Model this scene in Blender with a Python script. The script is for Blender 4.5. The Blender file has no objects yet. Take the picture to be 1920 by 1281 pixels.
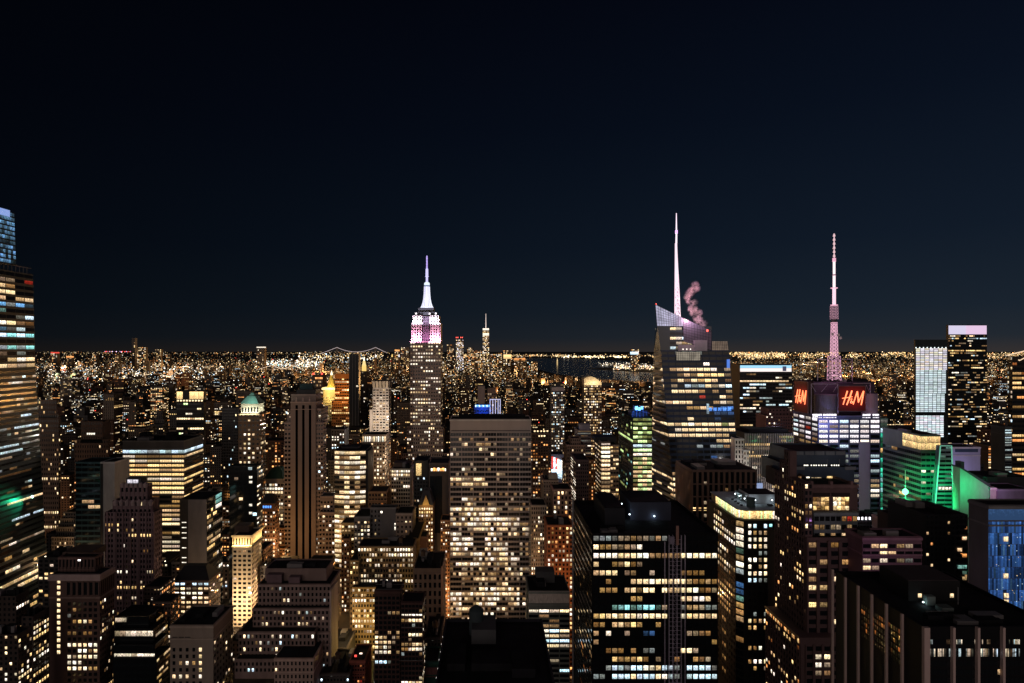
import bpy, math, random
import numpy as np
from mathutils import Vector

SC = bpy.context.scene
COL = SC.collection
random.seed(7)
RNG = np.random.default_rng(11)

# ------------------------------------------------------------------ camera
FPX, VPX, HOR, CAMZ = 1120.0, 915.0, 655.0, 260.0      # focal length, vanishing point and horizon in the photo; camera height in metres
cam_d = bpy.data.cameras.new("camera")
cam = bpy.data.objects.new("camera", cam_d)
COL.objects.link(cam)
cam.location = (0, 0, CAMZ)
cam.rotation_euler = (math.radians(90), 0, 0)
cam_d.sensor_width = 36
cam_d.lens = 36 * FPX / 1920
cam_d.shift_x = (960 - VPX) / 1920
cam_d.shift_y = -(640.5 - HOR) / 1920
cam_d.clip_start = 1
cam_d.clip_end = 200000
SC.camera = cam

# ------------------------------------------------------------------ night sky
w = bpy.data.worlds.new("World")
SC.world = w
w.use_nodes = True
nt = w.node_tree
nt.nodes.clear()
N = nt.nodes.new
tc = N('ShaderNodeTexCoord')
sep = N('ShaderNodeSeparateXYZ')
nt.links.new(tc.outputs['Generated'], sep.inputs[0])
ramp = N('ShaderNodeValToRGB')
cr = ramp.color_ramp
cr.elements[0].position = 0.0
cr.elements[0].color = (0.0230, 0.0205, 0.0210, 1)
cr.elements[1].position = 0.55
cr.elements[1].color = (0.0010, 0.0017, 0.0046, 1)
for ps, c in ((0.018, (0.0118, 0.0158, 0.0218)), (0.06, (0.0074, 0.0124, 0.0200)), (0.16, (0.0042, 0.0080, 0.0155)), (0.34, (0.0021, 0.0041, 0.0096))):
    e = cr.elements.new(ps); e.color = (*c, 1)
nt.links.new(sep.outputs['Z'], ramp.inputs[0])
mr = N('ShaderNodeMapRange')
mr.inputs['From Min'].default_value = -0.72
mr.inputs['From Max'].default_value = 0.65
mr.inputs['To Min'].default_value = 0.25
mr.inputs['To Max'].default_value = 1.35
nt.links.new(sep.outputs['X'], mr.inputs['Value'])
bg = N('ShaderNodeBackground')
nt.links.new(ramp.outputs[0], bg.inputs['Color'])
nt.links.new(mr.outputs[0], bg.inputs['Strength'])
wo = N('ShaderNodeOutputWorld')
nt.links.new(bg.outputs[0], wo.inputs['Surface'])

# ------------------------------------------------------------------ the glow of midtown behind the camera: one weak, very soft, low lamp
sun_d = bpy.data.lights.new("city_glow", 'SUN')
sun_d.energy = 0.62
sun_d.angle = math.radians(70)
sun_d.color = (1.0, 0.81, 0.70)
sun = bpy.data.objects.new("city_glow", sun_d)
COL.objects.link(sun)
sun.rotation_euler = (math.radians(86), 0, math.radians(-12))

# ------------------------------------------------------------------ render settings
SC.view_settings.view_transform = 'Standard'
SC.view_settings.look = 'None'
SC.view_settings.exposure = 0
SC.view_settings.gamma = 1
cy = SC.cycles
cy.use_denoising = True
cy.denoiser = 'OPENIMAGEDENOISE'
cy.max_bounces = 4
cy.diffuse_bounces = 1
cy.glossy_bounces = 2
cy.transparent_max_bounces = 8
cy.volume_bounces = 0
cy.sample_clamp_indirect = 1.0
cy.caustics_reflective = False
cy.caustics_refractive = False


def wx(px, Y): return (px - VPX) / FPX * Y
def wz(py, Y): return CAMZ - (py - HOR) / FPX * Y
def gy(py): return FPX * CAMZ / (py - HOR)              # distance of the ground seen at that height

# ------------------------------------------------------------------ materials
MATS = {}
def new_mat(name):
    m = bpy.data.materials.new(name)
    m.use_nodes = True
    t = m.node_tree
    t.nodes.clear()
    out = t.nodes.new('ShaderNodeOutputMaterial')
    p = t.nodes.new('ShaderNodeBsdfPrincipled')
    t.links.new(p.outputs[0], out.inputs['Surface'])
    return m, t, p, out

def stone(col, rough=0.85, var=0.25, scale=0.09, spec=0.3):
    """masonry, concrete, metal panels: mottled with weathering"""
    key = ('s', col, rough, var, scale)
    if key in MATS: return MATS[key]
    m, t, p, o = new_mat('stone_%d' % len(MATS))
    geo = t.nodes.new('ShaderNodeNewGeometry')
    mp = t.nodes.new('ShaderNodeMapping')
    mp.inputs['Scale'].default_value = (1, 1, 0.35)
    t.links.new(geo.outputs['Position'], mp.inputs[0])
    n = t.nodes.new('ShaderNodeTexNoise')
    n.inputs['Scale'].default_value = scale
    n.inputs['Detail'].default_value = 7
    n.inputs['Roughness'].default_value = 0.65
    t.links.new(mp.outputs[0], n.inputs['Vector'])
    r = t.nodes.new('ShaderNodeMapRange')
    r.inputs['From Min'].default_value = 0.3
    r.inputs['From Max'].default_value = 0.7
    r.inputs['To Min'].default_value = 1 - var
    r.inputs['To Max'].default_value = 1 + var
    t.links.new(n.outputs['Fac'], r.inputs['Value'])
    mx = t.nodes.new('ShaderNodeVectorMath')
    mx.operation = 'SCALE'
    mx.inputs[0].default_value = col
    t.links.new(r.outputs[0], mx.inputs['Scale'])
    t.links.new(mx.outputs[0], p.inputs['Base Color'])
    p.inputs['Roughness'].default_value = rough
    p.inputs['Specular IOR Level'].default_value = spec
    m['col'] = col
    MATS[key] = m
    return m

def glass(col=(0.012, 0.016, 0.02), rough=0.12):
    """dark curtain wall glass, slightly wavy so that reflections break up"""
    key = ('g', col, rough)
    if key in MATS: return MATS[key]
    m, t, p, o = new_mat('dark_glass_%d' % len(MATS))
    p.inputs['Base Color'].default_value = (*col, 1)
    p.inputs['Roughness'].default_value = rough
    p.inputs['Specular IOR Level'].default_value = 0.7
    geo = t.nodes.new('ShaderNodeNewGeometry')
    n = t.nodes.new('ShaderNodeTexNoise')
    n.inputs['Scale'].default_value = 0.25
    n.inputs['Detail'].default_value = 2
    t.links.new(geo.outputs['Position'], n.inputs['Vector'])
    b = t.nodes.new('ShaderNodeBump')
    b.inputs['Strength'].default_value = 0.08
    b.inputs['Distance'].default_value = 0.5
    t.links.new(n.outputs['Fac'], b.inputs['Height'])
    t.links.new(b.outputs[0], p.inputs['Normal'])
    MATS[key] = m
    return m

def lamp_mat(col, s, name='lit'):
    key = ('e', col, s)
    if key in MATS: return MATS[key]
    m, t, p, o = new_mat('%s_%d' % (name, len(MATS)))
    p.inputs['Base Color'].default_value = (0.3, 0.3, 0.3, 1)
    p.inputs['Emission Color'].default_value = (*col, 1)
    p.inputs['Emission Strength'].default_value = s
    m.cycles.emission_sampling = 'NONE'
    MATS[key] = m
    return m

def window_mat():
    """one window glass for the whole city: the face attribute 'glow' is the lamp light behind it, its alpha the number of mullions"""
    m, t, p, o = new_mat('window_glass')
    at = t.nodes.new('ShaderNodeAttribute')
    at.attribute_name = 'glow'
    uv = t.nodes.new('ShaderNodeUVMap')
    uv.uv_map = 'UVMap'
    sx = t.nodes.new('ShaderNodeSeparateXYZ')
    t.links.new(uv.outputs[0], sx.inputs[0])
    def math_(op, a, b=None, clamp=False):
        n = t.nodes.new('ShaderNodeMath')
        n.operation = op
        n.use_clamp = clamp
        for i, v in enumerate((a, b)):
            if v is None: continue
            if isinstance(v, (int, float)): n.inputs[i].default_value = v
            else: t.links.new(v, n.inputs[i])
        return n.outputs[0]
    fr = math_('FRACT', math_('MULTIPLY', sx.outputs['X'], at.outputs['Alpha']))
    mull = math_('GREATER_THAN', fr, 0.13)
    few = math_('LESS_THAN', at.outputs['Alpha'], 0.5)
    mull = math_('MAXIMUM', mull, few)
    mull = math_('ADD', math_('MULTIPLY', mull, 0.72), 0.28)
    geo = t.nodes.new('ShaderNodeNewGeometry')
    n1 = t.nodes.new('ShaderNodeTexNoise')
    n1.inputs['Scale'].default_value = 0.9
    n1.inputs['Detail'].default_value = 4
    n1.inputs['Roughness'].default_value = 0.7
    t.links.new(geo.outputs['Position'], n1.inputs['Vector'])
    r1 = t.nodes.new('ShaderNodeMapRange')
    r1.inputs['From Min'].default_value = 0.36
    r1.inputs['From Max'].default_value = 0.62
    r1.inputs['To Min'].default_value = 0.22
    r1.inputs['To Max'].default_value = 1.4
    t.links.new(n1.outputs['Fac'], r1.inputs['Value'])
    # ceilings are brighter than desks: rooms seen from above and outside
    up = t.nodes.new('ShaderNodeMapRange')
    up.inputs['From Min'].default_value = 0.0
    up.inputs['From Max'].default_value = 1.0
    up.inputs['To Min'].default_value = 0.55
    up.inputs['To Max'].default_value = 1.4
    t.links.new(sx.outputs['Y'], up.inputs['Value'])
    plain = math_('LESS_THAN', at.outputs['Alpha'], -0.5)
    room = math_('MAXIMUM', math_('MULTIPLY', r1.outputs[0], up.outputs[0]), math_('MULTIPLY', plain, 0.9))
    k = math_('MULTIPLY', room, mull)
    p.inputs['Base Color'].default_value = (0.010, 0.012, 0.015, 1)
    p.inputs['Roughness'].default_value = 0.12
    t.links.new(at.outputs['Color'], p.inputs['Emission Color'])
    t.links.new(k, p.inputs['Emission Strength'])
    m.cycles.emission_sampling = 'NONE'
    return m

def point_mat():
    m, t, p, o = new_mat('lamp_light')
    at = t.nodes.new('ShaderNodeAttribute')
    at.attribute_name = 'glow'
    p.inputs['Base Color'].default_value = (0.05, 0.05, 0.05, 1)
    t.links.new(at.outputs['Color'], p.inputs['Emission Color'])
    p.inputs['Emission Strength'].default_value = 1
    m.cycles.emission_sampling = 'NONE'
    return m

WINDOW = window_mat()
LAMP = point_mat()
ROOF = stone((0.014, 0.014, 0.017), 0.95, 0.4, 0.15, 0.1)
BLACK = stone((0.008, 0.008, 0.010), 0.6, 0.3)
DKLID = stone((0.05, 0.035, 0.03))
STEEL = stone((0.16, 0.15, 0.16), 0.5, 0.2)
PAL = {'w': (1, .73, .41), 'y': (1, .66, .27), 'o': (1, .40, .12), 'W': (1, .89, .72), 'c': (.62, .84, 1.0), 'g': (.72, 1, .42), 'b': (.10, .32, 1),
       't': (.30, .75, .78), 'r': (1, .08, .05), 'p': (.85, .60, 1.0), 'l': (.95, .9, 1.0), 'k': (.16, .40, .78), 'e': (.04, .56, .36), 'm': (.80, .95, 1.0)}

# ------------------------------------------------------------------ mesh building
class MB:
    def __init__(s):
        s.v = []; s.f = []; s.n = 0
    def add(s, verts, faces):
        s.v.append(np.asarray(verts, float).reshape(-1, 3))
        s.f += [tuple(i + s.n for i in f) for f in faces]
        s.n += len(s.v[-1])
    def box(s, x0, x1, y0, y1, z0, z1):
        s.add([(x0, y0, z0), (x1, y0, z0), (x1, y1, z0), (x0, y1, z0), (x0, y0, z1), (x1, y0, z1), (x1, y1, z1), (x0, y1, z1)],
              [(3, 2, 1, 0), (4, 5, 6, 7), (0, 1, 5, 4), (1, 2, 6, 5), (2, 3, 7, 6), (3, 0, 4, 7)])
    def prism(s, a, b):
        """a, b: the same number of 3-D points, bottom and top, counter-clockwise from above"""
        n = len(a)
        s.add(list(a) + list(b), [tuple(range(n - 1, -1, -1)), tuple(range(n, 2 * n))] + [(i, (i + 1) % n, n + (i + 1) % n, n + i) for i in range(n)])
    def tube(s, p, q, r0, r1=None, n=6):
        r1 = r0 if r1 is None else r1
        p, q = Vector(p), Vector(q)
        d = (q - p).normalized()
        u = d.orthogonal().normalized()
        v = d.cross(u)
        ring = lambda c, r: [tuple(c + (u * math.cos(2 * math.pi * i / n) + v * math.sin(2 * math.pi * i / n)) * r) for i in range(n)]
        s.prism(ring(p, r0), ring(q, r1))
    def lathe(s, cx, cy_, prof, n=16):
        """prof: (z, radius) from the bottom up"""
        vs = []
        for z, r in prof:
            vs += [(cx + r * math.cos(2 * math.pi * i / n), cy_ + r * math.sin(2 * math.pi * i / n), z) for i in range(n)]
        fs = [tuple(range(n - 1, -1, -1)), tuple(range(len(vs) - n, len(vs)))]
        for k in range(len(prof) - 1):
            fs += [(k * n + i, k * n + (i + 1) % n, (k + 1) * n + (i + 1) % n, (k + 1) * n + i) for i in range(n)]
        s.add(vs, fs)
    def build(s, name, mat, parent=None):
        if not s.n: return None
        v = np.concatenate(s.v)
        if parent is not None: v = v - np.array(parent.location)
        m = bpy.data.meshes.new(name)
        m.from_pydata(v.tolist(), [], s.f)
        m.materials.append(mat)
        o = bpy.data.objects.new(name, m)
        COL.objects.link(o)
        if parent is not None: o.parent = parent
        return o

def quads_mesh(name, P, G, mat, parent=None):
    """P (n,4,3) corners, G (n,4) glow colour and mullion count"""
    n = len(P)
    if not n: return None
    V = P.reshape(-1, 3)
    if parent is not None: V = V - np.array(parent.location)
    m = bpy.data.meshes.new(name)
    m.vertices.add(4 * n)
    m.vertices.foreach_set('co', V.astype(np.float32).ravel())
    m.loops.add(4 * n)
    m.loops.foreach_set('vertex_index', np.arange(4 * n, dtype=np.int32))
    m.polygons.add(n)
    m.polygons.foreach_set('loop_start', np.arange(0, 4 * n, 4, dtype=np.int32))
    uv = m.uv_layers.new(name='UVMap')
    uv.data.foreach_set('uv', np.tile(np.array([0, 0, 1, 0, 1, 1, 0, 1], np.float32), n))
    at = m.attributes.new('glow', 'FLOAT_COLOR', 'CORNER')
    at.data.foreach_set('color', np.repeat(G, 4, axis=0).astype(np.float32).ravel())
    m.update(calc_edges=True)
    m.materials.append(mat)
    o = bpy.data.objects.new(name, m)
    COL.objects.link(o)
    if parent is not None: o.parent = parent
    return o

def octa_mesh(name, C, S, G, parent=None):
    """small lamp globes: centres, radii, colours"""
    n = len(C)
    d = np.array([(1, 0, 0), (0, 1, 0), (-1, 0, 0), (0, -1, 0), (0, 0, 1), (0, 0, -1)], float)
    V = (C[:, None, :] + d[None] * S[:, None, None]).reshape(-1, 3)
    if parent is not None: V = V - np.array(parent.location)
    f = np.array([(0, 1, 4), (1, 2, 4), (2, 3, 4), (3, 0, 4), (1, 0, 5), (2, 1, 5), (3, 2, 5), (0, 3, 5)])
    Fi = (f[None] + 6 * np.arange(n)[:, None, None]).reshape(-1)
    m = bpy.data.meshes.new(name)
    m.vertices.add(6 * n)
    m.vertices.foreach_set('co', V.astype(np.float32).ravel())
    m.loops.add(24 * n)
    m.loops.foreach_set('vertex_index', Fi.astype(np.int32))
    m.polygons.add(8 * n)
    m.polygons.foreach_set('loop_start', np.arange(0, 24 * n, 3, dtype=np.int32))
    at = m.attributes.new('glow', 'FLOAT_COLOR', 'CORNER')
    at.data.foreach_set('color', np.repeat(G, 24, axis=0).astype(np.float32).ravel())
    m.update(calc_edges=True)
    m.materials.append(LAMP)
    o = bpy.data.objects.new(name, m)
    COL.objects.link(o)
    if parent is not None: o.parent = parent
    return o

def tag(o, label=None, cat=None, group=None, kind=None):
    if label: o['label'] = label
    if cat: o['category'] = cat
    if group: o['group'] = group
    if kind: o['kind'] = kind
    return o

def light(kind, name, loc, energy, col, size=2.0, rot=None, size_y=None, spot=None):
    d = bpy.data.lights.new(name, kind)
    d.energy = energy
    d.color = col
    if kind == 'AREA':
        d.size = size
        if size_y: d.shape = 'RECTANGLE'; d.size_y = size_y
    else:
        d.shadow_soft_size = min(size, .25)
        if kind == 'SPOT': d.spot_size = spot or 1.2; d.spot_blend = 0.6
    if kind == 'SPOT' and rot and len(rot) == 3 and isinstance(rot, Vector):
        rot = (rot - Vector(loc)).to_track_quat('-Z', 'Y').to_euler()
    o = bpy.data.objects.new(name, d)
    o.location = loc
    if rot: o.rotation_euler = rot
    COL.objects.link(o)
    return o

# ------------------------------------------------------------------ facades
GLOW = 1.7
SUB = {'penthouse_roof': ('penthouse', 'mechanical_penthouse'), 'crown_screen_grid': ('crown_screen',), 'lower_screen_grid': ('lower_screen',), 'shoulder_screen_grid': ('shoulder_screen',), 'band_screen_grid': ('band_screen',),
       'lantern': ('pyramid_roof', 'cupola_roof'), 'cupola_roof': ('cupola',), 'spire_tip': ('spire',), 'spire_ring': ('spire',), 'antenna_tip': ('antenna', 'mast_tube'), 'mast_fin': ('mast_base',), 'tank_frame': ('water_tank',), 'tank_lid': ('water_tank',),
       'lit_gable': ('gable_roof',), 'crown_finial': ('wall',), 'louvre_band': ('penthouse',), 'window_cornice': ('wall',), 'chimney': ('roof',)}
def st(bw, fh, wf=.6, hf=.55, lit=.3, pal='wwyW', row=0.0, rowd=0.0, dark=True, pier=0.0, span=0.0, g=1.0, mul=0, top=0, bot=0, run=0.0, rows=None, dim=.35, nx=None):
    """a facade style; bw, fh, top, bot in photo pixels at the distance of the wall: bay width and storey height.
    lit: share of lit windows; row / rowd: share of storeys wholly lit / wholly dark; run: how far neighbours share a lamp; rows: explicit pattern"""
    return dict(locals())

class Building:
    ALL = []
    def __init__(s, name, label, cat, Y, mat=None, group=None, nmax=100, vb=1281, seed=None):
        s.name, s.label, s.cat, s.Y, s.mat, s.group, s.nmax, s.vb = name, label, cat, Y, mat, group, nmax, vb
        s.parts = {}
        s.panes = []; s.glow = []
        s.foot = []                                      # x0, x1, y0, y1, top z, left px, right px, top py
        s.rng = np.random.default_rng(seed if seed is not None else len(Building.ALL) + 100)
        Building.ALL.append(s)
    def mb(s, part, mat):
        k = (part, mat.name)
        if k not in s.parts: s.parts[k] = (MB(), mat)
        return s.parts[k][0]
    def part(s, name, mat):
        """a mesh of its own under the building"""
        k = (name, mat.name, len(s.parts))
        s.parts[k] = (MB(), mat)
        return s.parts[k][0]
    def facade(s, p00, p10, p11, p01, S, scale, mat, proud='wall'):
        p00, p10, p11, p01 = (np.array(p, float) for p in (p00, p10, p11, p01))
        W = np.linalg.norm(p10 - p00)
        H = np.linalg.norm(p01 - p00)
        bw, fh = S['bw'] * scale, S['fh'] * scale
        t, b = S['top'] * scale / H, S['bot'] * scale / H
        if W < 1 or H < 1 or t + b >= 1: return
        nx = S['nx'] or max(1, int(round(W / bw)))
        nz = max(1, int(round(H * (1 - t - b) / fh)))
        nrm = np.cross(p10 - p00, p01 - p00)
        nrm /= np.linalg.norm(nrm)
        wf, hf = S['wf'], S['hf']
        rng = s.rng
        bil = lambda u, v: ((1 - u) * (1 - v))[..., None] * p00 + (u * (1 - v))[..., None] * p10 + ((1 - u) * v)[..., None] * p01 + (u * v)[..., None] * p11
        iu = np.arange(nx)
        iv = np.arange(nz)
        u0 = (iu + (1 - wf) / 2) / nx
        u1 = (iu + (1 + wf) / 2) / nx
        v0 = b + (iv + (1 - hf) / 2) / nz * (1 - t - b)
        v1 = b + (iv + (1 + hf) / 2) / nz * (1 - t - b)
        U0, V0 = np.meshgrid(u0, v0)
        U1, V1 = np.meshgrid(u1, v1)
        Q = np.stack([bil(U0, V0), bil(U1, V0), bil(U1, V1), bil(U0, V1)], axis=2) + nrm * 0.05      # nz, nx, 4, 3
        # lamps
        st_ = np.zeros((nz, nx))
        kinds = np.full((nz, nx), 'w')
        if S['rows']:
            R = S['rows']
            for k in range(nz):
                r = R[k] if k < len(R) else R[k % len(R)]
                z = nz - 1 - k
                for i in range(nx):
                    c = r[int(i * len(r) / nx)]
                    if c == '.': continue
                    st_[z, i] = (1.0 if c.isupper() else 0.24) * rng.choice([1.25, 1.0, .75, .5], p=[.25, .3, .25, .2]) * rng.uniform(.85, 1.15)
                    kinds[z, i] = {'W': 'W', 'Y': 'w', 'O': 'y', 'C': 'c', 'T': 't', 'B': 'b', 'G': 'g', 'R': 'r', 'L': 'l', 'P': 'p', 'E': 'e', 'K': 'k'}[c.upper()]
                    if c.upper() == 'W' and rng.random() < .4: kinds[z, i] = 'w'
        else:
            pal = list(S['pal'])
            for z in range(nz):
                q = rng.random()
                p = S['lit']
                rowk = pal[rng.integers(len(pal))]
                full = False
                if q < S['row']: p = .93; full = True
                elif q < S['row'] + S['rowd']: p = .03
                on = False
                cur = rowk
                val = 1
                for i in range(nx):
                    if i == 0 or rng.random() > S['run']:
                        on = rng.random() < p
                        cur = rowk if (full or rng.random() < .35) else pal[rng.integers(len(pal))]
                        val = rng.choice([1.4, 1.0, .7, .45], p=[.22, .3, .26, .22]) if full or rng.random() > S['dim'] else rng.uniform(.06, .32)
                    if S.get('flat'): val = 1.0
                    if on:
                        st_[z, i] = val * rng.uniform(.8, 1.2)
                        kinds[z, i] = cur
        rgb = np.zeros((nz, nx, 4))
        for k in set(kinds.ravel()):
            mk = (kinds == k)
            rgb[mk, :3] = np.array(PAL[k]) * 1.0
        jit = rng.uniform(.82, 1.15, (nz, nx, 1)) * rng.uniform(.95, 1.05, (nz, nx, 3))
        rgb[..., :3] *= jit * (st_ * S['g'] * GLOW)[..., None]
        b_ = np.clip(st_ * S['g'], .03, 1)[..., None]          # dim rooms are warmer
        rgb[..., :3] *= np.concatenate([b_ ** 0, b_ ** .14, b_ ** .30], 2) if not S.get('cold') else 1
        rgb[..., 3] = S['mul']
        keep = np.ones((nz, nx), bool) if S['dark'] else st_ > 0
        if keep.any():
            s.panes.append(Q[keep])
            s.glow.append(rgb[keep])
        # piers and spandrels standing proud of the glass line
        if S['pier'] or S['span']:
            M = s.mb(proud, mat)
            def bar(ua, ub, va, vb_, d):
                a, c, e_, g_ = (bil(np.array(x), np.array(y)) for x, y in ((ua, va), (ub, va), (ub, vb_), (ua, vb_)))
                q = [a - nrm * .3, c - nrm * .3, e_ - nrm * .3, g_ - nrm * .3, a + nrm * d, c + nrm * d, e_ + nrm * d, g_ + nrm * d]
                M.add(q, [(4, 5, 6, 7), (0, 1, 5, 4), (1, 2, 6, 5), (2, 3, 7, 6), (3, 0, 4, 7)])
            if S['span']:
                ed = [b] + [x for k in range(nz - 1) for x in (v0[k] * 0 + v1[k], v0[k + 1])] + [1 - t]
                lo = [b, *v1]
                hi = [*v0, 1 - t]
                for a, c in zip(lo, hi):
                    if c - a > 1e-5: bar(0, 1, a, c, S['span'])
            if S['pier']:
                lo = [0, *u1]
                hi = [*u0, 1]
                for a, c in zip(lo, hi):
                    if c - a > 1e-5: bar(a, c, b, 1 - t, S['pier'])
    def tier(s, xl, xr, yt, yb=None, Y=None, dep=None, ybk=None, xb=None, mat=None, F=None, L=None, R=None, wall='wall', roof=True, par=0.9, roofmat=None, foot=True, ledge=True):
        Y = Y or s.Y
        mat = mat or s.mat
        sc = Y / FPX
        x0, x1 = wx(xl, Y), wx(xr, Y)
        z1 = wz(yt, Y)
        z0 = 0.0 if yb is None else max(0.0, wz(yb, Y))
        if xb is not None:
            e = xr if xb > xr else xl
            Yb = Y * (e - VPX) / (xb - VPX)
        elif ybk is not None: Yb = Y * (yt - HOR) / (ybk - HOR)
        else: Yb = Y + (dep or 32)
        M = s.mb(wall, mat)
        zt = z1 - (par if roof else 0)
        M.box(x0, x1, Y, Yb, max(0, z0 - 4), zt)
        if roof and par:
            t = min(.6, (x1 - x0) * .1)
            M.box(x0, x1, Y, Y + t, zt, z1)
            M.box(x0, x1, Yb - t, Yb, zt, z1)
            M.box(x0, x0 + t, Y + t, Yb - t, zt, z1)
            M.box(x1 - t, x1, Y + t, Yb - t, zt, z1)
            R_ = s.part('roof', roofmat or ROOF)
            R_.box(x0 + t, x1 - t, Y + t, Yb - t, zt - .2, zt + .06)
        if roof and ledge and Y < 900 and 'col' in mat and max(mat['col']) > .05 and z1 - z0 > 14 and not (F and F['pier'] > .55):
            lm = stone(tuple(round(min(.6, c * 1.45), 3) for c in mat['col']))
            rt = xl + xr < 2 * VPX
            for za, zb, pd in ((z1 - 1.7, z1 - .35, .55), (z1 - 9.5, z1 - 8.8, .40)):
                if pd < .5 and s.rng.random() < .45: continue
                C = s.part('cornice' if pd > .5 else 'string_course', lm)
                C.box(x0 - (0 if rt else pd), x1 + (pd if rt else 0), Y - pd - .36, Y - .004, za, zb)
                if rt: C.box(x1 + .004, x1 + pd, Y, Yb, za, zb)
                else: C.box(x0 - pd, x0 - .004, Y, Yb, za, zb)
        if F: s.facade((x0, Y, z0), (x1, Y, z0), (x1, Y, z1), (x0, Y, z1), F, sc, mat, wall)
        if R: s.facade((x1, Y, z0), (x1, Yb, z0), (x1, Yb, z1), (x1, Y, z1), R, sc, mat, wall)
        if L: s.facade((x0, Yb, z0), (x0, Y, z0), (x0, Y, z1), (x0, Yb, z1), L, sc, mat, wall)
        if foot:
            pl = min(xl, VPX + x0 / Yb * FPX)
            pr = max(xr, VPX + x1 / Yb * FPX)
            s.foot.append((x0, x1, Y, Yb, z1, pl, pr, yt))
        return x0, x1, Y, Yb, z0, z1
    def pane(s, px0, px1, py0, py1, col, g=1.0, Y=None, mul=0, off=.06):
        """one lit window on the front at the given place"""
        Y = (Y or s.Y)
        x0, x1, z0, z1 = wx(px0, Y), wx(px1, Y), wz(py1, Y), wz(py0, Y)
        s.panes.append(np.array([[(x0, Y - off, z0), (x1, Y - off, z0), (x1, Y - off, z1), (x0, Y - off, z1)]], float))
        s.glow.append(np.array([[*(np.array(PAL[col]) * g * GLOW), mul]]))
    def pbox(s, part, mat, px0, px1, py0, py1, Y, dep, own=True):
        M = s.part(part, mat) if own else s.mb(part, mat)
        M.box(wx(px0, Y), wx(px1, Y), Y, Y + dep, wz(py1, Y), wz(py0, Y))
    def clutter(s, n, f, hmax=4, tank=0):
        """roof machines and water tanks on the tier with footprint f"""
        x0, x1, y0, y1, z = f[:5]
        for k in range(n):
            w_, d_, h_ = s.rng.uniform(.08, .3) * (x1 - x0), s.rng.uniform(.15, .4) * (y1 - y0), s.rng.uniform(min(1.2, hmax * .5), hmax)
            cx = s.rng.uniform(x0 + 1.2 + w_ / 2, max(x0 + 1.3 + w_ / 2, x1 - 1.2 - w_ / 2))
            cy_ = s.rng.uniform(y0 + 1.2 + d_ / 2, max(y0 + 1.3 + d_ / 2, y1 - 1.2 - d_ / 2))
            s.part('rooftop_unit', STEEL if k % 2 else ROOF).box(cx - w_ / 2, cx + w_ / 2, cy_ - d_ / 2, cy_ + d_ / 2, z - .9, z + h_)
        for k in range(tank):
            cx, cy_ = s.rng.uniform(x0 + 3, max(x0 + 3.1, x1 - 3)), s.rng.uniform(y0 + 3, max(y0 + 3.1, y1 - 3))
            wood = stone((0.10, 0.065, 0.045))
            s.part('water_tank', wood).lathe(cx, cy_, [(z + 2.2, 1.9), (z + 6, 1.85)], 12)
            s.part('tank_lid', DKLID).lathe(cx, cy_, [(z + 6.02, 2.0), (z + 7.6, 0.1)], 12)
            M = s.part('tank_frame', STEEL)
            M.box(cx - 1.5, cx + 1.5, cy_ - 1.5, cy_ + 1.5, z + 1.95, z + 2.18)
            for dx in (-1.2, 1.2):
                for dy in (-1.2, 1.2): M.box(cx + dx - .12, cx + dx + .12, cy_ + dy - .12, cy_ + dy + .12, z - 1, z + 2.0)
    def finish(s):
        f0 = s.foot[0] if s.foot else (0, 0, s.Y, s.Y, 0, 0, 0, 0)
        cx = sum(f[0] + f[1] for f in s.foot) / (2 * len(s.foot)) if s.foot else 0
        cy_ = min(f[2] for f in s.foot) if s.foot else s.Y
        root = bpy.data.objects.new(s.name, None)
        root.location = (cx, cy_, 0)
        COL.objects.link(root)
        tag(root, s.label, s.cat, s.group)
        s.root = root
        last = {}
        for k, (M, mat) in s.parts.items():
            o = M.build(k[0], mat, root)
            if o is None: continue
            up = [last[q] for q in SUB.get(k[0], ()) if q in last]
            if up: o.parent = up[-1]                     # parts sit at the root's origin, so a sub-part keeps its place
            else: last[k[0]] = o
        if s.panes:
            P = np.concatenate(s.panes)
            G = np.concatenate(s.glow)
            px = VPX + P[..., 0] / P[..., 1] * FPX
            py = HOR + (CAMZ - P[..., 2]) / P[..., 1] * FPX
            area = (px.max(1) - px.min(1)) * (py.max(1) - py.min(1))
            vis = (py.min(1) < min(s.vb, 1281)) & (px.max(1) > 0) & (px.min(1) < 1920)
            score = area * np.where(G[:, :3].max(1) > .02, 1, .3) * vis
            order = np.argsort(-score, kind='stable')
            own = [i for i in order[:s.nmax] if score[i] > 5]
            rest = np.ones(len(P), bool)
            for i in own:
                rest[i] = False
                quads_mesh('window', P[i:i + 1], G[i:i + 1], WINDOW, root)
            if rest.any():
                o = quads_mesh('window' if not own and len(P) == 1 else 'window_glazing', P[rest], G[rest], WINDOW, root)
                o['kind'] = 'stuff'
        return root

# ------------------------------------------------------------------ wall materials
BRICK = stone((0.17, 0.095, 0.072))
BROWN = stone((0.15, 0.105, 0.082))
DKBROWN = stone((0.075, 0.052, 0.045))
STONE = stone((0.27, 0.215, 0.185))
PALE = stone((0.40, 0.34, 0.29))
CREAM = stone((0.55, 0.47, 0.36))
GREY = stone((0.22, 0.21, 0.22))
DKGREY = stone((0.07, 0.072, 0.08))
DARK = stone((0.022, 0.022, 0.026), 0.5)
PURPLE = stone((0.15, 0.10, 0.115))
TRAV = stone((0.46, 0.385, 0.355), 0.75, 0.08)
ORANGE = stone((0.28, 0.15, 0.085))
NAVY = stone((0.045, 0.065, 0.11), 0.45)
LAV = stone((0.40, 0.38, 0.55), 0.6, .12)
COPPER = stone((0.20, 0.36, 0.31), 0.7)
GOLD = stone((0.75, 0.55, 0.16), 0.35, .15)
GL = glass()
GLB = glass((0.012, 0.022, 0.032), 0.10)
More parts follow.
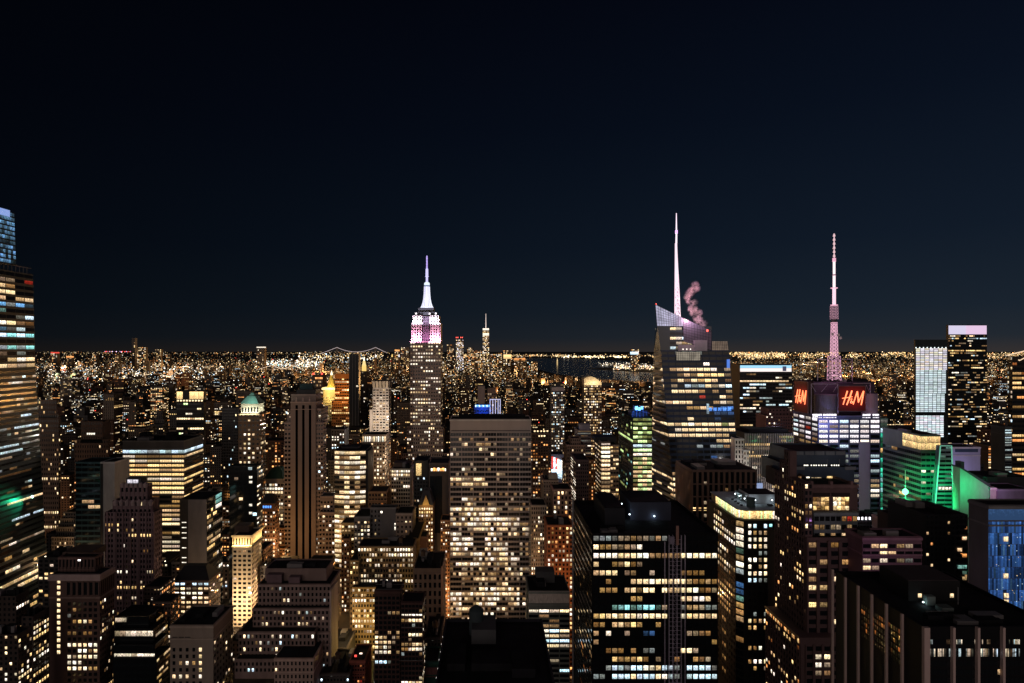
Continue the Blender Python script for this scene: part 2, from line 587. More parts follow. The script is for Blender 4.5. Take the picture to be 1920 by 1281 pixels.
GLT = glass((0.008, 0.040, 0.045), 0.10)
GLG = glass((0.006, 0.035, 0.024), 0.12)
BYB = {}
def bld(key, *a, **k):
    b = Building(*a, **k)
    BYB[key] = b
    return b

# ================================================================== left of the picture
# blue crowned glass tower cut by the picture's edge: only its west face is seen
b = bld('vanderbilt', 'glass_tower', 'tapering glass skyscraper with a blue lit crown rising above all its neighbours', 'skyscraper', 540, stone((.018, .034, .042), .25, .15), nmax=100, vb=1115, seed=5)
def vand(name, pr0, yb0, pr1, yt1, S, mat, Yn=470, taper=0.0):
    """a frustum whose far right edge runs from (pr0, yb0) to (pr1, yt1)"""
    X0 = -440.0; X1 = X0 - taper
    Ya, Yb = X0 * FPX / (pr0 - VPX), X1 * FPX / (pr1 - VPX)
    z0 = CAMZ - (yb0 - HOR) / FPX * Ya if yb0 else 0
    z1 = CAMZ - (yt1 - HOR) / FPX * Yb
    a = [(X0 - 60, Yn, z0), (X0, Yn, z0), (X0, Ya, z0), (X0 - 60, Ya, z0)]
    c = [(X1 - 60, Yn, z1), (X1, Yn, z1), (X1, Yb, z1), (X1 - 60, Yb, z1)]
    b.mb(name, mat).prism(a, c)
    b.facade(a[1], a[2], c[2], c[1], S, 540 / FPX, stone((0.02, 0.034, 0.042), .4), name)
    return a, c
vand('wall', 96, None, 84, 1000, st(9, 12.4, .95, .55, .52, 'wywW', row=.16, rowd=.15, run=.6, g=.75, mul=6, span=.5, bot=10), b.mat, taper=2)
vand('wall', 83.5, 1000, 76, 850, st(9, 11.4, .95, .40, .40, 'wWcc', rowd=.28, run=.6, g=.6, mul=6, span=.4, dim=.5), b.mat, taper=2)
vand('wall', 75.5, 850, 66, 690, st(9, 11.2, .95, .40, .42, 'wWcc', rowd=.28, run=.6, g=.6, mul=6, span=.4, dim=.5), b.mat, taper=2)
RV = ['.....', '.ww.r', 'WWo..', '.YY..', 'wY.YY', 'kKcKk', '.t...', '...cC', 'wWWwo', '.kcC.', 'tCTCT', '.....', 'TCTcT', '.w.c.', '..WWW', '.YYwY']
vand('wall', 65.5, 690, 61.5, 515, st(13, 11.6, .94, .60, .36, 'w', rows=[r * 2 for r in RV], nx=10, g=.8, mul=6, span=.5), b.mat, taper=3)
M = b.part('added_beacon_glint', lamp_mat((.5, 1, .75), 5)); M.lathe(-438.6, 575, [(wz(934, 575), .4), (wz(931.5, 575), 1.1), (wz(929, 575), .4)], 8)  # added glowing globe in place of the beacon's reflection in the glass
light('SPOT', 'added_glint_light', (-432, 566, wz(936, 569)), 26000, (.02, 1, .40), .25, Vector((-441, 556, wz(945, 556))), spot=2.0)  # added light that spreads the imitated reflection over the facade
vand('crown', 30, 497, 26.5, 400, st(6, 9.2, .93, .70, 1, 'k', g=.42, mul=3, span=.35, dim=.35), GLB, taper=6)
M = b.part('mast', lamp_mat((.25, .42, .9), .8))
M.box(-446.5, -445, 520, 556, CAMZ + 255 / FPX * 540, CAMZ + 268 / FPX * 540)
M = b.part('roof_rail', STEEL)
for k in range(9):
    y = 540 + k * 4.6
    M.box(-445.6, -445.2, y, y + .4, 325, 339)
M.box(-445.8, -445.0, 536, 582, 338.4, 339)
M.box(-445.8, -445.0, 536, 582, 331.4, 331.9)
b.foot.append((-500, -440, 470, 610, 260, -200, 92, 520))

b = bld('brown_left', 'office_tower', 'slim brown brick tower beside the tapering blue crowned glass skyscraper', 'office tower', 760, BROWN, vb=1000, nmax=60)
b.tier(72, 106, 750, 778, xb=108, F=st(4.2, 9, .5, .5, .12, 'wy', g=.8))
b.tier(70, 110, 776, xb=113, F=st(4.2, 9, .5, .5, .13, 'wwy', row=.1, g=.9), R=st(5, 9, .5, .5, .2, 'w'))

b = bld('dark_twotier', 'office_tower', 'unlit brown two tiered tower with a narrower top and four lit windows', 'office tower', 900, stone((.08, .055, .045)), vb=860, nmax=30)
b.tier(152, 192, 790, 826, F=st(4.5, 9, .4, .5, .03, 'w'), ybk=787)
b.tier(140, 203, 824, F=st(4.5, 9, .4, .5, .05, 'w', g=.8), R=st(5, 9, .4, .5, .05, 'w'), xb=206)
for k in range(4): b.pane(163 + k * 4, 166 + k * 4, 812, 815.5, 'W', 1.0)

b = bld('teal', 'office_tower', 'low teal glass tower with a black roof and blank grey side walls', 'office tower', 620, stone((.045, .095, .115), .3, .15), vb=1030)
b.tier(142, 188, 866, xb=216, wall='glass_facade', F=st(11.5, 10, .93, .62, .16, 'Ww', rowd=.3, run=.5, g=.75, mul=4, span=.18, dim=.4))
x = b.tier(188.4, 215, 866, xb=243, mat=stone((.36, .35, .36)), wall='wall')
b.pbox('recess', DARK, 188.4, 193, 868, 1100, 619.6, .3)  # flat dark strip laid on the front, not set back

b = bld('yellowblock', 'office_block', 'wide office block glowing with yellow storeys under a bluish top storey', 'office block', 700, stone((.10, .09, .085)), vb=1050)
b.tier(230, 345, 826, xb=381, F=st(23, 8.45, .97, .55, .88, 'ywyW', row=.40, rowd=.05, run=.45, g=.85, mul=5, top=26, dim=.3, span=.35), R=st(11, 8.45, .97, .5, .7, 'ywy', row=.3, rowd=.12, run=.5, g=.7, mul=3, top=26, span=.35))
z0, z1 = wz(850, 700), wz(844, 700)
b.facade((wx(230, 700), 699.8, z0), (wx(345, 700), 699.8, z0), (wx(345, 700), 699.8, z1), (wx(230, 700), 699.8, z1), st(11.5, 6, .97, .95, 1, 'c', g=.75, mul=6, dim=0), .625, b.mat)
b.facade((wx(345, 700) + .2, 700, z0), (wx(345, 700) + .2, 746, z0), (wx(345, 700) + .2, 746, z1), (wx(345, 700) + .2, 700, z1), st(11.5, 6, .97, .95, 1, 'c', g=.65, mul=6, dim=0), .625, b.mat)
for px in (262, 312): b.pbox('rooftop_unit', ROOF, px, px + 14, 812, 822, 716, 12)
b.clutter(3, b.foot[0], 4)

b = bld('gothic', 'ornate_tower', 'purplish ornate tower with a scalloped crown and many vertical piers', 'tower', 520, PURPLE, vb=1120)
b.tier(226, 276, 908, 945, xb=284, F=st(8, 18, .5, .55, .0, 'w', pier=.7, span=.35, g=.3), R=st(6, 18, .5, .55, 0, 'w', pier=.7))
b.tier(212, 285, 938, 965, Y=516, xb=297, F=st(8, 14, .55, .5, .04, 'w', pier=.7, span=.35), R=st(6, 14, .5, .5, 0, 'w', pier=.7))
b.tier(197, 290, 960, Y=512, xb=303, F=st(5.4, 9.6, .62, .55, .17, 'WwWy', row=.07, rowd=.3, pier=.6, span=.25, run=.5, dim=.2), R=st(5.4, 9.6, .62, .55, .15, 'Wwo', rowd=.3, pier=.6, span=.25, run=.5))
for k in range(7):
    px = 199 + k * 14.5
    b.pbox('corner_pier', PURPLE, px, px + 3.2, 960, 1140, 511, 1.3)
for k in range(6): b.part('crown_scallop', stone((.26, .20, .215))).lathe(wx(230 + k * 8.6, 520), 520, [(wz(914, 520), 1.6), (wz(907, 520), 1.9), (wz(904, 520), .4)], 8)
for k in range(7): b.part('crown_scallop', stone((.26, .20, .215))).lathe(wx(217 + k * 11, 516), 516, [(wz(948, 516), 1.6), (wz(941, 516), 2.2), (wz(936, 516), .4)], 8)
for k in range(2): b.pane(239 + k * 10.6, 248.5 + k * 10.6, 899.5, 906, 'l', .55, Y=519)
b.pbox('penthouse', DKGREY, 236, 264, 897, 912, 519.2, 10)

b = bld('graycore', 'office_block', 'dark block with a blank grey front strip and a lit staircase of slit windows', 'office block', 560, stone((.05, .045, .045)), vb=1060, nmax=60)
b.tier(337, 388, 936, xb=417, R=st(8, 10, .8, .6, .4, 'WwWy', run=.5, rowd=.3, g=.8), F=None)
b.pbox('blank_panel', stone((.17, .155, .165)), 352.5, 387, 937, 1120, 559.6, .3)
for k, y in enumerate((979, 988.5, 998.5, 1008, 1026.5, 1045, 1054)): b.pane(341, 349.5, y, y + 1.7, 'W', .8)
for k in range(3): b.facade((wx(388, 560) + .3, 577, wz(936 + 9.5 * k + 9, 560)), (wx(388, 560) + .3, 590, wz(936 + 9.5 * k + 9, 560)), (wx(388, 560) + .3, 590, wz(936 + 9.5 * k + 1, 560)), (wx(388, 560) + .3, 577, wz(936 + 9.5 * k + 1, 560)), st(30, 8, .98, .9, 1, 'tW', g=.8, mul=5, dim=0), .5, b.mat)

b = bld('cream', 'office_block', 'cream stone block with a floodlit golden cornice and rows of paired windows', 'office block', 560, CREAM, vb=1140)
b.tier(436, 472, 1004, xb=491, F=st(9.2, 8.7, .62, .5, .12, 'wW', top=26, mul=2, g=.6, dim=.5), R=st(6, 8.7, .5, .5, .1, 'w', top=26, mul=2))
b.facade((wx(436, 560), 560, wz(1023, 560)), (wx(472, 560), 560, wz(1023, 560)), (wx(472, 560), 560, wz(1008, 560)), (wx(436, 560), 560, wz(1008, 560)), st(5, 15, .4, .8, 0, 'w'), .5, b.mat)
M = b.part('cornice', CREAM)
x0, x1, z = wx(436, 560), wx(472, 560), wz(1004, 560)
M.box(x0 - .8, x1 + .8, 559, 560.2, z - 1.5, z + .2)
M.box(x1 + .003, x1 + .8, 560.2, 593, z - 1.5, z + .2)
M = b.part('ledge', CREAM)
M.box(x0 - .8, x1 + .8, 558.6, 560.2, wz(1025, 560), wz(1024, 560))
M.box(x1 + .003, x1 + 1.2, 560.2, 593, wz(1025, 560), wz(1024, 560))
b.pbox('penthouse', DKBROWN, 440, 466, 986, 1004, 572, 12)
light('AREA', 'cornice_floodlight', ((x0 + x1) / 2, 557.0, wz(1024, 560)), 6500, (1, .66, .25), 17, (math.radians(160), 0, 0), 1.2)
light('AREA', 'cornice_floodlight', (x1 + 3.0, 576, wz(1024, 560)), 8500, (1, .66, .25), 1.2, (0, math.radians(-160), 0), 30)
light('POINT', 'street_light', (x0 + 8, 538, 22), 60000, (1, .72, .42), 6)
light('POINT', 'street_light', (x1 + 16, 570, 30), 26000, (1, .62, .35), 6)

b = bld('cornice', 'office_tower', 'brown brick tower with a pale overhanging cornice and a column of lit stair windows', 'office tower', 420, stone((.10, .06, .055)), vb=1281)
b.tier(110, 178, 1044, 1092, Y=428, xb=193, F=st(7, 30, .5, .6, 0, 'w', pier=.5), R=st(7, 30, .5, .6, 0, 'w', pier=.5))
x0, x1, Ya, Yb, z0, z1 = b.tier(93, 187, 1078, xb=214, F=None, R=st(6, 11, .5, .5, .16, 'wWy', top=48, row=.05))
for k in range(13): b.pane(107.2, 113, 1087.5 + k * 11, 1094 + k * 11, 'w', .95)
S = st(6, 22, .6, .85, 0, 'w', pier=.5)
b.facade((wx(124, 420), 420, wz(1117, 420)), (x1, 420, wz(1117, 420)), (x1, 420, wz(1091, 420)), (wx(124, 420), 420, wz(1091, 420)), st(10.2, 26, .6, .9, 0, 'w', pier=.5), .375, b.mat)
b.facade((x1, 420, wz(1117, 420)), (x1, Yb, wz(1117, 420)), (x1, Yb, wz(1091, 420)), (x1, 420, wz(1091, 420)), st(6, 26, .6, .9, 0, 'w', pier=.5), .375, b.mat)
pr = ['......', '.o....', 'c.....', '.oOWo.', '......', 'oo.oo.', '......', 'WWWWWW', '..WWwW', 'WwWWWW', 'WWW...', 'WWWWoo', '......', '......']
b.facade((wx(125, 420), 420, 0 + wz(1281, 420)), (wx(184, 420), 420, wz(1281, 420)), (wx(184, 420), 420, wz(1127, 420)), (wx(125, 420), 420, wz(1127, 420)), st(9.8, 11, .62, .58, 0, 'w', rows=pr, nx=6), .375, b.mat)
M = b.part('cornice', stone((.33, .25, .25)))
M.box(x0 - .3, x1 + 1.3, 418.6, 421, wz(1088, 420), wz(1083, 420))
M.box(x1 + .004, x1 + 1.3, 421, Yb, wz(1088, 420), wz(1083, 420))
M = b.part('cornice', stone((.33, .25, .25)))
M.box(x0 - .3, x1 + .9, 419, 421, wz(1083, 420) + .01, wz(1077, 420))
M.box(x1 + .005, x1 + .9, 421, Yb, wz(1083, 420) + .01, wz(1077, 420))
M = b.part('string_course', stone((.2, .14, .13)))
M.box(x0, x1 + .5, 419.5, 420.3, wz(1122, 420), wz(1119, 420))
M.box(x1 + .004, x1 + .5, 420.3, Yb, wz(1122, 420), wz(1119, 420))
b.pbox('roof_lamp', lamp_mat((1, .95, .9), 3), 146, 151, 1048.5, 1052, 427.4, .5)
b.pbox('penthouse', DKBROWN, 117, 170, 1036, 1048, 436, 18)

b = bld('ziggurat_glass', 'office_block', 'stepped black glass block with faint vertical mullions and two lit storeys', 'office block', 430, GL, vb=1281)
for i, (xl, xr, yt, yb, Y) in enumerate(((216, 279, 1156, 1182, 436), (215, 287, 1180, 1212, 432), (214, 290, 1210, 1236, 428), (212, 294, 1234, None, 424))):
    b.tier(xl, xr, yt, yb, Y=Y, xb=xr + 28 - i, mat=GL, F=st(11, 13, .97, .6, .16, 'wWW', rowd=.55, row=.12, run=.5, g=.55, mul=4, pier=.1), R=st(8, 11, .95, .5, .4, 'wWy', run=.5, rowd=.3, g=.6, mul=3, span=.4))

b = bld('beige', 'office_block', 'plain beige stone block with a black flat roof and five columns of small windows', 'office block', 400, stone((.27, .22, .19), var=.15), vb=1281)
x0, x1, Ya, Yb, z0, z1 = b.tier(319, 400, 1172, xb=437, F=None, R=st(12, 12, .4, .45, .16, 'wW', top=30))
pr = ['....W', '....W', '.yWoW', '....W', 'WWW.W', '.....', '.w...']
b.facade((wx(320, 400), 400, wz(1300, 400)), (wx(382, 400), 400, wz(1300, 400)), (wx(382, 400), 400, wz(1212, 400)), (wx(320, 400), 400, wz(1212, 400)), st(12, 12, .42, .55, 0, 'w', rows=pr, nx=5), .357, b.mat)
M = b.part('louvre', BLACK)
for k in range(3): M.box(wx(323 + k * 12, 400), wx(333 + k * 12, 400), 399.93, 400.0, wz(1195.8, 400), wz(1194.2, 400))
M.box(wx(323, 400), wx(362, 400), 399.93, 400.0, wz(1198.2, 400), wz(1197, 400))
b.clutter(4, b.foot[0], 2)

b = bld('brownlit', 'office_block', 'low brown block with rows of lit windows and small lamps along its roof edge', 'office block', 500, BROWN, vb=1135)
b.tier(326, 392, 1088, xb=413, F=st(11, 8.6, .72, .5, .7, 'wWcW', row=.4, mul=2, top=3, dim=.3), R=st(8, 8.6, .6, .5, .35, 'wWo', top=3))
M = b.part('mansard_roof', DARK)
x0, x1, Ya, Yb, z, *_ = b.foot[0]
M.prism([(x0, Ya, z), (x1, Ya, z), (x1, Yb, z), (x0, Yb, z)], [(x0 + 4, Ya + 9, z + 9), (x1 - 7, Ya + 9, z + 9), (x1 - 7, Yb - 6, z + 9), (x0 + 4, Yb - 6, z + 9)])
for k in range(5): b.pbox('roof_lamp', lamp_mat((1, .9, .75), 2.2), 333 + k * 12, 335 + k * 12, 1080, 1082, 503, .5)

for key, lab, xl, xr, yt, Y, xb, lit in (('lowdark1', 'dark low block with orange windows climbing its side below the blue crowned tower', 40, 62, 1156, 395, 92, .5),
                                         ('lowdark2', 'unlit black roofed block below the tapering blue crowned glass tower', -30, 30, 1118, 440, 55, .0),
                                         ('lowdark3', 'dark brown block at the lower left corner with a few white windows', -20, 34, 1190, 330, 60, .3)):
    b = bld(key, 'office_block', lab, 'office block', Y, stone((.045, .032, .03)), vb=1281, nmax=40)
    b.tier(xl, xr, yt, xb=xb, F=st(9, 10, .45, .5, lit * .5, 'wW'), R=st(7, 10, .6, .55, lit, 'wyyW', row=.2, rowd=.2, top=8))
    b.clutter(5, b.foot[0], 4)

b = bld('arcade', 'office_block', 'small stepped limestone block with arcaded tiers between glass and brown towers', 'office block', 640, PALE, vb=1045, nmax=60)
for xl, xr, yt, yb, Y in ((118, 142, 960, 974, 655), (112, 142, 972, 990, 650), (105, 143, 988, 1006, 645), (97, 143, 1006, None, 640)):
    b.tier(xl, xr, yt, yb, Y=Y, dep=30, F=st(4.4, 7.5, .4, .6, .04, 'w', top=2))
light('POINT', 'street_light', (wx(128, 600), 612, 40), 20000, (1, .6, .3), 5)

for key, lab, xl, xr, yt, Y, xb in (('wed1', 'narrow dark setback block with amber windows beside the beige blank block', 286, 320, 1128, 455, 340), ('wed2', 'low dark block with amber windows on its side, before the ornate purplish tower', 270, 300, 1100, 470, 328), ):
    b = bld(key, 'office_block', lab, 'office block', Y, stone((.07, .05, .045)), vb=1200, nmax=40)
    b.tier(xl, xr, yt, xb=xb, F=st(6, 9, .5, .5, .25, 'wWo', dim=.2), R=st(6, 9, .5, .5, .5, 'woo', row=.3))

b = bld('goldcrown', 'office_tower', 'black tower crowned with glowing golden louvres', 'office tower', 1100, DARK, vb=810, nmax=40)
b.tier(331, 382, 733, 751, xb=386, roof=True)
b.tier(331, 382, 751, xb=386, F=st(4.2, 9.3, .8, .35, .25, 'wWg', row=.15, rowd=.4, run=.5, top=2), R=None)
for a, c in ((331.5, 336), (336.4, 342.5), (355.5, 363.6), (364.2, 372.6), (373.2, 381.5)): b.pane(a, c, 734.5, 748.5, 'y', .95, off=.2)
for k in range(9): b.pane(332 + k * 5.6, 335.3 + k * 5.6, 750, 753, 'w', 1.2, off=.3)

b = bld('greenpyr', 'office_tower', 'brick tower with a floodlit white crown and green pyramid roof', 'office tower', 700, stone((.20, .13, .085)), vb=930, nmax=100)
pr = ['.....', '..W..', '.....', '..w..', '.WWW.', '..W..', '.WW..', 'wWW.w', '.W.W.', '..WW.', 'WWW..', '.WwWW', 'wWWw.', '.W.W.', '..WWw', 'w.W..']
b.tier(447, 487, 776, xb=498, F=st(8, 8.6, .5, .45, .35, 'wW', rows=pr, mul=2), R=st(5, 8.6, .5, .5, .35, 'wWo', rowd=.2))
x0, x1, Ya, Yb, z0, z1 = b.tier(452, 486, 757, 776, xb=495, Y=702, mat=PALE, wall='crown', roof=False, foot=False, F=st(5.5, 10, .5, .6, 0, 'w', top=4))
M = b.part('pyramid_roof', COPPER)
cx, cy_ = (x0 + x1) / 2, (Ya + Yb) / 2
q = lambda s_, z: [(cx - s_, cy_ - s_ * .9, z), (cx + s_, cy_ - s_ * .9, z), (cx + s_, cy_ + s_ * .9, z), (cx - s_, cy_ + s_ * .9, z)]
h = (x1 - x0) / 2 + .4
M.prism(q(h, z1 + .02), q(h * .42, wz(742, 712)))
M.prism(q(h * .3, wz(741, 712) + .02), q(h * .1, wz(736, 712)))
light('AREA', 'crown_floodlight', (cx, Ya - 5, wz(777, 700)), 7000, (.92, 1, .72), 22, (math.radians(158), 0, 0), 2)
light('AREA', 'crown_floodlight', (x1 + 5, cy_, wz(777, 700)), 9000, (.92, 1, .72), 2, (0, math.radians(-158), 0), 22)
light('POINT', 'crown_floodlight', (cx + 3, Ya - 10, wz(748, 700)), 4200, (.62, 1, .86), 2)

b = bld('greygrid', 'office_tower', 'dark grey gridded slab just left of the green pyramid roofed tower', 'office tower', 900, stone((.05, .055, .065)), vb=815, nmax=20)
b.tier(416, 447, 765, xb=450, F=st(3, 5.5, .6, .6, .05, 'cw'))

b = bld('blackglass', 'office_tower', 'black glass tower with a few lit windows before the green pyramid roofed tower', 'office tower', 600, GL, vb=1000, nmax=40)
b.tier(430, 482, 874, xb=492, F=st(9, 9.5, .8, .55, .05, 'wWc', dim=.5), R=st(8, 8.5, .9, .4, .4, 'wW', span=.3))
for y in (893, 902, 945, 960): b.pane(467, 473, y, y + 4.5, 'W', .7)

b = bld('greenhip', 'office_block', 'white windowed block under a dark green hipped roof beside the striped stone tower', 'office block', 740, PALE, vb=960, nmax=60)
x0, x1, Ya, Yb, z0, z1 = b.tier(494, 531, 898, dep=28, F=st(5, 7, .75, .6, .65, 'WwW', row=.4, top=8), roof=False)
M = b.part('hipped_roof', stone((.03, .075, .06)))
M.prism([(x0, Ya, z1), (x1, Ya, z1), (x1, Yb, z1), (x0, Yb, z1)], [(x0 + 8, Ya + 8, z1 + 12), (x1 - 6, Ya + 8, z1 + 12), (x1 - 6, Yb - 8, z1 + 12), (x0 + 8, Yb - 8, z1 + 12)])

b = bld('bluesign', 'office_block', 'brown brick block with blue sign letters under a dark mansard roof', 'office block', 660, BRICK, vb=1040, nmax=80)
x0, x1, Ya, Yb, z0, z1 = b.tier(491, 516, 944, xb=524, F=st(4.6, 7.2, .6, .5, .5, 'wWo', top=14, row=.2), R=st(5, 7, .5, .5, .2, 'wo'), roof=False)
M = b.part('mansard_roof', DARK)
M.prism([(x0, Ya, z1), (x1, Ya, z1), (x1, Yb, z1), (x0, Yb, z1)], [(x0 + 2, Ya + 4, z1 + 9), (x1 - 5, Ya + 4, z1 + 9), (x1 - 5, Yb - 4, z1 + 9), (x0 + 2, Yb - 4, z1 + 9)])
for k in range(4): b.pane(493 + k * 4.3, 495.6 + k * 4.3, 948.5, 953, 'b', 1.3)
b = bld('amberstep', 'office_block', 'amber lit stepped block between the cream cornice block and the striped stone tower', 'office block', 690, ORANGE, vb=1045, nmax=80)
b.tier(505, 533, 990, 1030, Y=700, xb=540, F=st(5, 7.5, .6, .5, .45, 'wWo'), R=st(5, 7.5, .5, .5, .5, 'wo'))
b.tier(495, 534, 1028, xb=545, F=st(5, 7.5, .6, .5, .4, 'wWo'), R=st(5, 7.5, .5, .5, .5, 'wo'))
b = bld('pinkside', 'office_block', 'low pinkish block right behind the cream floodlit cornice block', 'office block', 600, stone((.26, .17, .15)), vb=1050, nmax=40)
b.tier(478, 495, 1030, xb=512, F=st(5, 8, .5, .5, .2, 'w'), R=st(5, 8, .5, .5, .3, 'woW'))
light('POINT', 'street_light', (wx(520, 640), 650, 45), 42000, (1, .55, .2), 6)

# the tall striped stone tower
b = bld('striped', 'office_tower', 'tall brown stone tower with three black vertical stripes and stepped wings', 'skyscraper', 700, stone((.27, .20, .175), var=.1), vb=1060)
x = b.tier(546, 592, 739, 770, xb=603, Y=708, roofmat=ROOF)
x0, x1, Ya, Yb, z0, z1 = b.tier(545, 592, 753, xb=604, R=st(6, 9, .4, .5, .03, 'w', pier=.5, top=8))
for px in (554, 566.5, 579): b.pbox('dark_stripe', stone((.002, .002, .003), .9, .2, .09, 0.0), px, px + 4.4, 760, 1080, 699.6, .5)
M = b.part('crown_finial', stone((.36, .28, .26)))
for px in (555.7, 568.2, 580.7): M.prism([(wx(px - 1.8, 700), 699.2, wz(753, 700)), (wx(px + 1.8, 700), 699.2, wz(753, 700)), (wx(px + 1.8, 700), 700, wz(753, 700)), (wx(px - 1.8, 700), 700, wz(753, 700))],
                                        [(wx(px - .4, 700), 699.6, wz(745, 700)), (wx(px + .4, 700), 699.6, wz(745, 700)), (wx(px + .4, 700), 700, wz(745, 700)), (wx(px - .4, 700), 700, wz(745, 700))])
b.pbox('penthouse', stone((.03, .06, .07)), 562, 586, 720, 738, 716, 14)
b.pbox('penthouse', DARK, 556, 592, 731, 741, 712, 20)
b.tier(538, 545.3, 770, 792, Y=703, dep=36, F=st(3.6, 7.9, .6, .45, .2, 'W', top=2))
b.tier(533, 545.6, 792, Y=701.5, dep=40, F=st(4.6, 7.9, .68, .48, .06, 'Www', nx=2, top=2), L=None)
b.tier(591.6, 602, 766, 792, Y=703, dep=30, F=st(4.6, 7.9, .68, .48, .2, 'cW', nx=2, top=3), R=st(6, 8, .5, .5, 0, 'w'))
b.tier(591.4, 606, 792, Y=701.2, xb=612, F=st(4.8, 7.9, .65, .48, .12, 'cWw', nx=3, top=2), R=st(6, 8, .5, .5, .05, 'w'))
b.tier(600, 625, 930, 962, Y=690, xb=632, F=st(6, 8, .6, .5, .2, 'wW', top=8), R=st(6, 8, .5, .5, .1, 'w'))
b.tier(598, 628, 960, Y=684, xb=641, F=st(5.8, 8.1, .62, .5, .22, 'wWW', top=5), R=st(4, 8, .5, .5, .25, 'woo'))
for y0 in (760.5,): b.pane(536, 539, 772, 776, 'c', .9, Y=702.9)
light('POINT', 'street_light', (wx(648, 690), 700, 35), 90000, (1, .55, .17), 5)
light('POINT', 'street_light', (wx(648, 640), 640, 60), 45000, (1, .55, .17), 5)

# pale ziggurat at the bottom
b = bld('ziggurat', 'office_block', 'broad stepped stone block with rows of small dark windows and a blank top storey', 'office block', 430, stone((.22, .155, .145)), vb=1281)
F_ = lambda l: st(7.6, 11.2, .48, .55, l, 'WwWc', top=3.5, dim=.35)
b.tier(497, 612, 1066, 1096, Y=446, ybk=1048, F=None)
b.tier(484, 620, 1095, 1142, Y=438, xb=638, F=F_(.06), R=None)
b.tier(474, 617, 1140, 1186, Y=432, xb=636, F=F_(.2))
b.tier(447, 590, 1184, 1236, Y=424, dep=40, F=F_(.22))
b.tier(590.3, 617, 1184, None, Y=430, xb=634, F=F_(.1))
b.tier(440, 592, 1236, 1262, Y=416, dep=40, F=F_(.08))
b.tier(514, 588, 1234, None, Y=406, dep=30, mat=stone((.35, .25, .22)), F=st(7.6, 12, .42, .55, .03, 'w', top=4))
M = b.part('corner_pier', stone((.42, .33, .31)))
M.box(wx(617, 430) + .01, wx(617, 430) + 1.2, 431, 450, 0, wz(1100, 438))
b.clutter(5, b.foot[0], 3)
b.pbox('roof_hut', PURPLE, 500, 528, 1078, 1094, 441, 6)
b.pbox('roof_hut', PURPLE, 541, 562, 1083, 1094, 440.2, 6)

# ================================================================== middle
b = bld('goldpyr', 'ornate_tower', 'floodlit golden pyramid spire with a white lantern on top', 'tower', 1800, stone((.5, .42, .26)), vb=775, nmax=20)
x0, x1, Ya, Yb, z0, z1 = b.tier(606, 631, 730, dep=40, F=st(2.6, 5, .5, .55, .35, 'wW', top=14), roof=False)
M = b.part('lit_gallery', lamp_mat((1, .78, .32), 1.2))
M.box(x0 - 3, x1 + 3, Ya - 3, Yb + 3, wz(731, 1800), wz(727, 1800))
cx, cy_ = (x0 + x1) / 2, (Ya + Yb) / 2
M = b.part('pyramid_roof', GOLD)
M.lathe(cx, cy_, [(wz(727, 1800), 15), (wz(707, 1800), 5.5), (wz(704, 1800), 5)], 8)
M = b.part('lantern', lamp_mat((1, .88, .6), 1.6))
M.lathe(cx, cy_, [(wz(704, 1800), 4), (wz(701, 1800), 3.5), (wz(695, 1800), .4)], 8)
light('POINT', 'roof_floodlight', (cx, Ya - 22, wz(726, 1800)), 70000, (1, .78, .28), 3)
light('POINT', 'roof_floodlight', (cx, Ya - 16, wz(748, 1800)), 30000, (1, .72, .25), 3)

b = bld('orangetower', 'office_tower', 'orange floodlit tower right beside the golden pyramid spire', 'office tower', 1720, stone((.42, .20, .07)), vb=800, nmax=30)
b.tier(628, 654, 701, dep=40, F=st(4, 5, .85, .5, .3, 'oyw', row=.25, rowd=.2, run=.7, top=8, g=.9))
b.tier(622, 656, 752, Y=1690, dep=40, F=st(4, 5, .7, .5, .4, 'oyw', row=.15, run=.6))
light('POINT', 'facade_floodlight', (wx(640, 1690), 1670, wz(735, 1690)), 100000, (1, .42, .08), 4)
b = bld('redtop', 'office_tower', 'low tower with red roof lamps left of the golden pyramid spire', 'office tower', 1900, stone((.1, .06, .05)), vb=760, nmax=20)
b.tier(585, 605, 703, dep=40, F=st(3, 7, .8, .5, .5, 'ow', row=.3, top=3))
for px in (586, 602): b.pbox('warning_lamp', lamp_mat((1, .06, .04), 3), px, px + 3, 699.5, 702.5, 1898, 2)

b = bld('needle', 'residential_tower', 'thin dark glass tower with pale vertical edge lines', 'apartment tower', 1500, stone((.010, .013, .018), .3), vb=800, nmax=30)
b.tier(655, 672, 664, dep=24, F=st(4, 8, .85, .35, .14, 'wWy', run=.5, dark=False), mat=stone((.010, .013, .018), .3))
M = b.part('edge_fin', STEEL)
for px in (654.5, 660.5, 666, 672): M.box(wx(px, 1500), wx(px + .6, 1500), 1499.2, 1500, 0, wz(663.5, 1500))
b = bld('clock', 'clock_tower', 'dark clock tower with a glowing golden cupola', 'tower', 1950, stone((.035, .03, .03)), vb=800, nmax=12)
x0, x1, *_ , z1 = b.tier(676, 687, 696, dep=20, F=st(3, 6, .4, .4, .12, 'wW'), roof=False)
cx, cy_ = (x0 + x1) / 2, 1960
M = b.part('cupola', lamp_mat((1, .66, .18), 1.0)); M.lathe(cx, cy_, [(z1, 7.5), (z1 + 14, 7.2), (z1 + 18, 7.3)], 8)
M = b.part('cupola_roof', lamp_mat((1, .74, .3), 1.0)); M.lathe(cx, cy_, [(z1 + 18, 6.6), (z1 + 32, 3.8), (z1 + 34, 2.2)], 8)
M = b.part('lantern', lamp_mat((1, .9, .7), 2.2)); M.lathe(cx, cy_, [(z1 + 34, 2.2), (z1 + 42, 1.9), (z1 + 47, .4)], 8)

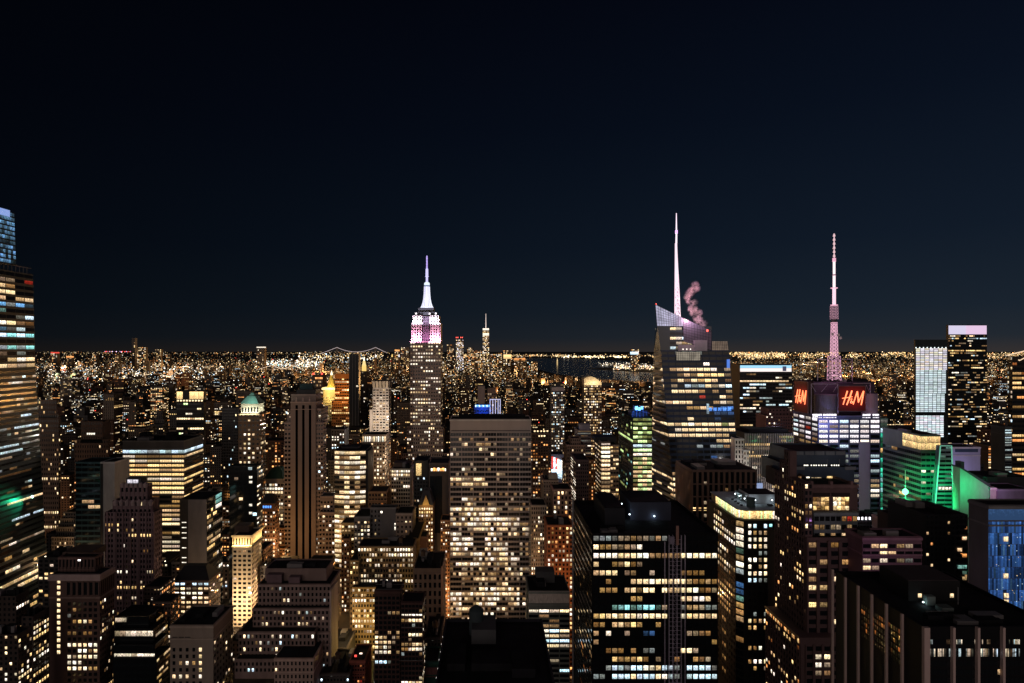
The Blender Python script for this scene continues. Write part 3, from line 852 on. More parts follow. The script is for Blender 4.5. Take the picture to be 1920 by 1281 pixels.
b = bld('flared', 'office_tower', 'pale stone tower with a flared louvred crown and regular rows of windows', 'office tower', 1000, stone((.44, .38, .33)), vb=815)
x0, x1, Ya, Yb, z0, z1 = b.tier(699, 729, 727, xb=733, F=st(6, 5.1, .72, .5, .55, 'Ww', top=2, g=.5, dim=.5), R=st(5, 5, .4, .5, .05, 'w'))
M = b.part('crown', stone((.55, .45, .33)))
for k in range(5): M.prism([(wx(699.5 + k * 6, 1000), 999, z1), (wx(703.5 + k * 6, 1000), 999, z1), (wx(703.5 + k * 6, 1000), 1003, z1), (wx(699.5 + k * 6, 1000), 1003, z1)],
                           [(wx(698 + k * 6.3, 1000), 998, z1 + 11), (wx(703 + k * 6.3, 1000), 998, z1 + 11), (wx(703 + k * 6.3, 1000), 1003, z1 + 11), (wx(698 + k * 6.3, 1000), 1003, z1 + 11)])
b.pbox('wall', stone((.10, .09, .085)), 698, 731, 714.5, 727.2, 1003.2, 24)
light('POINT', 'facade_floodlight', (wx(712, 960), 950, wz(790, 1000)), 160000, (1, .86, .7), 4)
b.tier(693, 699.2, 768, Y=1002, dep=25)

b = bld('whitetop', 'office_block', 'block with a brilliant white arcaded top storey behind the curved lit office block', 'office block', 820, stone((.30, .24, .19)), vb=905, nmax=60)
b.tier(679, 724, 815, 830, dep=30, mat=PALE, wall='crown', F=st(4, 9, .6, .75, 1, 'Ww', g=.95, dim=0, top=2))
b.tier(695, 722, 829, xb=733, Y=812, F=st(5, 7, .55, .5, .55, 'Ww', mul=2, rowd=.1), R=st(5, 7, .5, .5, .25, 'wo'))
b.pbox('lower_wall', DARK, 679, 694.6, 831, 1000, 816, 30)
for y in (800,): light('POINT', 'street_light', (wx(737, 800), 810, 110), 30000, (1, .82, .6), 4)

b = bld('curved', 'office_block', 'rounded office block ringed by brilliant yellow lit storeys', 'office block', 650, stone((.16, .13, .10)), vb=980)
S = st(9.5, 9.3, .97, .6, .75, 'wyWw', row=.3, rowd=.12, run=.5, g=1.0, mul=4, span=.35, dim=.25)
cxp, Yc = wx(655, 650), 650
pts = []
for k in range(7):
    a = math.radians(-12 + k * 4)
    pts.append((wx(626 + k * 9.7, 650), 650 + 3.2 * ((k - 3) / 3.0) ** 2))
z1 = wz(845, 650)
poly = pts + [(pts[-1][0], 690), (pts[0][0], 690)]
M = b.mb('wall', b.mat)
M.prism([(x, y, 0) for x, y in poly], [(x, y, z1) for x, y in poly])
b.rng = np.random.default_rng(77)
R7 = []
for r in range(18): R7.append(''.join(random.Random(r * 7 + k).choice('WWWYYYwy.' if r in (1, 4, 5, 8) else 'WYWYyyw') for k in range(12)))
for r in (0, 2, 4): R7[r] = 'WYWYWYWYWYWY'
for r in (6, 7, 11): R7[r] = '.y..Yw..y..y'
for k in range(6):
    (xa, ya), (xb_, yb_) = pts[k], pts[k + 1]
    b.facade((xa, ya, 0), (xb_, yb_, 0), (xb_, yb_, z1), (xa, ya, z1), dict(S, rows=[r[2 * k:2 * k + 2] for r in R7], nx=1, wf=.985, bot=0), 650 / FPX, b.mat)
b.mb('roof', ROOF).prism([(x, y, z1) for x, y in poly], [(x, y, z1 + .3) for x, y in poly])
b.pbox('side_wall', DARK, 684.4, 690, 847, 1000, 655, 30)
b.facade((pts[-1][0] + .2, 652, 0), (pts[-1][0] + .2, 690, 0), (pts[-1][0] + .2, 690, z1), (pts[-1][0] + .2, 652, z1), st(12, 9.3, .9, .5, .3, 'wW', rowd=.4), .58, b.mat)
b.foot.append((pts[0][0], pts[-1][0], 650, 690, z1, 626, 692, 845))
b.pbox('rooftop_unit', DARK, 640, 672, 838, 847, 662, 14)

b = bld('creamgrid', 'office_block', 'cream gridded slab with a brilliantly lit double top storey', 'office block', 640, CREAM, vb=965)
R8 = ['WWWWWWWW', 'WYWYWYWY', '.Ww.....', '....w...', '.....WWW', 'WW......', '........', '.w......', '........', '........', '........', 'WWw.....', '......WY', '.O......', '........', '.w......', '........', '........']
b.tier(734, 769, 879, xb=775, F=st(4.4, 7.1, .74, .62, .1, 'wW', rows=R8, pier=.5, span=.3, nx=8, top=1), R=None)
b.clutter(2, b.foot[0], 5)
b.pbox('penthouse', DKBROWN, 738, 770, 868, 879, 652, 14)

b = bld('brownbox', 'office_block', 'brown block with orange lit storeys left of the cream gridded slab', 'office block', 600, stone((.22, .12, .065)), vb=960, nmax=60)
b.tier(691, 725, 921, dep=25, F=st(5.5, 8.5, .55, .5, .3, 'yow', top=3, row=.1))
b = bld('signroof', 'office_block', 'dark block carrying a row of glowing orange white sign letters', 'office block', 610, stone((.05, .045, .045)), vb=955, nmax=60)
b.tier(804, 841, 868, dep=30, mat=stone((.09, .075, .07)), F=None)
for k, (a, c) in enumerate(((808, 811), (812, 816), (817, 819), (820, 824), (825, 828), (829, 833), (834, 836))): b.pane(a, c, 878.5 - (k % 2), 883.5, 'o' if k % 3 else 'W', 1.6)
b.pbox('dark_front', GL, 806, 829, 893, 1000, 609.6, .3)
b.pane(780, 790, 869, 892, 'y', .7, Y=618, mul=4)
b.tier(776, 803, 864, Y=622, dep=30, mat=DARK, F=st(5, 7, .5, .5, .12, 'wWc', top=30))
b = bld('gable', 'ornate_tower', 'brown gothic tower with a steep lit gable and rows of warm windows', 'tower', 590, stone((.32, .20, .12)), vb=1025, nmax=80)
x0, x1, Ya, Yb, z0, z1 = b.tier(785, 812, 947, dep=22, F=st(4.4, 6.6, .55, .55, .45, 'wWy', row=.25, top=4, dim=.3), roof=False)
M = b.part('gable_roof', stone((.05, .05, .06)))
M.prism([(x0, Ya, z1), (x1, Ya, z1), (x1, Yb, z1), (x0, Yb, z1)], [(x0 + 4, Ya + 6, z1 + 13), (x1 - 4, Ya + 6, z1 + 13), (x1 - 4, Yb - 4, z1 + 13), (x0 + 4, Yb - 4, z1 + 13)])
M = b.part('lit_gable', stone((.5, .34, .16)))
cx = (x0 + x1) / 2
M.prism([(cx - 3.5, Ya - .4, z1), (cx + 3.5, Ya - .4, z1), (cx + 3.5, Ya + 3, z1), (cx - 3.5, Ya + 3, z1)], [(cx - .3, Ya - .4, z1 + 9), (cx + .3, Ya - .4, z1 + 9), (cx + .3, Ya + 3, z1 + 9), (cx - .3, Ya + 3, z1 + 9)])
light('POINT', 'gable_floodlight', (cx, Ya - 6, z1 - 1), 1200, (1, .66, .2), 1)
light('POINT', 'street_light', (wx(800, 560), 565, 20), 50000, (1, .55, .22), 5)
b = bld('orangeslim', 'office_tower', 'slim orange lit brick tower tucked against the left of the travertine slab', 'office tower', 580, stone((.34, .18, .10)), vb=1060, nmax=60)
b.tier(826, 843, 975, dep=20, F=st(4.5, 7, .5, .5, .35, 'woW'))
b = bld('darkslim', 'office_block', 'nearly black narrow block behind the gabled tower, speckled with tiny white lamps', 'office block', 640, DARK, vb=1000, nmax=40)
b.tier(812, 843, 900, dep=20, F=st(4.6, 6.5, .3, .3, .3, 'cW', dark=False))

b = bld('loft', 'office_block', 'large brown loft block with a bright lit top storey and many rows of warm windows', 'office block', 500, stone((.21, .145, .085)), vb=1190)
x0, x1, Ya, Yb, z0, z1 = b.tier(671, 775, 1024, ybk=1008, Y=512, F=None)
R9 = ['WWWWWw.wWWWw.WWWWWWw', '....wWW..wWWWWWWWWWW', '...WW...w.......w.ww', '....w.WW.ww.w.wow.ww', '..w..w.....ww.w.....', 'wWWw..www..w.www....', 'wwWWWWW.WWWWWWwW.WWW', '......ww..w.........', 'wwww..WWw.ww.....w..', 'WWWWW.WWW.WWw.......']
b.facade((x0, 512, wz(1124, 512)), (x1, 512, wz(1124, 512)), (x1, 512, z1), (x0, 512, z1), st(5.3, 9.7, .62, .55, .3, 'wWy', rows=R9, nx=20, top=2), .457, b.mat)
b.tier(660, 730, 1100, None, Y=500, dep=20, F=st(5.4, 9.8, .6, .52, .55, 'wWy', row=.35, rowd=.2, top=2))
b.tier(656, 672, 1050, None, Y=505, dep=30, F=st(5, 9.8, .6, .5, .3, 'wWy'))
b.clutter(5, b.foot[0], 4, tank=1)
light('POINT', 'street_light', (wx(690, 470), 478, 30), 24000, (1, .68, .18), 4)
light('POINT', 'street_light', (wx(640, 470), 480, 40), 20000, (1, .66, .3), 4)
b = bld('bluntgrey', 'office_block', 'grey block with a blank windowless centre and a small lamp, above the brown loft block', 'office block', 560, stone((.13, .125, .13)), vb=1010, nmax=60)
b.tier(694, 742, 951, xb=745, F=None)
b.facade((wx(694, 560), 560, 0), (wx(714, 560), 560, 0), (wx(714, 560), 560, wz(955, 560)), (wx(694, 560), 560, wz(955, 560)), st(7, 8.5, .4, .5, .15, 'wW'), .5, b.mat)
b.pane(713.5, 717, 958.5, 962.5, 'W', 1.5)
b.tier(664, 694, 968, Y=556, dep=30, F=st(6, 7.6, .6, .5, .55, 'wWW', top=8))
b.tier(742.3, 773, 962, Y=556, dep=26, mat=STONE, F=st(8, 9, .4, .5, .15, 'w', top=4))
b.pane(739.5, 741.8, 981, 985, 'W', 1); b.pane(739.5, 741.8, 988, 994, 'W', 1)
b = bld('amberlow', 'office_block', 'amber lit low block between the striped stone tower and the brown loft block', 'office block', 600, stone((.36, .25, .12)), vb=1060, nmax=50)
b.tier(640, 664, 980, dep=20, F=st(5.6, 8, .6, .5, .45, 'wWy', top=4))
b.tier(640, 655, 1010, Y=590, dep=20, mat=ORANGE, F=st(5, 8, .5, .5, .4, 'wWo'))
b = bld('ambercorner', 'office_block', 'plain amber brick box behind the right end of the brown loft block', 'office block', 535, stone((.40, .26, .10)), vb=1045, nmax=10)
b.tier(762, 785, 1010, xb=800, ybk=None)
b.tier(785.5, 800, 1006, Y=545, dep=18, mat=ORANGE)
light('POINT', 'roof_lamp', (wx(766, 520), 522, wz(1022, 520)), 3500, (1, .72, .3), .6)
b = bld('colonnade', 'office_block', 'brown block with a stone colonnade of tall windows left of the travertine slab', 'office block', 470, stone((.20, .14, .11)), vb=1200, nmax=40)
b.tier(775, 829, 1066, dep=40, F=st(9, 16, .5, .62, .03, 'wo', top=8, span=.4, pier=.6), roofmat=ROOF)
b.clutter(6, b.foot[0], 6, tank=1)
M = b.part('corner_pier', stone((.42, .24, .16))); M.box(wx(829, 470) - .8, wx(829, 470) + .5, 469.3, 470.5, 0, wz(1062, 470))
b = bld('darkbrick', 'office_block', 'dark red brick block with two wings and clusters of brilliant windows', 'office block', 380, stone((.055, .028, .026)), vb=1281)
RA = ['......', '......', '......', '...www', '......', '......', '......', 'y..y.y', 'WWw.ww', 'WWWYw.', 'WyWw..', 'WWWW.w', '......', 'CCCc..', '......', '......']
b.tier(702, 750, 1107, ybk=1090, F=st(8, 9.2, .72, .6, .3, 'w', rows=RA, nx=6, top=10, mul=2))
RB = ['......', '.....w', 'WWWWWW', 'oyYYYY', '...c..', '......', '..WWWW', '..w...', 'yyyYYY', 'ooWWWW', 'c....w', '......', '......', '......']
b.tier(752, 792, 1128, Y=372, xb=797, F=st(6.5, 8.9, .8, .62, .3, 'w', rows=RB, nx=6, top=4, mul=2), R=st(6, 9, .5, .55, .25, 'wW'))
M = b.part('roof_rail', STEEL)
for Y_, yy in ((379.6, 1107), (388, 1098)): M.box(wx(704, Y_), wx(790, Y_), Y_, Y_ + .2, wz(yy, Y_) + .6, wz(yy, Y_) + .8)
M.box(wx(752, 371.5), wx(793, 371.5), 371.4, 371.7, wz(1176, 372), wz(1175.3, 372))
M.box(wx(748, 371.5), wx(793, 371.5), 371.0, 371.3, wz(1237.5, 372), wz(1236.8, 372))
b.clutter(4, b.foot[0], 3)
b = bld('redlow', 'low_house', 'small low brick house with a red glowing roof sign near the bottom edge', 'house', 430, stone((.22, .06, .05)), vb=1281, nmax=20)
b.tier(655, 684, 1238, dep=24, F=st(5, 7, .6, .5, .2, 'or'), mat=stone((.2, .06, .045)))
b.pbox('roof_sign', lamp_mat((1, .08, .06), 1.2), 664.5, 668.5, 1229, 1240, 436, 1)
b.pbox('roof_sign', lamp_mat((1, .75, .6), 1.6), 674, 679, 1225, 1236, 440, 1)
for key, lab, xl, xr, yt, Y in (('bl1', 'low unlit flat roofed block at the foot of the broad stepped stone block', 592, 650, 1215, 470), ('bl2', 'dark flat roofed block with a skylight at the bottom edge', 600, 655, 1262, 420), ('bl3', 'low block with a pale roof beside the dark red brick block', 700, 728, 1258, 400), ('bl4', 'low block with a tan painted side wall, before the dark red brick block', 728, 748, 1246, 395),
                                  ('bl5', 'dark low block with white lamps right of the dark red brick block', 796, 826, 1195, 420)):
    b = bld(key, 'low_block', lab, 'low building', Y, stone((.30, .20, .13) if key == 'bl4' else (.06, .05, .05)), vb=1281, nmax=12)
    b.tier(xl, xr, yt, dep=34, F=st(6, 9, .5, .5, .12, 'wWc'))
    b.clutter(4, b.foot[0], 3, tank=1)
b = bld('mural', 'low_block', 'low block with a green and pink painted mural wall beside the foreground black roof', 'low building', 400, stone((.03, .09, .075)), vb=1281, nmax=5)
b.tier(794, 822, 1240, dep=20)
b.pbox('painted_wall', stone((.28, .13, .13), var=.5, scale=.3), 796, 820, 1252, 1270, 399.6, .3)

# travertine gridded slab
b = bld('slab', 'office_slab', 'wide travertine slab with seven bays of ribbon windows, half of them lit', 'skyscraper', 560, TRAV, vb=1160)
x0, x1, Ya, Yb, z0, z1 = b.tier(844, 996, 786, ybk=779, F=None)
RS = []
rr = random.Random(3)
for r in range(40):
    base = [0, 0, 'wwww...', '..w..w.', 'ww.w...', 'w......', 0, '.w.....', '....w..', 'WwY....', 'yYyy...', '.y.....', 0, '.ww..w.', '.w.w...', 'WWYWwww', 'yWWWw..', 'wWWWWW.', 'WWWWWWw', 'wwYwYww', 'W..W.ww', 'wW.Ww..', 'WW.wW.w', 'WwwWW.y', 'YYWWWw.', '..WWWW.', 'WWWyww.', '.wwwwww', 'yyyyywy', '.yYYy..', '...wy..', '..YWYW.', 'WWYWWWw', 'WwwWwWw', 'Wwww.ww', 'WY..w..', 'w.Ww...', '.w..w..'][r] if r < 38 else 0
    RS.append(base or '.......')
R3 = []
for r in RS:
    o_ = ''
    for c in r:
        for q in range(4):
            if c == '.': o_ += '.' if rr.random() < .90 else 'w'
            elif c.isupper(): o_ += c if rr.random() < .80 else rr.choice('wy.')
            else: o_ += rr.choice([c, c.upper(), '.', c, '.'])
    R3.append(o_)
zc0, zc1 = wz(1165, 560), wz(810, 560)
b.facade((x0, 560, zc0), (x1, 560, zc0), (x1, 560, zc1), (x0, 560, zc1), st(5.4, 9.35, .94, .62, .5, 'wW', rows=R3, nx=28, span=.55, g=.85), .5, TRAV)
b.facade((x0, 560, zc0), (x1, 560, zc0), (x1, 560, zc1), (x0, 560, zc1), st(21.5, 9.35, .945, .62, 0, 'w', nx=7, pier=.8, dark=False), .5, TRAV)
M = b.part('top_band_joint', DARK)
M.box(x0 + 1, x1 - 1, 559.9, 560, wz(808.5, 560), wz(807, 560))
b.mb('wall', TRAV)
b.pbox('rooftop_unit', ROOF, 860, 985, 779, 786, 575, 14)

# foreground black roof at the bottom
b = bld('blackroof', 'office_block', 'black flat roofed block in the foreground at the middle of the bottom edge', 'office block', 176, stone((.012, .012, .018), .9), vb=1281, nmax=20)
x0, x1 = -16.5, 21.0
b.mb('wall', b.mat).box(x0, x1, 150, 232, 0, wz(1165, 230) - 1)
M = b.mb('parapet', stone((.02, .02, .03)))
zt = wz(1165, 230)
M.box(x0, x1, 231.4, 232, zt - 1, zt)
M.box(x0, x0 + .6, 150, 231.4, zt - 1, zt)
M.box(x1 - .6, x1, 150, 231.4, zt - 1, zt)
b.mb('roof', ROOF).box(x0 + .6, x1 - .6, 150, 231.4, zt - 1.2, zt - .95)
for px0, px1, py, Y, dep, hh in ((884, 930, 1162, 214, 12, 4.2), (884, 960, 1180, 196, 9, 1.6), (838, 872, 1190, 196, 14, 1.5), (960, 1004, 1200, 192, 12, 2)):
    b.part('rooftop_unit', DKGREY if hh > 3 else ROOF).box(wx(px0, Y), wx(px1, Y), Y, Y + dep, zt - 1, zt + hh)
b.part('water_tank', stone((.04, .055, .065))).lathe(wx(893, 222), 222, [(zt - 1, 2.7), (zt + 8, 2.7), (zt + 9.5, .8)], 20)
M = b.part('parapet_lamps', lamp_mat((1, .95, .9), 1.5))
for k in range(12): M.box(x0 - .28, x0 - .05, 160 + k * 5.5, 160.5 + k * 5.5, zt - 2.2, zt - 1.4)
M = b.part('skylight', lamp_mat((.62, .45, .7), .35))
for k in range(4): M.box(-3 + k * 5.6, 1.2 + k * 5.6, 183, 186.2, zt - .94, zt - .5)
b.foot.append((x0, x1, 150, 232, zt, 800, 1036, 1160))

# ================================================================== the floodlit art deco skyscraper
YE = 1150
LIME = stone((.52, .46, .42), .7, .08)
b = bld('empire', 'landmark_skyscraper', 'art deco skyscraper whose stepped crown is floodlit pink and white under a glowing mast', 'skyscraper', YE, stone((.26, .205, .19), var=.12), vb=858, nmax=100)
RE = ['WWWWW.wwWWWW', 'ww.W....w.w.', 'WWWWWwwW.WWW', 'W..W.wW..WWW', '.W..w.W.....', '.wWWWW.W.WwW', 'W...W.......', 'WWWw.wW.WWWW', '.wW.W.w.W..W', 'WWW..W..W.WW', 'w..WW...W...', 'W.WWWWWW.WWW', '.WW.w.W.WW.W', 'wWw..W...W..']
x0, x1, Ya, Yb, z0, z1 = b.tier(769, 826.5, 640, 812, dep=42, xb=None, F=st(4.85, 6.7, .62, .42, .60, 'WwW', rowd=.10, run=.45, dim=.22, top=0, nx=12, pier=.5), R=st(5, 6.7, .5, .5, .2, 'w'), roof=False)
b.tier(763, 831, 800, 862, Y=1143, dep=50, F=st(4.0, 6.7, .55, .5, .35, 'WwW', run=.2, dim=.4, pier=.5))
b.tier(753, 842, 850, None, Y=1136, dep=60, F=st(4.0, 6.7, .55, .5, .3, 'WwW', dim=.4, pier=.5))
def crown(part, xl, xr, yt, yb, Y, dep, S=None):
    M = b.part(part, LIME)
    q = wx(xl, Y), wx(xr, Y), wz(yb, Y), wz(yt, Y)
    M.box(q[0], q[1], Y, Y + dep, q[2], q[3])
    if S: b.facade((q[0], Y, q[2]), (q[1], Y, q[2]), (q[1], Y, q[3]), (q[0], Y, q[3]), S, Y / FPX, LIME)
SW = lambda n: st(4, 5.2, .42, .6, 0, 'w', nx=n)
crown('crown_block', 771, 790.5, 606, 640, YE + .5, 40, SW(4))
crown('crown_block', 806.5, 826, 606, 640, YE + .5, 40, SW(4))
LIME0 = LIME; LIME = stone((.10, .075, .10)); crown('crown_recess', 790.3, 806.7, 593, 640, YE + 4, 34, SW(4)); LIME = LIME0  # recess stone darkened to purple where less floodlight should fall
crown('crown_block', 774, 791.5, 592, 606.1, YE + 2, 36, SW(3))
crown('crown_block', 805.5, 823, 592, 606.1, YE + 2, 36, SW(3))
b.pbox('crown_tier', DKGREY, 779, 818, 585, 592.2, YE + 6, 28)
b.pbox('crown_tier', DKGREY, 784, 813, 577, 585.2, YE + 8, 24)
for px in (778.5, 804, 815.5): b.pbox('floodlight_box', lamp_mat((1, .92, .95), 1.3), px, px + 3, 586.5, 590, YE + 4.5, 1)
cx, cye = wx(798.5, YE), YE + 20
pxm = YE / FPX
M = b.part('mast_base', lamp_mat((.80, .84, 1.0), 1.3))
pr = [(577, 12.3), (575.2, 12.3), (575, 11.3), (571, 9.8), (566, 8.3), (560, 7.1), (552, 6.3), (544, 5.8), (536, 5.6)]
M.lathe(cx, cye, [(wz(y, YE + 8), r * pxm) for y, r in pr], 12)
M = b.part('mast_fin', lamp_mat((.45, .38, .78), .75))
for k in (-1, 1):
    for j in (.38, .72):
        q = [(cx + k * j * r * pxm, cye - (1 - j * j) ** .5 * r * pxm * 1.02, wz(y, YE)) for y, r in pr[2:]]
        for pa, pb_ in zip(q, q[1:]): M.tube(pa, pb_, .55, n=5)
M = b.part('mast_dome', lamp_mat((.25, .42, .8), .35)); M.lathe(cx, cye, [(wz(536, YE), 5.7 * pxm), (wz(533, YE), 5.2 * pxm)], 12)
M = b.part('mast_ring', lamp_mat((.75, .88, 1), 1.1)); M.lathe(cx, cye, [(wz(533, YE), 5.3 * pxm), (wz(529, YE), 5.2 * pxm), (wz(527, YE), 3.0 * pxm)], 12)
M = b.part('antenna', lamp_mat((.58, .56, 1), 1.15)); M.lathe(cx, cye, [(wz(527, YE), 2.2 * pxm), (wz(517, YE), 2.0 * pxm), (wz(516.8, YE), 3.2 * pxm), (wz(515.8, YE), 3.2 * pxm), (wz(515.5, YE), 2.6 * pxm), (wz(502, YE), 2.4 * pxm), (wz(501, YE), 1.5 * pxm)], 8)  # floodlight on the antenna and its tip is given as their own glow
M = b.part('antenna_tip', lamp_mat((.52, .40, 1), 1.1))
prof = [(wz(501, YE), 1.4 * pxm)]
for k in range(8): prof += [(wz(500 - k * 2.9, YE), 1.6 * pxm), (wz(498.8 - k * 2.9, YE), 1.6 * pxm), (wz(498.6 - k * 2.9, YE), .8 * pxm), (wz(497.3 - k * 2.9, YE), .8 * pxm)]
M.lathe(cx, cye, prof + [(wz(476.5, YE), .9 * pxm)], 6)
xm = lambda px: wx(px, YE)
for a, c, col, en, yy, dy in ((771, 790.5, (1, .42, .74), 32000, 641, 0), (806.5, 826, (1, .42, .74), 32000, 641, 0), (774, 791.5, (.84, .78, 1), 24000, 606.5, 0), (805.5, 823, (.84, .78, 1), 24000, 606.5, 0), (791, 806, (.75, .20, .7), 2500, 641, 0)):
    light('AREA', 'crown_floodlight', ((xm(a) + xm(c)) / 2, YE - 7, wz(yy, YE)), en, col, (xm(c) - xm(a)), (math.radians(155), 0, 0), 1.0)

# ================================================================== white spired glass tower
YO = 600
b = bld('bryant', 'glass_tower', 'faceted glass skyscraper with a slanted crown, a white lit spire and a plume of steam', 'skyscraper', YO, GLB, vb=925, nmax=100)
GM = stone((.022, .040, .085), .3)
def P(px, py, Y): return (wx(px, Y), Y, wz(py, Y))
def G0(px, Y): return (wx(px, Y), Y, 0.0)
bot = [G0(1283, 600), G0(1406, 600), G0(1402, 660), G0(1217, 660)]
zt = wz(657, 600)
top = [(wx(1239, 600), 600, zt), (wx(1367, 600), 600, zt), (wx(1364, 650), 650, zt), (wx(1226, 650), 650, zt)]
NS = 24
for k in range(NS):
    mixp = lambda f: [tuple(np.array(p) * (1 - f) + np.array(q) * f) for p, q in zip(bot, top)]
    b.mb('wall', GLB).prism(mixp(k / NS), mixp((k + 1) / NS))
RO = ['..cccc....', '..........', '......W...', '.wYYYYYW.w', '..yYyOOOOw', '.wWyYOOY.y', '.w.CcCWwWC', '.YYYYo.w.y', '.....r..Ww', 'YYYY...wWw', '...ooYo.bB', '.......bbb', '...Y...b..', 'YYYWYWYYgY', '.WYYYYYYYY', 'YYYYYYYYY.', '.......YYY', '....c.ccww', '..........', '......b...', '..........', '..........', 'y.........', 'YY..w.....', 'YYYY......', 'Y.Y.......', 'YYY.......', '.w........', '..Y.......'] + ['.y..Y.....'] * 22
b.facade(bot[0], bot[1], top[1], top[0], st(14.5, 10.3, .9, .55, .4, 'w', rows=RO, nx=10, mul=3, span=.3, pier=.12, g=.9), YO / FPX, GM)
RL = ['.', '.', '.', 'Y', '.', 'YW', 'YY', 'o.', '.', 'YW', 'Y.', '.', '.', 'YY', 'Y.', 'YW', '.', 'c.', '.', '.', '.', '.', 'Y.', 'YY', 'YY', '.Y', 'Y']
b.facade(bot[3], bot[0], top[0], top[3], st(16, 10.3, .92, .5, .4, 'wyW', rows=[(r * 4)[:4] for r in RL] + ['.Y..'] * 20, nx=4, mul=3, span=.3, g=.85), YO / FPX, GM)
# upper prism with the slanted screen
ub = [(wx(1239, 602), 602, zt - 2), (wx(1334, 602), 602, zt - 2), (wx(1330, 640), 640, zt - 2), (wx(1226, 648), 648, zt - 2)]
zb = wz(612, 602)
um = [(wx(1233, 602), 602, zb), (wx(1334, 602), 602, zb), (wx(1330, 640), 640, zb), (wx(1228, 648), 648, zb)]
b.mb('wall', GLB).prism(ub, um)
b.facade(ub[3], ub[0], um[0], um[3], st(12, 10.2, .75, .6, .8, 'WW', nx=1, dim=0, mul=2), .54, GM)
RU = ['.....', 'WW...', '.....', 'WWWw.', '..wwWl', ]
b.facade((wx(1256, 602), 602, wz(657, 602)), (wx(1312, 602), 602, wz(657, 602)), (wx(1312, 602), 602, wz(612, 602)), (wx(1256, 602), 602, wz(612, 602)), st(11, 9, .94, .55, 0, 'c', rows=['WW...', '.....', 'WWCc.', '.WwWw', 'CwWww'], nx=5, mul=4, g=.85), .54, GM)
b.pbox('roof_housing', stone((.30, .31, .34), .5), 1302, 1326, 638, 658, 598.6, 3)
b.pbox('roof_housing', stone((.36, .36, .38), .5), 1272, 1302, 647, 658, 599, 2.5)
for px in (1280, 1287, 1294): b.pbox('roof_lamp', lamp_mat((1, .9, .75), 2.2), px, px + 1.6, 654, 656, 598.7, .25)
# open glazed screens
def screen(part, corners, nx, nz, mat, glow, r=.18, Yo=0):
    """a glazed screen lit from inside, with its steel grid as another part"""
    c = [np.array(p, float) for p in corners]
    M = b.part(part, glow)
    d = np.array((0, .3, 0))
    M.prism([tuple(c[0]), tuple(c[1]), tuple(c[1] + d), tuple(c[0] + d)], [tuple(c[3]), tuple(c[2]), tuple(c[2] + d), tuple(c[3] + d)])
    M = b.part(part + '_grid', mat)
    n = np.array((0, -.12, 0))
    for i in range(nx + 1):
        u = i / nx
        M.tube(tuple(c[0] * (1 - u) + c[1] * u + n), tuple(c[3] * (1 - u) + c[2] * u + n), r, n=4)
    for j in range(nz + 1):
        v = j / nz
        M.tube(tuple(c[0] * (1 - v) + c[3] * v + n), tuple(c[1] * (1 - v) + c[2] * v + n), r, n=4)
def glow_glass(col, s, name):
    m, t, p, o = new_mat(name)
    p.inputs['Base Color'].default_value = (.06, .07, .09, 1)
    p.inputs['Roughness'].default_value = .3
    geo = t.nodes.new('ShaderNodeNewGeometry')
    n = t.nodes.new('ShaderNodeTexNoise'); n.inputs['Scale'].default_value = .16; n.inputs['Detail'].default_value = 3
    t.links.new(geo.outputs['Position'], n.inputs['Vector'])
    r = t.nodes.new('ShaderNodeMapRange')
    r.inputs['From Min'].default_value = .3; r.inputs['From Max'].default_value = .7
    r.inputs['To Min'].default_value = s * .55; r.inputs['To Max'].default_value = s * 1.3
    t.links.new(n.outputs['Fac'], r.inputs['Value'])
    p.inputs['Emission Color'].default_value = (*col, 1)
    t.links.new(r.outputs[0], p.inputs['Emission Strength'])
    m.cycles.emission_sampling = 'NONE'
    return m
SGRID = stone((.02, .02, .03), .5)
screen('crown_screen', [P(1232, 611.5, 601.5), P(1281, 611.5, 601.5), P(1281, 597, 601.5), P(1229, 571.5, 601.5)], 11, 7, SGRID, glow_glass((.72, .70, .95), .62, 'lit_screen'))
screen('crown_screen', [P(1281.2, 612, 601.5), P(1334, 622, 601.5), P(1332, 619, 601.5), P(1281.2, 597, 601.5)], 10, 4, SGRID, glow_glass((.55, .32, .55), .22, 'lit_screen'))
screen('lower_screen', [P(1281.2, 640, 601.4), P(1334, 657, 601.4), P(1334, 622.5, 601.4), P(1281.2, 612.3, 601.4)], 10, 6, SGRID, glow_glass((.35, .16, .28), .07, 'lit_screen'))
screen('shoulder_screen', [P(1335, 657, 604), P(1366, 657, 604), P(1364, 640, 604), P(1335, 640, 604)], 9, 6, SGRID, glow_glass((1, .70, .5), .20, 'lit_screen'))
screen('band_screen', [P(1268, 676, 599.4), P(1313, 676, 599.4), P(1313, 660, 599.4), P(1268, 660, 599.4)], 11, 5, SGRID, glow_glass((1, .86, .66), .28, 'lit_screen'))
SP = lamp_mat((1.0, .76, .88), 1.05)  # floodlight on the spire is put into a glow of the steel itself
M = b.part('spire', SP)
Ys = 622
sx = lambda px: wx(px, Ys)
def spire_ring(y, hw): return [(sx(1266.4 + hw) + dx * hw * Ys / FPX, Ys + dy * hw * Ys / FPX, wz(y, Ys)) for dx, dy in ((-1, -1), (1, -1), (1, 1), (-1, 1))]
lv = [(612, 4.2), (590, 3.9), (575, 3.6), (560, 3.3), (545, 3.0), (530, 2.6), (515, 2.3), (500, 1.9), (485, 1.6), (470, 1.3), (456, 1.1)]
for (ya, ha), (yb, hb) in zip(lv, lv[1:]):
    A, C = spire_ring(ya, ha), spire_ring(yb, hb)
    for i in range(4):
        M.tube(A[i], C[i], .36, n=5)
        M.tube(A[i], C[(i + 1) % 4], .28, n=4)
        M.tube(C[i], C[(i + 1) % 4], .26, n=4)
M.tube((sx(1270), Ys, wz(612, Ys)), (sx(1268), Ys, wz(456, Ys)), .55, .5, n=8)
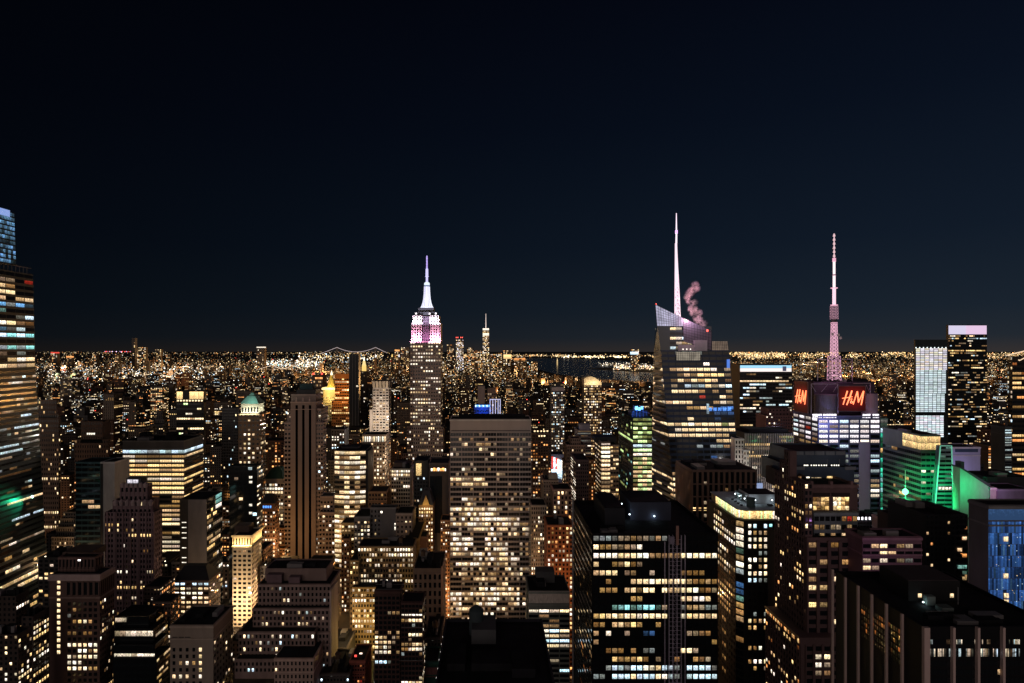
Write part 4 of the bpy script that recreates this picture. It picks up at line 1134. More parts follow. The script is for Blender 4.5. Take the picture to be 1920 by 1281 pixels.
M = b.part('spire_tip', lamp_mat((1, .80, .95), 1.3))
M.tube((sx(1268.1), Ys, wz(456.5, Ys)), (sx(1268.3), Ys, wz(440, Ys)), .95, .85, n=8)
M.tube((sx(1268.3), Ys, wz(440, Ys)), (sx(1268.2), Ys, wz(400, Ys)), .85, .4, n=8)
M = b.part('spire_ring', lamp_mat((.8, .45, 1), 1.6)); M.lathe(sx(1268.3), Ys, [(wz(438, Ys), 1.3), (wz(432, Ys), 1.3)], 8)
for px, py, Yq, r_ in ((1230.3, 570, 601, .5), (1326.5, 620, 601, 1.0)):
    M = b.part('warning_lamp', lamp_mat((1, .08, .05), 4)); M.lathe(wx(px, Yq), Yq, [(wz(py, Yq) - r_, r_ * .6), (wz(py, Yq), r_), (wz(py, Yq) + r_, r_ * .5)], 8)
b.foot.append((wx(1217, 600), wx(1400, 600), 600, 660, zt, 1217, 1402, 570))
b.pbox('blue_sign', lamp_mat((.05, .25, 1), .7), 1363, 1368.5, 674, 690, 598.4, .4)
for k in range(5): b.pane(1328 + k * 9, 1335 + k * 9, 764.5, 771, 'b', .75, Y=599.3)
b.pane(1325, 1329.5, 757, 776, 'c', .3, Y=599.25)

# steam
pts = [(1322, 622, 4.5), (1318, 612, 6.5), (1311, 603, 8), (1303, 594, 8.5), (1299, 583, 9), (1300, 573, 8.5), (1294, 563, 8.5), (1291, 553, 8), (1297, 545, 6.5), (1301, 539, 4.0)]
ms = bpy.data.materials.new('steam')
ms.use_nodes = True
t = ms.node_tree; t.nodes.clear()
o_ = t.nodes.new('ShaderNodeOutputMaterial'); pv = t.nodes.new('ShaderNodeVolumePrincipled')
t.links.new(pv.outputs[0], o_.inputs['Volume'])
geo = t.nodes.new('ShaderNodeNewGeometry'); n = t.nodes.new('ShaderNodeTexNoise')
n.inputs['Scale'].default_value = .42; n.inputs['Detail'].default_value = 7; n.inputs['Roughness'].default_value = .62; n.inputs['Distortion'].default_value = .8
t.links.new(geo.outputs['Position'], n.inputs['Vector'])
r = t.nodes.new('ShaderNodeMapRange')
r.inputs['From Min'].default_value = .44; r.inputs['From Max'].default_value = .66; r.inputs['To Min'].default_value = .0; r.inputs['To Max'].default_value = .34
tco = t.nodes.new('ShaderNodeTexCoord')
ln = t.nodes.new('ShaderNodeVectorMath'); ln.operation = 'LENGTH'
t.links.new(tco.outputs['Object'], ln.inputs[0])
fall = t.nodes.new('ShaderNodeMapRange'); fall.inputs['From Min'].default_value = 1.0; fall.inputs['From Max'].default_value = .1; fall.inputs['To Min'].default_value = 0; fall.inputs['To Max'].default_value = 1
t.links.new(ln.outputs['Value'], fall.inputs['Value'])
mu = t.nodes.new('ShaderNodeMath'); mu.operation = 'MULTIPLY'
t.links.new(n.outputs['Fac'], r.inputs['Value']); t.links.new(r.outputs[0], mu.inputs[0]); t.links.new(fall.outputs[0], mu.inputs[1]); t.links.new(mu.outputs[0], pv.inputs['Density'])
pv.inputs['Color'].default_value = (.95, .9, .92, 1)
pv.inputs['Anisotropy'].default_value = .1
root = bpy.data.objects.new('steam_plume', None); root.location = (wx(1310, 612), 612, wz(580, 612)); COL.objects.link(root)
tag(root, 'plume of pink lit steam drifting beside the white spire', 'steam', kind='stuff')
PM = None
prg = np.random.default_rng(4)
puffs = []
for k in range(46):
    f = (k / 45) ** .9 * (len(pts) - 1)
    a, c = pts[int(f)], pts[min(int(f) + 1, len(pts) - 1)]
    q = f - int(f)
    sp = 1.5 + 5.5 * min(1, k / 14)
    puffs.append((a[0] + (c[0] - a[0]) * q + prg.normal(0, sp * .62), a[1] + (c[1] - a[1]) * q + prg.normal(0, sp * .5), prg.uniform(2.0, 5.0) * (.75 + .25 * min(1, k / 10))))
for px, py, rr_ in puffs:
    if PM is None:
        Q = MB(); Q.lathe(0, 0, [(math.sin(a) , max(.02, math.cos(a))) for a in [math.radians(-88 + 176 * k / 9) for k in range(10)]], 14)
        o = Q.build('puff', ms); PM = o
    else:
        o = PM.copy(); COL.objects.link(o)
    o.parent = root
    o.location = Vector((wx(px, 612), 612, wz(py, 612))) - root.location
    o.scale = (rr_ * 1.0, rr_ * .9, rr_ * 1.0)
    o['kind'] = 'stuff'
light('POINT', 'spire_floodlight', (sx(1278), 594, wz(600, 604)), 38000, (1, .50, .66), 2)
light('POINT', 'spire_floodlight', (sx(1272), 634, wz(552, 604)), 120000, (1, .50, .66), 2)

# ================================================================== tower with red letter signs
YT = 640
b = bld('times', 'sign_tower', 'office tower with bluish white storeys, a steel framed top and a pink lattice mast', 'skyscraper', YT, stone((.085, .09, .18), .5), vb=965, nmax=100)
RT = ['LLCLLL', 'LlLLLL', 'LLLLLL', 'LLLLL.', 'WL.LWW', 'c.C...', '.c.cC.', 'c.cc.C', 'c.c..C', 'cC....', '.c..cC', 'c..cc.', 'wcwwWw', '.W.wWW', '.W..WW', 'WWWWWW', '.W..W.', '..w...', 'w.....']
b.tier(1534, 1650, 779, xb=1487, F=st(20.8, 9.35, .84, .6, .5, 'lcW', rows=RT + ['.w..w.'] * 20, nx=6, mul=5, span=.35, pier=.5, top=7, g=.8), L=st(11, 9.35, .82, .55, .8, 'lWc', rows=['LLLL', 'CLLL', 'LLrL', 'CLLl', 'WwLy', '.yyw', '....', '.w..'] + ['....', '.w..'] * 16, nx=4, mul=3, span=.3, pier=.4, top=4, g=.85))
b.pbox('lavender_bay', LAV, 1611, 1631, 829, 985, 639.1, .6)
b.tier(1526, 1640, 716, 780, Y=662, dep=40, mat=stone((.045, .03, .055), .6))
# drums
M = b.part('corner_drum', stone((.16, .14, .20), .35))
M.lathe(wx(1549, 655), 655, [(wz(780, 655), 12.2)] + [q for k in range(8) for q in ((wz(775 - k * 4.4, 655), 12.2), (wz(773 - k * 4.4, 655), 12.2), (wz(772.9 - k * 4.4, 655), 11.7), (wz(770.7 - k * 4.4, 655), 11.7))], 28)
M = b.part('corner_drum', stone((.30, .22, .32), .4)); M.lathe(wx(1630, 652), 652, [(wz(780, 652), 8), (wz(738, 652), 8)], 20)
for k in range(4): b.pane(1557.5, 1564, 745.5 + k * 7, 748.5 + k * 7, 'W', 1.2, Y=643.8)
for a, c in ((1523, 1541), (1543, 1568), (1617, 1632), (1636, 1648)): b.pane(a, c, 776.5, 784, 'l', 1.0, Y=639.6, mul=5)
# steel frames
M = b.part('steel_frame', stone((.32, .26, .34), .5))
def rod(pa, pb_, r=.4, n=5): M.tube(P(*pa), P(*pb_), r, n=n)
for a, c in ((1521, 1571), ):
    rod((a, 720, 642), (c, 720, 642)); rod((a, 720, 642), (a, 776, 642)); rod((c, 720, 642), (c, 776, 642))
    rod((a, 722, 642), (a + 9, 735, 642), .3); rod((c, 722, 642), (c - 9, 735, 642), .3); rod((1540, 735, 642), (1552, 721, 642), .25)
M = b.part('steel_frame', stone((.32, .26, .34), .5))
rod((1600, 719, 642), (1632, 719, 642)); rod((1632, 719, 642), (1632, 738, 642)); rod((1624, 722, 642), (1631, 737, 642), .25)
M = b.part('roof_cage', stone((.38, .30, .40), .5))
for Yq in (648, 676):
    rod((1533, 672, Yq), (1533, 714, Yq), .45); rod((1598, 672, Yq), (1598, 714, Yq), .45); rod((1554, 676, Yq), (1554, 714, Yq), .35)
    rod((1533, 674, Yq), (1598, 674, Yq), .4); rod((1533, 676, Yq), (1548, 690, Yq), .3); rod((1598, 676, Yq), (1584, 690, Yq), .3)
for px in (1533, 1598): M.tube(P(px, 674, 648), P(px, 674, 676), .35, n=5)
b.clutter(5, b.foot[-1], 4)
# mast: its pink floodlight is put into the glow of the steel
PINK = lamp_mat((1, .50, .68), .85)
PINKM = lamp_mat((1, .48, .70), .62)
PINKD = lamp_mat((.62, .30, .44), .38)
Ym = 662
mx = lambda y: 1564 + 0 * y
def lattice(part, y0, h0, y1, h1, n, mat, r=.32, kx=True):
    M = b.part(part, mat)
    for i in range(n):
        ya, yb = y0 + (y1 - y0) * i / n, y0 + (y1 - y0) * (i + 1) / n
        ha, hb = h0 + (h1 - h0) * i / n, h0 + (h1 - h0) * (i + 1) / n
        k = Ym / FPX
        A = [(wx(1564, Ym) + dx * ha * k, Ym + dy * ha * k, wz(ya, Ym)) for dx, dy in ((-1, -1), (1, -1), (1, 1), (-1, 1))]
        C = [(wx(1564, Ym) + dx * hb * k, Ym + dy * hb * k, wz(yb, Ym)) for dx, dy in ((-1, -1), (1, -1), (1, 1), (-1, 1))]
        for q in range(4):
            M.tube(A[q], C[q], r * 1.25, n=4)
            M.tube(A[q], C[(q + 1) % 4], r * .8, n=4)
            if kx: M.tube(A[(q + 1) % 4], C[q], r * .8, n=4)
            M.tube(C[q], C[(q + 1) % 4], r, n=4)
lattice('mast_base', 713, 8.4, 668, 7.4, 5, PINKM, .20)
lattice('mast_section', 668, 4.6, 634, 4.2, 5, PINK, .20)
lattice('mast_section', 634, 4.1, 607, 3.6, 4, PINK, .20)
lattice('mast_section', 607, 3.6, 605, 3.6, 1, PINK, .4)
def ring(y0, y1, r, mat, part='mast_platform'):
    M = b.part(part, mat); M.lathe(wx(1564, Ym), Ym, [(wz(y0, Ym), r * Ym / FPX), (wz(y1, Ym), r * Ym / FPX)], 10)
ring(607, 605.5, 6.2, PINKD); ring(604.5, 599, 5.0, DKGREY); lattice('mast_section', 599, 4.7, 574, 4.7, 5, PINKD, .24)
ring(573, 571.5, 6.3, PINK); ring(571.5, 540, 2.9, lamp_mat((1, .66, .78), 1.1), 'mast_tube'); ring(541, 539.5, 6.0, PINK)
ring(539.5, 515, 2.3, lamp_mat((1, .78, .84), 1.2), 'mast_tube'); ring(517, 514.5, 2.8, PINKD); ring(515, 491, 2.1, lamp_mat((1, .80, .85), 1.25), 'mast_tube'); ring(491, 484, 3.0, PINK)
M = b.part('antenna_tip', lamp_mat((1, .66, .72), .8))
prof = [(wz(484, Ym), .5)]
for k in range(6): prof += [(wz(482 - k * 7.6, Ym), .5), (wz(481 - k * 7.6, Ym), 1.5), (wz(476.5 - k * 7.6, Ym), .6)]
M.lathe(wx(1564, Ym), Ym, prof + [(wz(438, Ym), .3)], 6)
M = b.part('dish', stone((.7, .6, .66)))
for px, py in ((1557, 627), (1568, 628.5), (1572, 634)): M.tube((wx(px, Ym), Ym - 4, wz(py, Ym)), (wx(px, Ym), Ym - 3, wz(py, Ym)), 1.6, .8, n=12)
b.tier(1650.4, 1664, 784, Y=641, dep=34, mat=stone((.10, .20, .18), .4), wall='teal_bay', F=st(14, 9.35, .98, .86, 1, 'e', rows=['c', 't', 'C', 'E', 'e', 'e', 'O', 'e', 'E', 'e', 'E', 'E', 'T', 'E', 'T', 'E', 'E', 'e', 'E', 'e'] + ['e'] * 25, nx=1, g=.62, mul=2))  # the beacon's green light on this bay is put into glowing panes
light('POINT', 'sign_glow', (wx(1560, 625), 628, wz(800, 630)), 16000, (.45, .45, 1), 6)
light('POINT', 'mast_floodlight', (wx(1575, 640), 646, wz(705, 640)), 9000, (1, .5, .7), 2)

RED = lamp_mat((1, .20, .07), 2.6, 'neon')
def glyphs(org, ux, uz, scale, n):
    """the brush letters H & M as solid strokes: (polyline in photo-zoom units, width)"""
    H = [([(716, 262), (690, 345), (664, 428)], (15, 9)), ([(772, 258), (742, 350), (708, 432)], (17, 12)), ([(653, 352), (714, 342), (776, 332)], (9, 9))]
    A = [([(776, 362), (766, 356), (759, 366), (768, 384), (778, 400), (787, 412)], (8, 7)), ([(768, 384), (754, 394), (755, 408), (768, 411), (787, 388)], (8, 7))]
    Mx = [([(788, 426), (812, 345), (838, 266)], (9, 13)), ([(838, 268), (846, 340), (850, 402)], (15, 10)), ([(850, 402), (884, 330), (912, 264)], (9, 12)), ([(914, 262), (902, 345), (884, 432)], (17, 12))]
    out = []
    for G in (H, A, Mx):
        m_ = MB()
        for pl, (w0, w1) in G:
            pt = [org + ux * ((x - 785) * scale) - uz * ((y - 345) * scale) for x, y in pl]
            for i in range(len(pt) - 1):
                wa = w0 + (w1 - w0) * i / (len(pt) - 1)
                wb = w0 + (w1 - w0) * (i + 1) / (len(pt) - 1)
                d = (pt[i + 1] - pt[i]).normalized()
                s_ = d.cross(n).normalized()
                e_ = d * (min(w0, w1) * .15 * scale)
                a0, a1 = pt[i] - e_ - s_ * wa * .47 * scale, pt[i] - e_ + s_ * wa * .47 * scale
                b0, b1 = pt[i + 1] + e_ - s_ * wb * .47 * scale, pt[i + 1] + e_ + s_ * wb * .47 * scale
                lift = n * (.02 * (len(out) + 1) + .013 * i + .05 * G.index((pl, (w0, w1))))
                m_.prism([tuple(q + lift) for q in (a0, a1, b1, b0)], [tuple(q + lift + n * .5) for q in (a0, a1, b1, b0)])
        out.append(m_)
    return out
def sign(label, corner, ux, W, H, scale, org):
    uz = Vector((0, 0, 1))
    n = ux.cross(uz).normalized()
    root = bpy.data.objects.new('illuminated_sign', None)
    root.location = corner
    COL.objects.link(root)
    tag(root, label, 'sign', 'red letter signs on the tower')
    M = MB()
    c = Vector(corner)
    q = [c, c + ux * W, c + ux * W - n * .8, c - n * .8]
    M.prism([tuple(p) for p in q], [tuple(p + uz * H) for p in q])
    M.build('panel', stone((.10, .012, .014), .5, .2), root)
    for m_ in glyphs(org, ux, uz, scale, n): m_.build('letter', RED, root)
    fr = MB()
    for zz in (0, H): fr.tube(tuple(c + n * .1 + uz * zz), tuple(c + ux * W + n * .1 + uz * zz), .25, n=5)
    for uu in (0, W): fr.tube(tuple(c + n * .1 + ux * uu), tuple(c + n * .1 + ux * uu + uz * H), .24, n=5)
    fr.build('frame', STEEL, root)
    return root
k = .93 * 641 / FPX / 6.1
c0 = Vector(P(1572, 771, 641)); ux = Vector((1, 0, 0))
sign('large red sign with the brush letters H&M facing forward on the tower top', c0, ux, wx(1623, 641) - wx(1572, 641), (771 - 724) * 641 / FPX, k, Vector((wx(1599, 641), 640.95, wz(746, 641))))
light('AREA', 'sign_light', (wx(1598, 641), 636.5, wz(746, 641)), 1500, (1, .05, .04), 24, (math.radians(90), 0, 0), 20)
Xs = wx(1515, 648)
Yb_ = Xs * FPX / (1489 - VPX)
sign('red H&M letter sign turned sideways on the left face of the tower top', Vector((Xs, Yb_, wz(773, 662))), Vector((0, -1, 0)), Yb_ - 648, (773 - 715) * 662 / FPX, k * 1.02, Vector((Xs - .02, (648 + Yb_) / 2, wz(744, 661))))
light('AREA', 'sign_light', (Xs - 4.5, (648 + Yb_) / 2, wz(744, 661)), 1200, (1, .05, .04), 20, (math.radians(90), 0, math.radians(-90)), 20)

# ================================================================== right of the middle
b = bld('orangewin', 'apartment_tower', 'brown apartment slab speckled with orange windows, right beside the travertine slab', 'apartment tower', 640, stone((.10, .065, .05)), vb=955)
b.tier(994, 1033, 812, dep=24, F=st(4.6, 5.6, .55, .5, .42, 'oywWo', run=.3, top=3))
for k in range(5): b.pane(1001 + k * 6, 1004 + k * 6, 807.5, 810, 'w', 1.3, Y=639)
b = bld('teal_apt', 'apartment_tower', 'slim bluish apartment tower with a plain grey top, densely dotted with lit windows', 'apartment tower', 1000, stone((.10, .105, .12)), vb=845)
b.tier(1034, 1058, 725, dep=22, F=st(3.1, 4.5, .6, .5, .5, 'wWcW', top=10, dim=.4))
b.pbox('top_panel', stone((.42, .40, .42)), 1034.3, 1057.7, 726, 733, 999.5, .4)
b = bld('arcapt', 'apartment_tower', 'tall apartment tower with a lit curved roof, densely dotted with warm windows', 'apartment tower', 1000, stone((.13, .11, .10)), vb=820)
x0, x1, *_ = b.tier(1095, 1128, 722, dep=24, F=st(3.3, 4.9, .62, .5, .68, 'wyWw', dim=.35))
M = b.part('curved_roof', stone((.6, .5, .36)))
for k in range(8):
    a0, a1 = k / 8, (k + 1) / 8
    ha, hb = [wz(721, 1000) + 13.5 * (math.sin(math.pi * (.28 + .62 * q)) ** 1.2) for q in (a0, a1)]
    xa, xb_ = x0 + (x1 - x0) * a0, x0 + (x1 - x0) * a1
    M.prism([(xa, 1000.3, wz(722, 1000) - 1), (xb_, 1000.3, wz(722, 1000) - 1), (xb_, 1022, wz(722, 1000) - 1), (xa, 1022, wz(722, 1000) - 1)], [(xa, 1000.3, ha), (xb_, 1000.3, hb), (xb_, 1022, hb), (xa, 1022, ha)])
light('AREA', 'roof_floodlight', ((x0 + x1) / 2, 993, wz(722, 1000)), 5000, (1, .82, .5), 26, (math.radians(150), 0, 0), 2)
b = bld('greyroof', 'office_block', 'grey banded block with a pale blank rooftop box under the curved roof tower', 'office block', 800, stone((.15, .15, .16)), vb=850, nmax=40)
b.tier(1083, 1108, 806, xb=None, dep=30, F=st(6, 4.6, .95, .4, .55, 'cWw', run=.5, dim=.6))
b.pbox('penthouse', stone((.30, .31, .34)), 1087, 1107, 796, 806.2, 806, 16)
b = bld('crownbrown', 'office_tower', 'stepped brown stone tower with a squat crown and a row of small lit windows', 'office tower', 600, stone((.20, .135, .10)), vb=870)
b.tier(1070, 1089, 822, 836, Y=608, dep=18, F=st(4, 8, .4, .5, 0, 'w'))
b.tier(1063, 1098, 834, 870, Y=602, dep=26, F=st(4.2, 7, .5, .5, .15, 'Ww'))
b.tier(1061, 1103, 868, Y=598, dep=30, F=st(4.6, 7, .55, .5, .3, 'woW'), L=st(5, 7, .5, .5, .3, 'w'))
b = bld('edgelit', 'office_block', 'dark brown block with white lamps running down its left edge', 'office block', 520, stone((.09, .06, .06)), vb=940, nmax=60)
b.tier(1080, 1104, 862, xb=1070, F=st(4, 7, .5, .5, .08, 'Ww'), L=st(4, 5.2, .8, .35, .6, 'WW', nx=2))
b = bld('orangeslit', 'office_block', 'narrow orange brown block between the edge lit block and the white lit block', 'office block', 560, stone((.24, .12, .06)), vb=940, nmax=50)
b.tier(1104, 1117, 862, dep=20, F=st(4.4, 7, .4, .5, .3, 'ow'))
b = bld('whitelit', 'office_block', 'office block with one bay of brilliant white storeys beside a dimmer gridded wing', 'office block', 560, stone((.22, .18, .15)), vb=940)
b.tier(1127, 1144, 828, xb=1116, F=st(17, 8.1, .97, .58, 1, 'Ww', row=.2, dim=.1, mul=3, g=1.15, span=.3), L=st(6, 8.1, .9, .35, .8, 'Ww', g=.6, span=.3))
b.tier(1144.3, 1160, 834, Y=562, dep=26, F=st(5.2, 8.1, .8, .5, .55, 'yww', run=.3, span=.25))
b.pbox('roof_box', DARK, 1116, 1156, 820, 829, 570, 20)
b = bld('greenglass', 'glass_tower', 'green tinted glass tower with yellow lit storeys and a blue neon rooftop', 'office tower', 570, GLG, vb=925)
RG = ['gggg', 'gGgg', 'GgGg', 'gGgG', 'GGgg', 'gGGg', 'CCCC', 'GGGG', 'WWWW', 'ggYg', 'YGYG', 'gYGg', 'YYGY', 'YGYY', 'gYYG', 'yGYg', 'YGGY', 'gYGG', 'GGGG'] + ['gGgG'] * 10
b.tier(1187, 1222, 783, xb=1160, F=st(8.8, 8.1, .96, .6, .8, 'gy', rows=RG, nx=4, mul=3, span=.25, g=.9), L=st(9, 8.1, .95, .55, .3, 'gtg', run=.4, row=.14, rowd=.4, mul=3, span=.25, g=.55))
M = b.part('rooftop_frame', stone((.10, .14, .3), .5))
for k in range(5): M.tube(P(1186 + k * 7, 783, 585), P(1188 + k * 6, 760 + k * 3, 585), .4, n=5)
M.tube(P(1186, 768, 585), P(1218, 775, 585), .4, n=5)
for a, c, y0, y1 in ((1191, 1196, 762, 769), (1197, 1201, 764, 770), (1202, 1206, 762, 768)): b.pbox('rooftop_sign', lamp_mat((.12, .42, 1), 2.0), a, c, y0, y1, 580, 1)
b.pbox('rooftop_unit', NAVY, 1184, 1214, 770, 783, 588, 14)
light('POINT', 'neon_glow', (wx(1198, 576), 576, wz(768, 576)), 6000, (.08, .3, 1), 1)
b = bld('screen', 'billboard', 'bright curved video billboard with red and white areas glowing on a street corner', 'billboard', 700, stone((.05, .05, .055)), vb=905, nmax=30)
b.tier(1033, 1057, 852, dep=20, mat=DARK)
for k, (c, g) in enumerate((('r', .6), ('c', 1.0), ('r', .8), ('W', .9), ('c', .8), ('W', 1.1))): b.pane(1034 + k * 3.6, 1037.6 + k * 3.6, 856 + k * 1.5, 893 + k * 1.2, c, g, Y=699.5)
b.pane(1034, 1055, 880, 897, 'c', 1.0, Y=699.3)
light('POINT', 'screen_glow', (wx(1046, 690), 685, wz(880, 690)), 24000, (.9, .8, 1), 4)

b = bld('beigehut', 'office_block', 'beige stone block with a water tank hut, lit from below, near the bright billboard', 'office block', 520, stone((.30, .22, .17)), vb=985, nmax=50)
b.tier(1019, 1047, 900, dep=24, F=st(5, 8, .4, .5, .06, 'w'))
b.pbox('penthouse', stone((.45, .40, .32)), 1029, 1046, 890, 901, 526, 10)
b.clutter(1, b.foot[0], 2, tank=1)
b = bld('pinklit', 'apartment_block', 'pinkish stone block with tall glowing windows below the bright billboard', 'apartment block', 500, stone((.36, .22, .17)), vb=985, nmax=60)
b.tier(1037, 1072, 917, dep=24, F=st(7, 9, .5, .62, .45, 'wWo', top=3))
b = bld('ornatetop', 'office_block', 'grey stone block with an ornate arcaded top, touching the travertine slab', 'office block', 500, STONE, vb=1060, nmax=70)
b.tier(996, 1025, 947, dep=24, F=st(4.2, 8, .5, .55, .18, 'Wwy', row=.12, top=20), mat=stone((.30, .25, .21)))
b.facade((wx(996, 500), 500, wz(966, 500)), (wx(1025, 500), 500, wz(966, 500)), (wx(1025, 500), 500, wz(949, 500)), (wx(996, 500), 500, wz(949, 500)), st(4.2, 8.5, .5, .6, .02, 'w'), .45, b.mat)
b = bld('redbrick', 'hotel', 'orange lit red brick hotel with many glowing windows, beside the big black tower', 'hotel', 470, stone((.34, .12, .06)), vb=1065, nmax=80)
b.tier(1026, 1074, 984, dep=26, F=st(7, 8.4, .5, .55, .4, 'oywW', row=.1, top=3, dim=.4))
b.clutter(4, b.foot[0], 4)
light('POINT', 'street_light', (wx(1045, 430), 436, 70), 30000, (1, .52, .2), 4)
light('POINT', 'street_light', (wx(1010, 470), 470, 60), 16000, (1, .6, .32), 4)
light('POINT', 'street_light', (wx(1066, 600), 560, 40), 40000, (1, .62, .45), 5)
light('POINT', 'street_light', (wx(1110, 600), 540, 40), 30000, (1, .5, .2), 5)
b = bld('meshwhite', 'office_block', 'low modern block with a white perforated screen and bright lit storeys below', 'office block', 400, stone((.14, .15, .14)), vb=1281)
x0, x1, *_ = b.tier(991, 1068, 1108, ybk=1078, F=None)
b.pbox('mesh_screen', stone((.5, .44, .41), var=.3, scale=1.2), 991.5, 1067.5, 1109, 1131, 399.5, .5)
b.facade((x0, 400, wz(1290, 400)), (x1, 400, wz(1290, 400)), (x1, 400, wz(1141, 400)), (x0, 400, wz(1141, 400)), st(22, 9.6, .92, .58, .5, 'w', nx=4, mul=5, span=.3, rows=['WWWW', '.y..', '..w.', '.yy.', 'CWCW', '.WYw', 'CCCC', 'WWWW', '.w..', '....', '.ww.', '....', 'yY.C', '....', '.w..']), .357, b.mat)
b.pbox('roof_box', DKGREY, 1005, 1040, 1072, 1098, 416, 10)
b.clutter(3, b.foot[0], 3)

# black office tower in the right foreground
b = bld('blacktower', 'office_tower', 'black steel office tower with separate square lit windows and a construction hoist on its front', 'skyscraper', 330, stone((.010, .010, .012), .8, .2, .09, .05), vb=1281, nmax=100)
RK = ['ccccwwwwwcwc........', 'YoowwwwW............', 'WWWWWWWWWwooowWWWWWW'.replace('o', 'y'), 'Y..oyYow............', 'YYYY.wy..w....wooo..', '..o...YYYWYYYYYyooyo', '.ooo YYwYY.YYYYYWoow'.replace(' ', '.'), '......oo......WWWWW.', '...tTTtTTTtw..cwywcc', 'OOYYYYYWWWYY..WOYYYY', 'oo.YYyOo..o.........', 'w.W..w..bb.....wwyo.', 'y..................o', '..oyo.o.cc....YYw...', '...OoooOo.w..o..oww.', '..cCCcCCWWWCCc.CCCCc', 'cc.CCCWCCCWWCc.CCCCC', '....................', '....ww..............']
x0, x1, Ya, Yb, z0, z1 = b.tier(1110, 1346, 1000, xb=1075, F=None, par=2.2)
zb = z1 - 17 * 16.25 * .2946 - 19 * .2946 * 0 - .5
H_ = 16.25 * 330 / FPX
b.facade((x0 + .5, 330, z1 - 20 * H_), (x1 - .3, 330, z1 - 20 * H_), (x1 - .3, 330, z1 - .4), (x0 + .5, 330, z1 - .4), st(11.75, 16.25, .80, .56, 0, 'w', rows=RK, nx=20, pier=.35, span=.25, dark=True, g=.95, mul=0), 330 / FPX, b.mat)
b.facade((x0, Yb, z1 - 22 * H_), (x0, 330, z1 - 22 * H_), (x0, 330, z1 - 3), (x0, Yb, z1 - 3), st(5, 16.25, .62, .36, .16, 'yow', g=.36, nx=17, dim=.6, rows=None, rowd=.25, row=.04, run=.15), 330 / FPX, b.mat)  # dim gold panes imitate reflections in the dark side glass
M = b.part('corner_pier', stone((.26, .25, .27))); M.box(x0 - .9, x0 - .02, Yb - 1.2, Yb, 0, z1 + 1)
for a, c, y0, Yq, dep in ((1182, 1258, 942, 362, 30), (1134, 1172, 953, 352, 36)):
    M = b.part('mechanical_penthouse', stone((.035, .04, .065) if a > 1150 else (.02, .022, .03), .8)); M.box(wx(a, Yq), wx(c, Yq), Yq, Yq + dep, z1 - 3, wz(y0, Yq))
    b.part('penthouse_roof', ROOF).box(wx(a, Yq) + .4, wx(c, Yq) - .4, Yq + .4, Yq + dep - .4, wz(y0, Yq), wz(y0, Yq) + .3)
b.pbox('rooftop_unit', ROOF, 1122, 1140, 926, 932, 392, 6)
for px, py, Yq, en in ((1180.5, 964.5, 360.5, 260), (1227, 968, 361.5, 160), (1165.5, 945, 366, 60)):
    M = b.part('work_lamp', lamp_mat((.75, .92, 1), 6)); M.lathe(wx(px, Yq), Yq, [(wz(py, Yq) - .35, .2), (wz(py, Yq), .42), (wz(py, Yq) + .35, .2)], 8)
    light('POINT', 'work_light', (wx(px, Yq) - .4, Yq - .9, wz(py, Yq)), en, (.7, .9, 1), .3)
b.clutter(5, (x0 + 3, wx(1172, 350), 334, 350, z1 - 1.2), 1.2)
# hoist
h = bpy.data.objects.new('construction_hoist', None)
h.location = (wx(1266, 327), 327, 0); COL.objects.link(h)
tag(h, 'thin steel construction hoist mast standing against the black tower front', 'hoist')
HM = stone((.62, .55, .72), .5)
Yh = 328.3
M = MB()
for px in (1247, 1255, 1262, 1270, 1278, 1285):
    M.tube((wx(px, Yh), Yh, 0), (wx(px, Yh), Yh, wz(1004 if px > 1250 else 1016, Yh)), .14, n=4)
    M.tube((wx(px, Yh), Yh + 1.2, 0), (wx(px, Yh), Yh + 1.2, wz(1004 if px > 1250 else 1016, Yh)), .1, n=4)
M.build('guide_mast', HM, h)
M = MB()
for k in range(38):
    z = wz(1012 + k * 8.1, Yh)
    M.tube((wx(1255, Yh), Yh - .1, z), (wx(1278, Yh), Yh - .1, z), .09, n=4)
    M.tube((wx(1262, Yh), Yh - .1, z), (wx(1270, Yh), Yh - .1, z - 2.3), .06, n=4)
M.build('brace', HM, h)
M = MB(); M.box(wx(1267.5, 327), wx(1272.5, 327), 326.6, 327.4, wz(1022, 327), wz(986, 327)); M.build('lift_post', stone((.35, .2, .17)), h)
M = MB(); M.box(wx(1256, 327), wx(1264, 327), 326.4, 327.6, wz(1020, 327), wz(1006, 327)); M.build('cage', stone((.25, .22, .3)), h)

b = bld('browngrid', 'office_block', 'wide brown stone block with deep vertical piers and a flat black roof', 'office block', 480, stone((.19, .125, .105)), vb=970)
x0, x1, Ya, Yb, *_ = b.tier(1297, 1418, 881, xb=1267, F=st(10.1, 24, .62, .9, .02, 'Wwo', pier=.9, span=.5, top=3, nx=12), L=st(4, 12, .6, .6, .14, 'wWo', row=.12, pier=.6, top=6))
pr = ['............', '..w.........', '......w.....', '.....w......', '..wW...w....', 'OOOOO.OW....', '..ww....W...', '.Y..........']
b.facade((x0, 480 - .02, wz(985, 480)), (x1, 480 - .02, wz(985, 480)), (x1, 480 - .02, wz(888, 480)), (x0, 480 - .02, wz(888, 480)), st(10.1, 12, .5, .5, 0, 'w', rows=pr, nx=12, dark=False), .43, b.mat)
b.clutter(6, b.foot[0], 2.5)
for k in range(3): b.pbox('roof_light_strip', lamp_mat((1, .55, .3), .5), 1290 + k * 8, 1298 + k * 8, 866 + k * 2, 867.2 + k * 2, 512 - k * 4, 1)

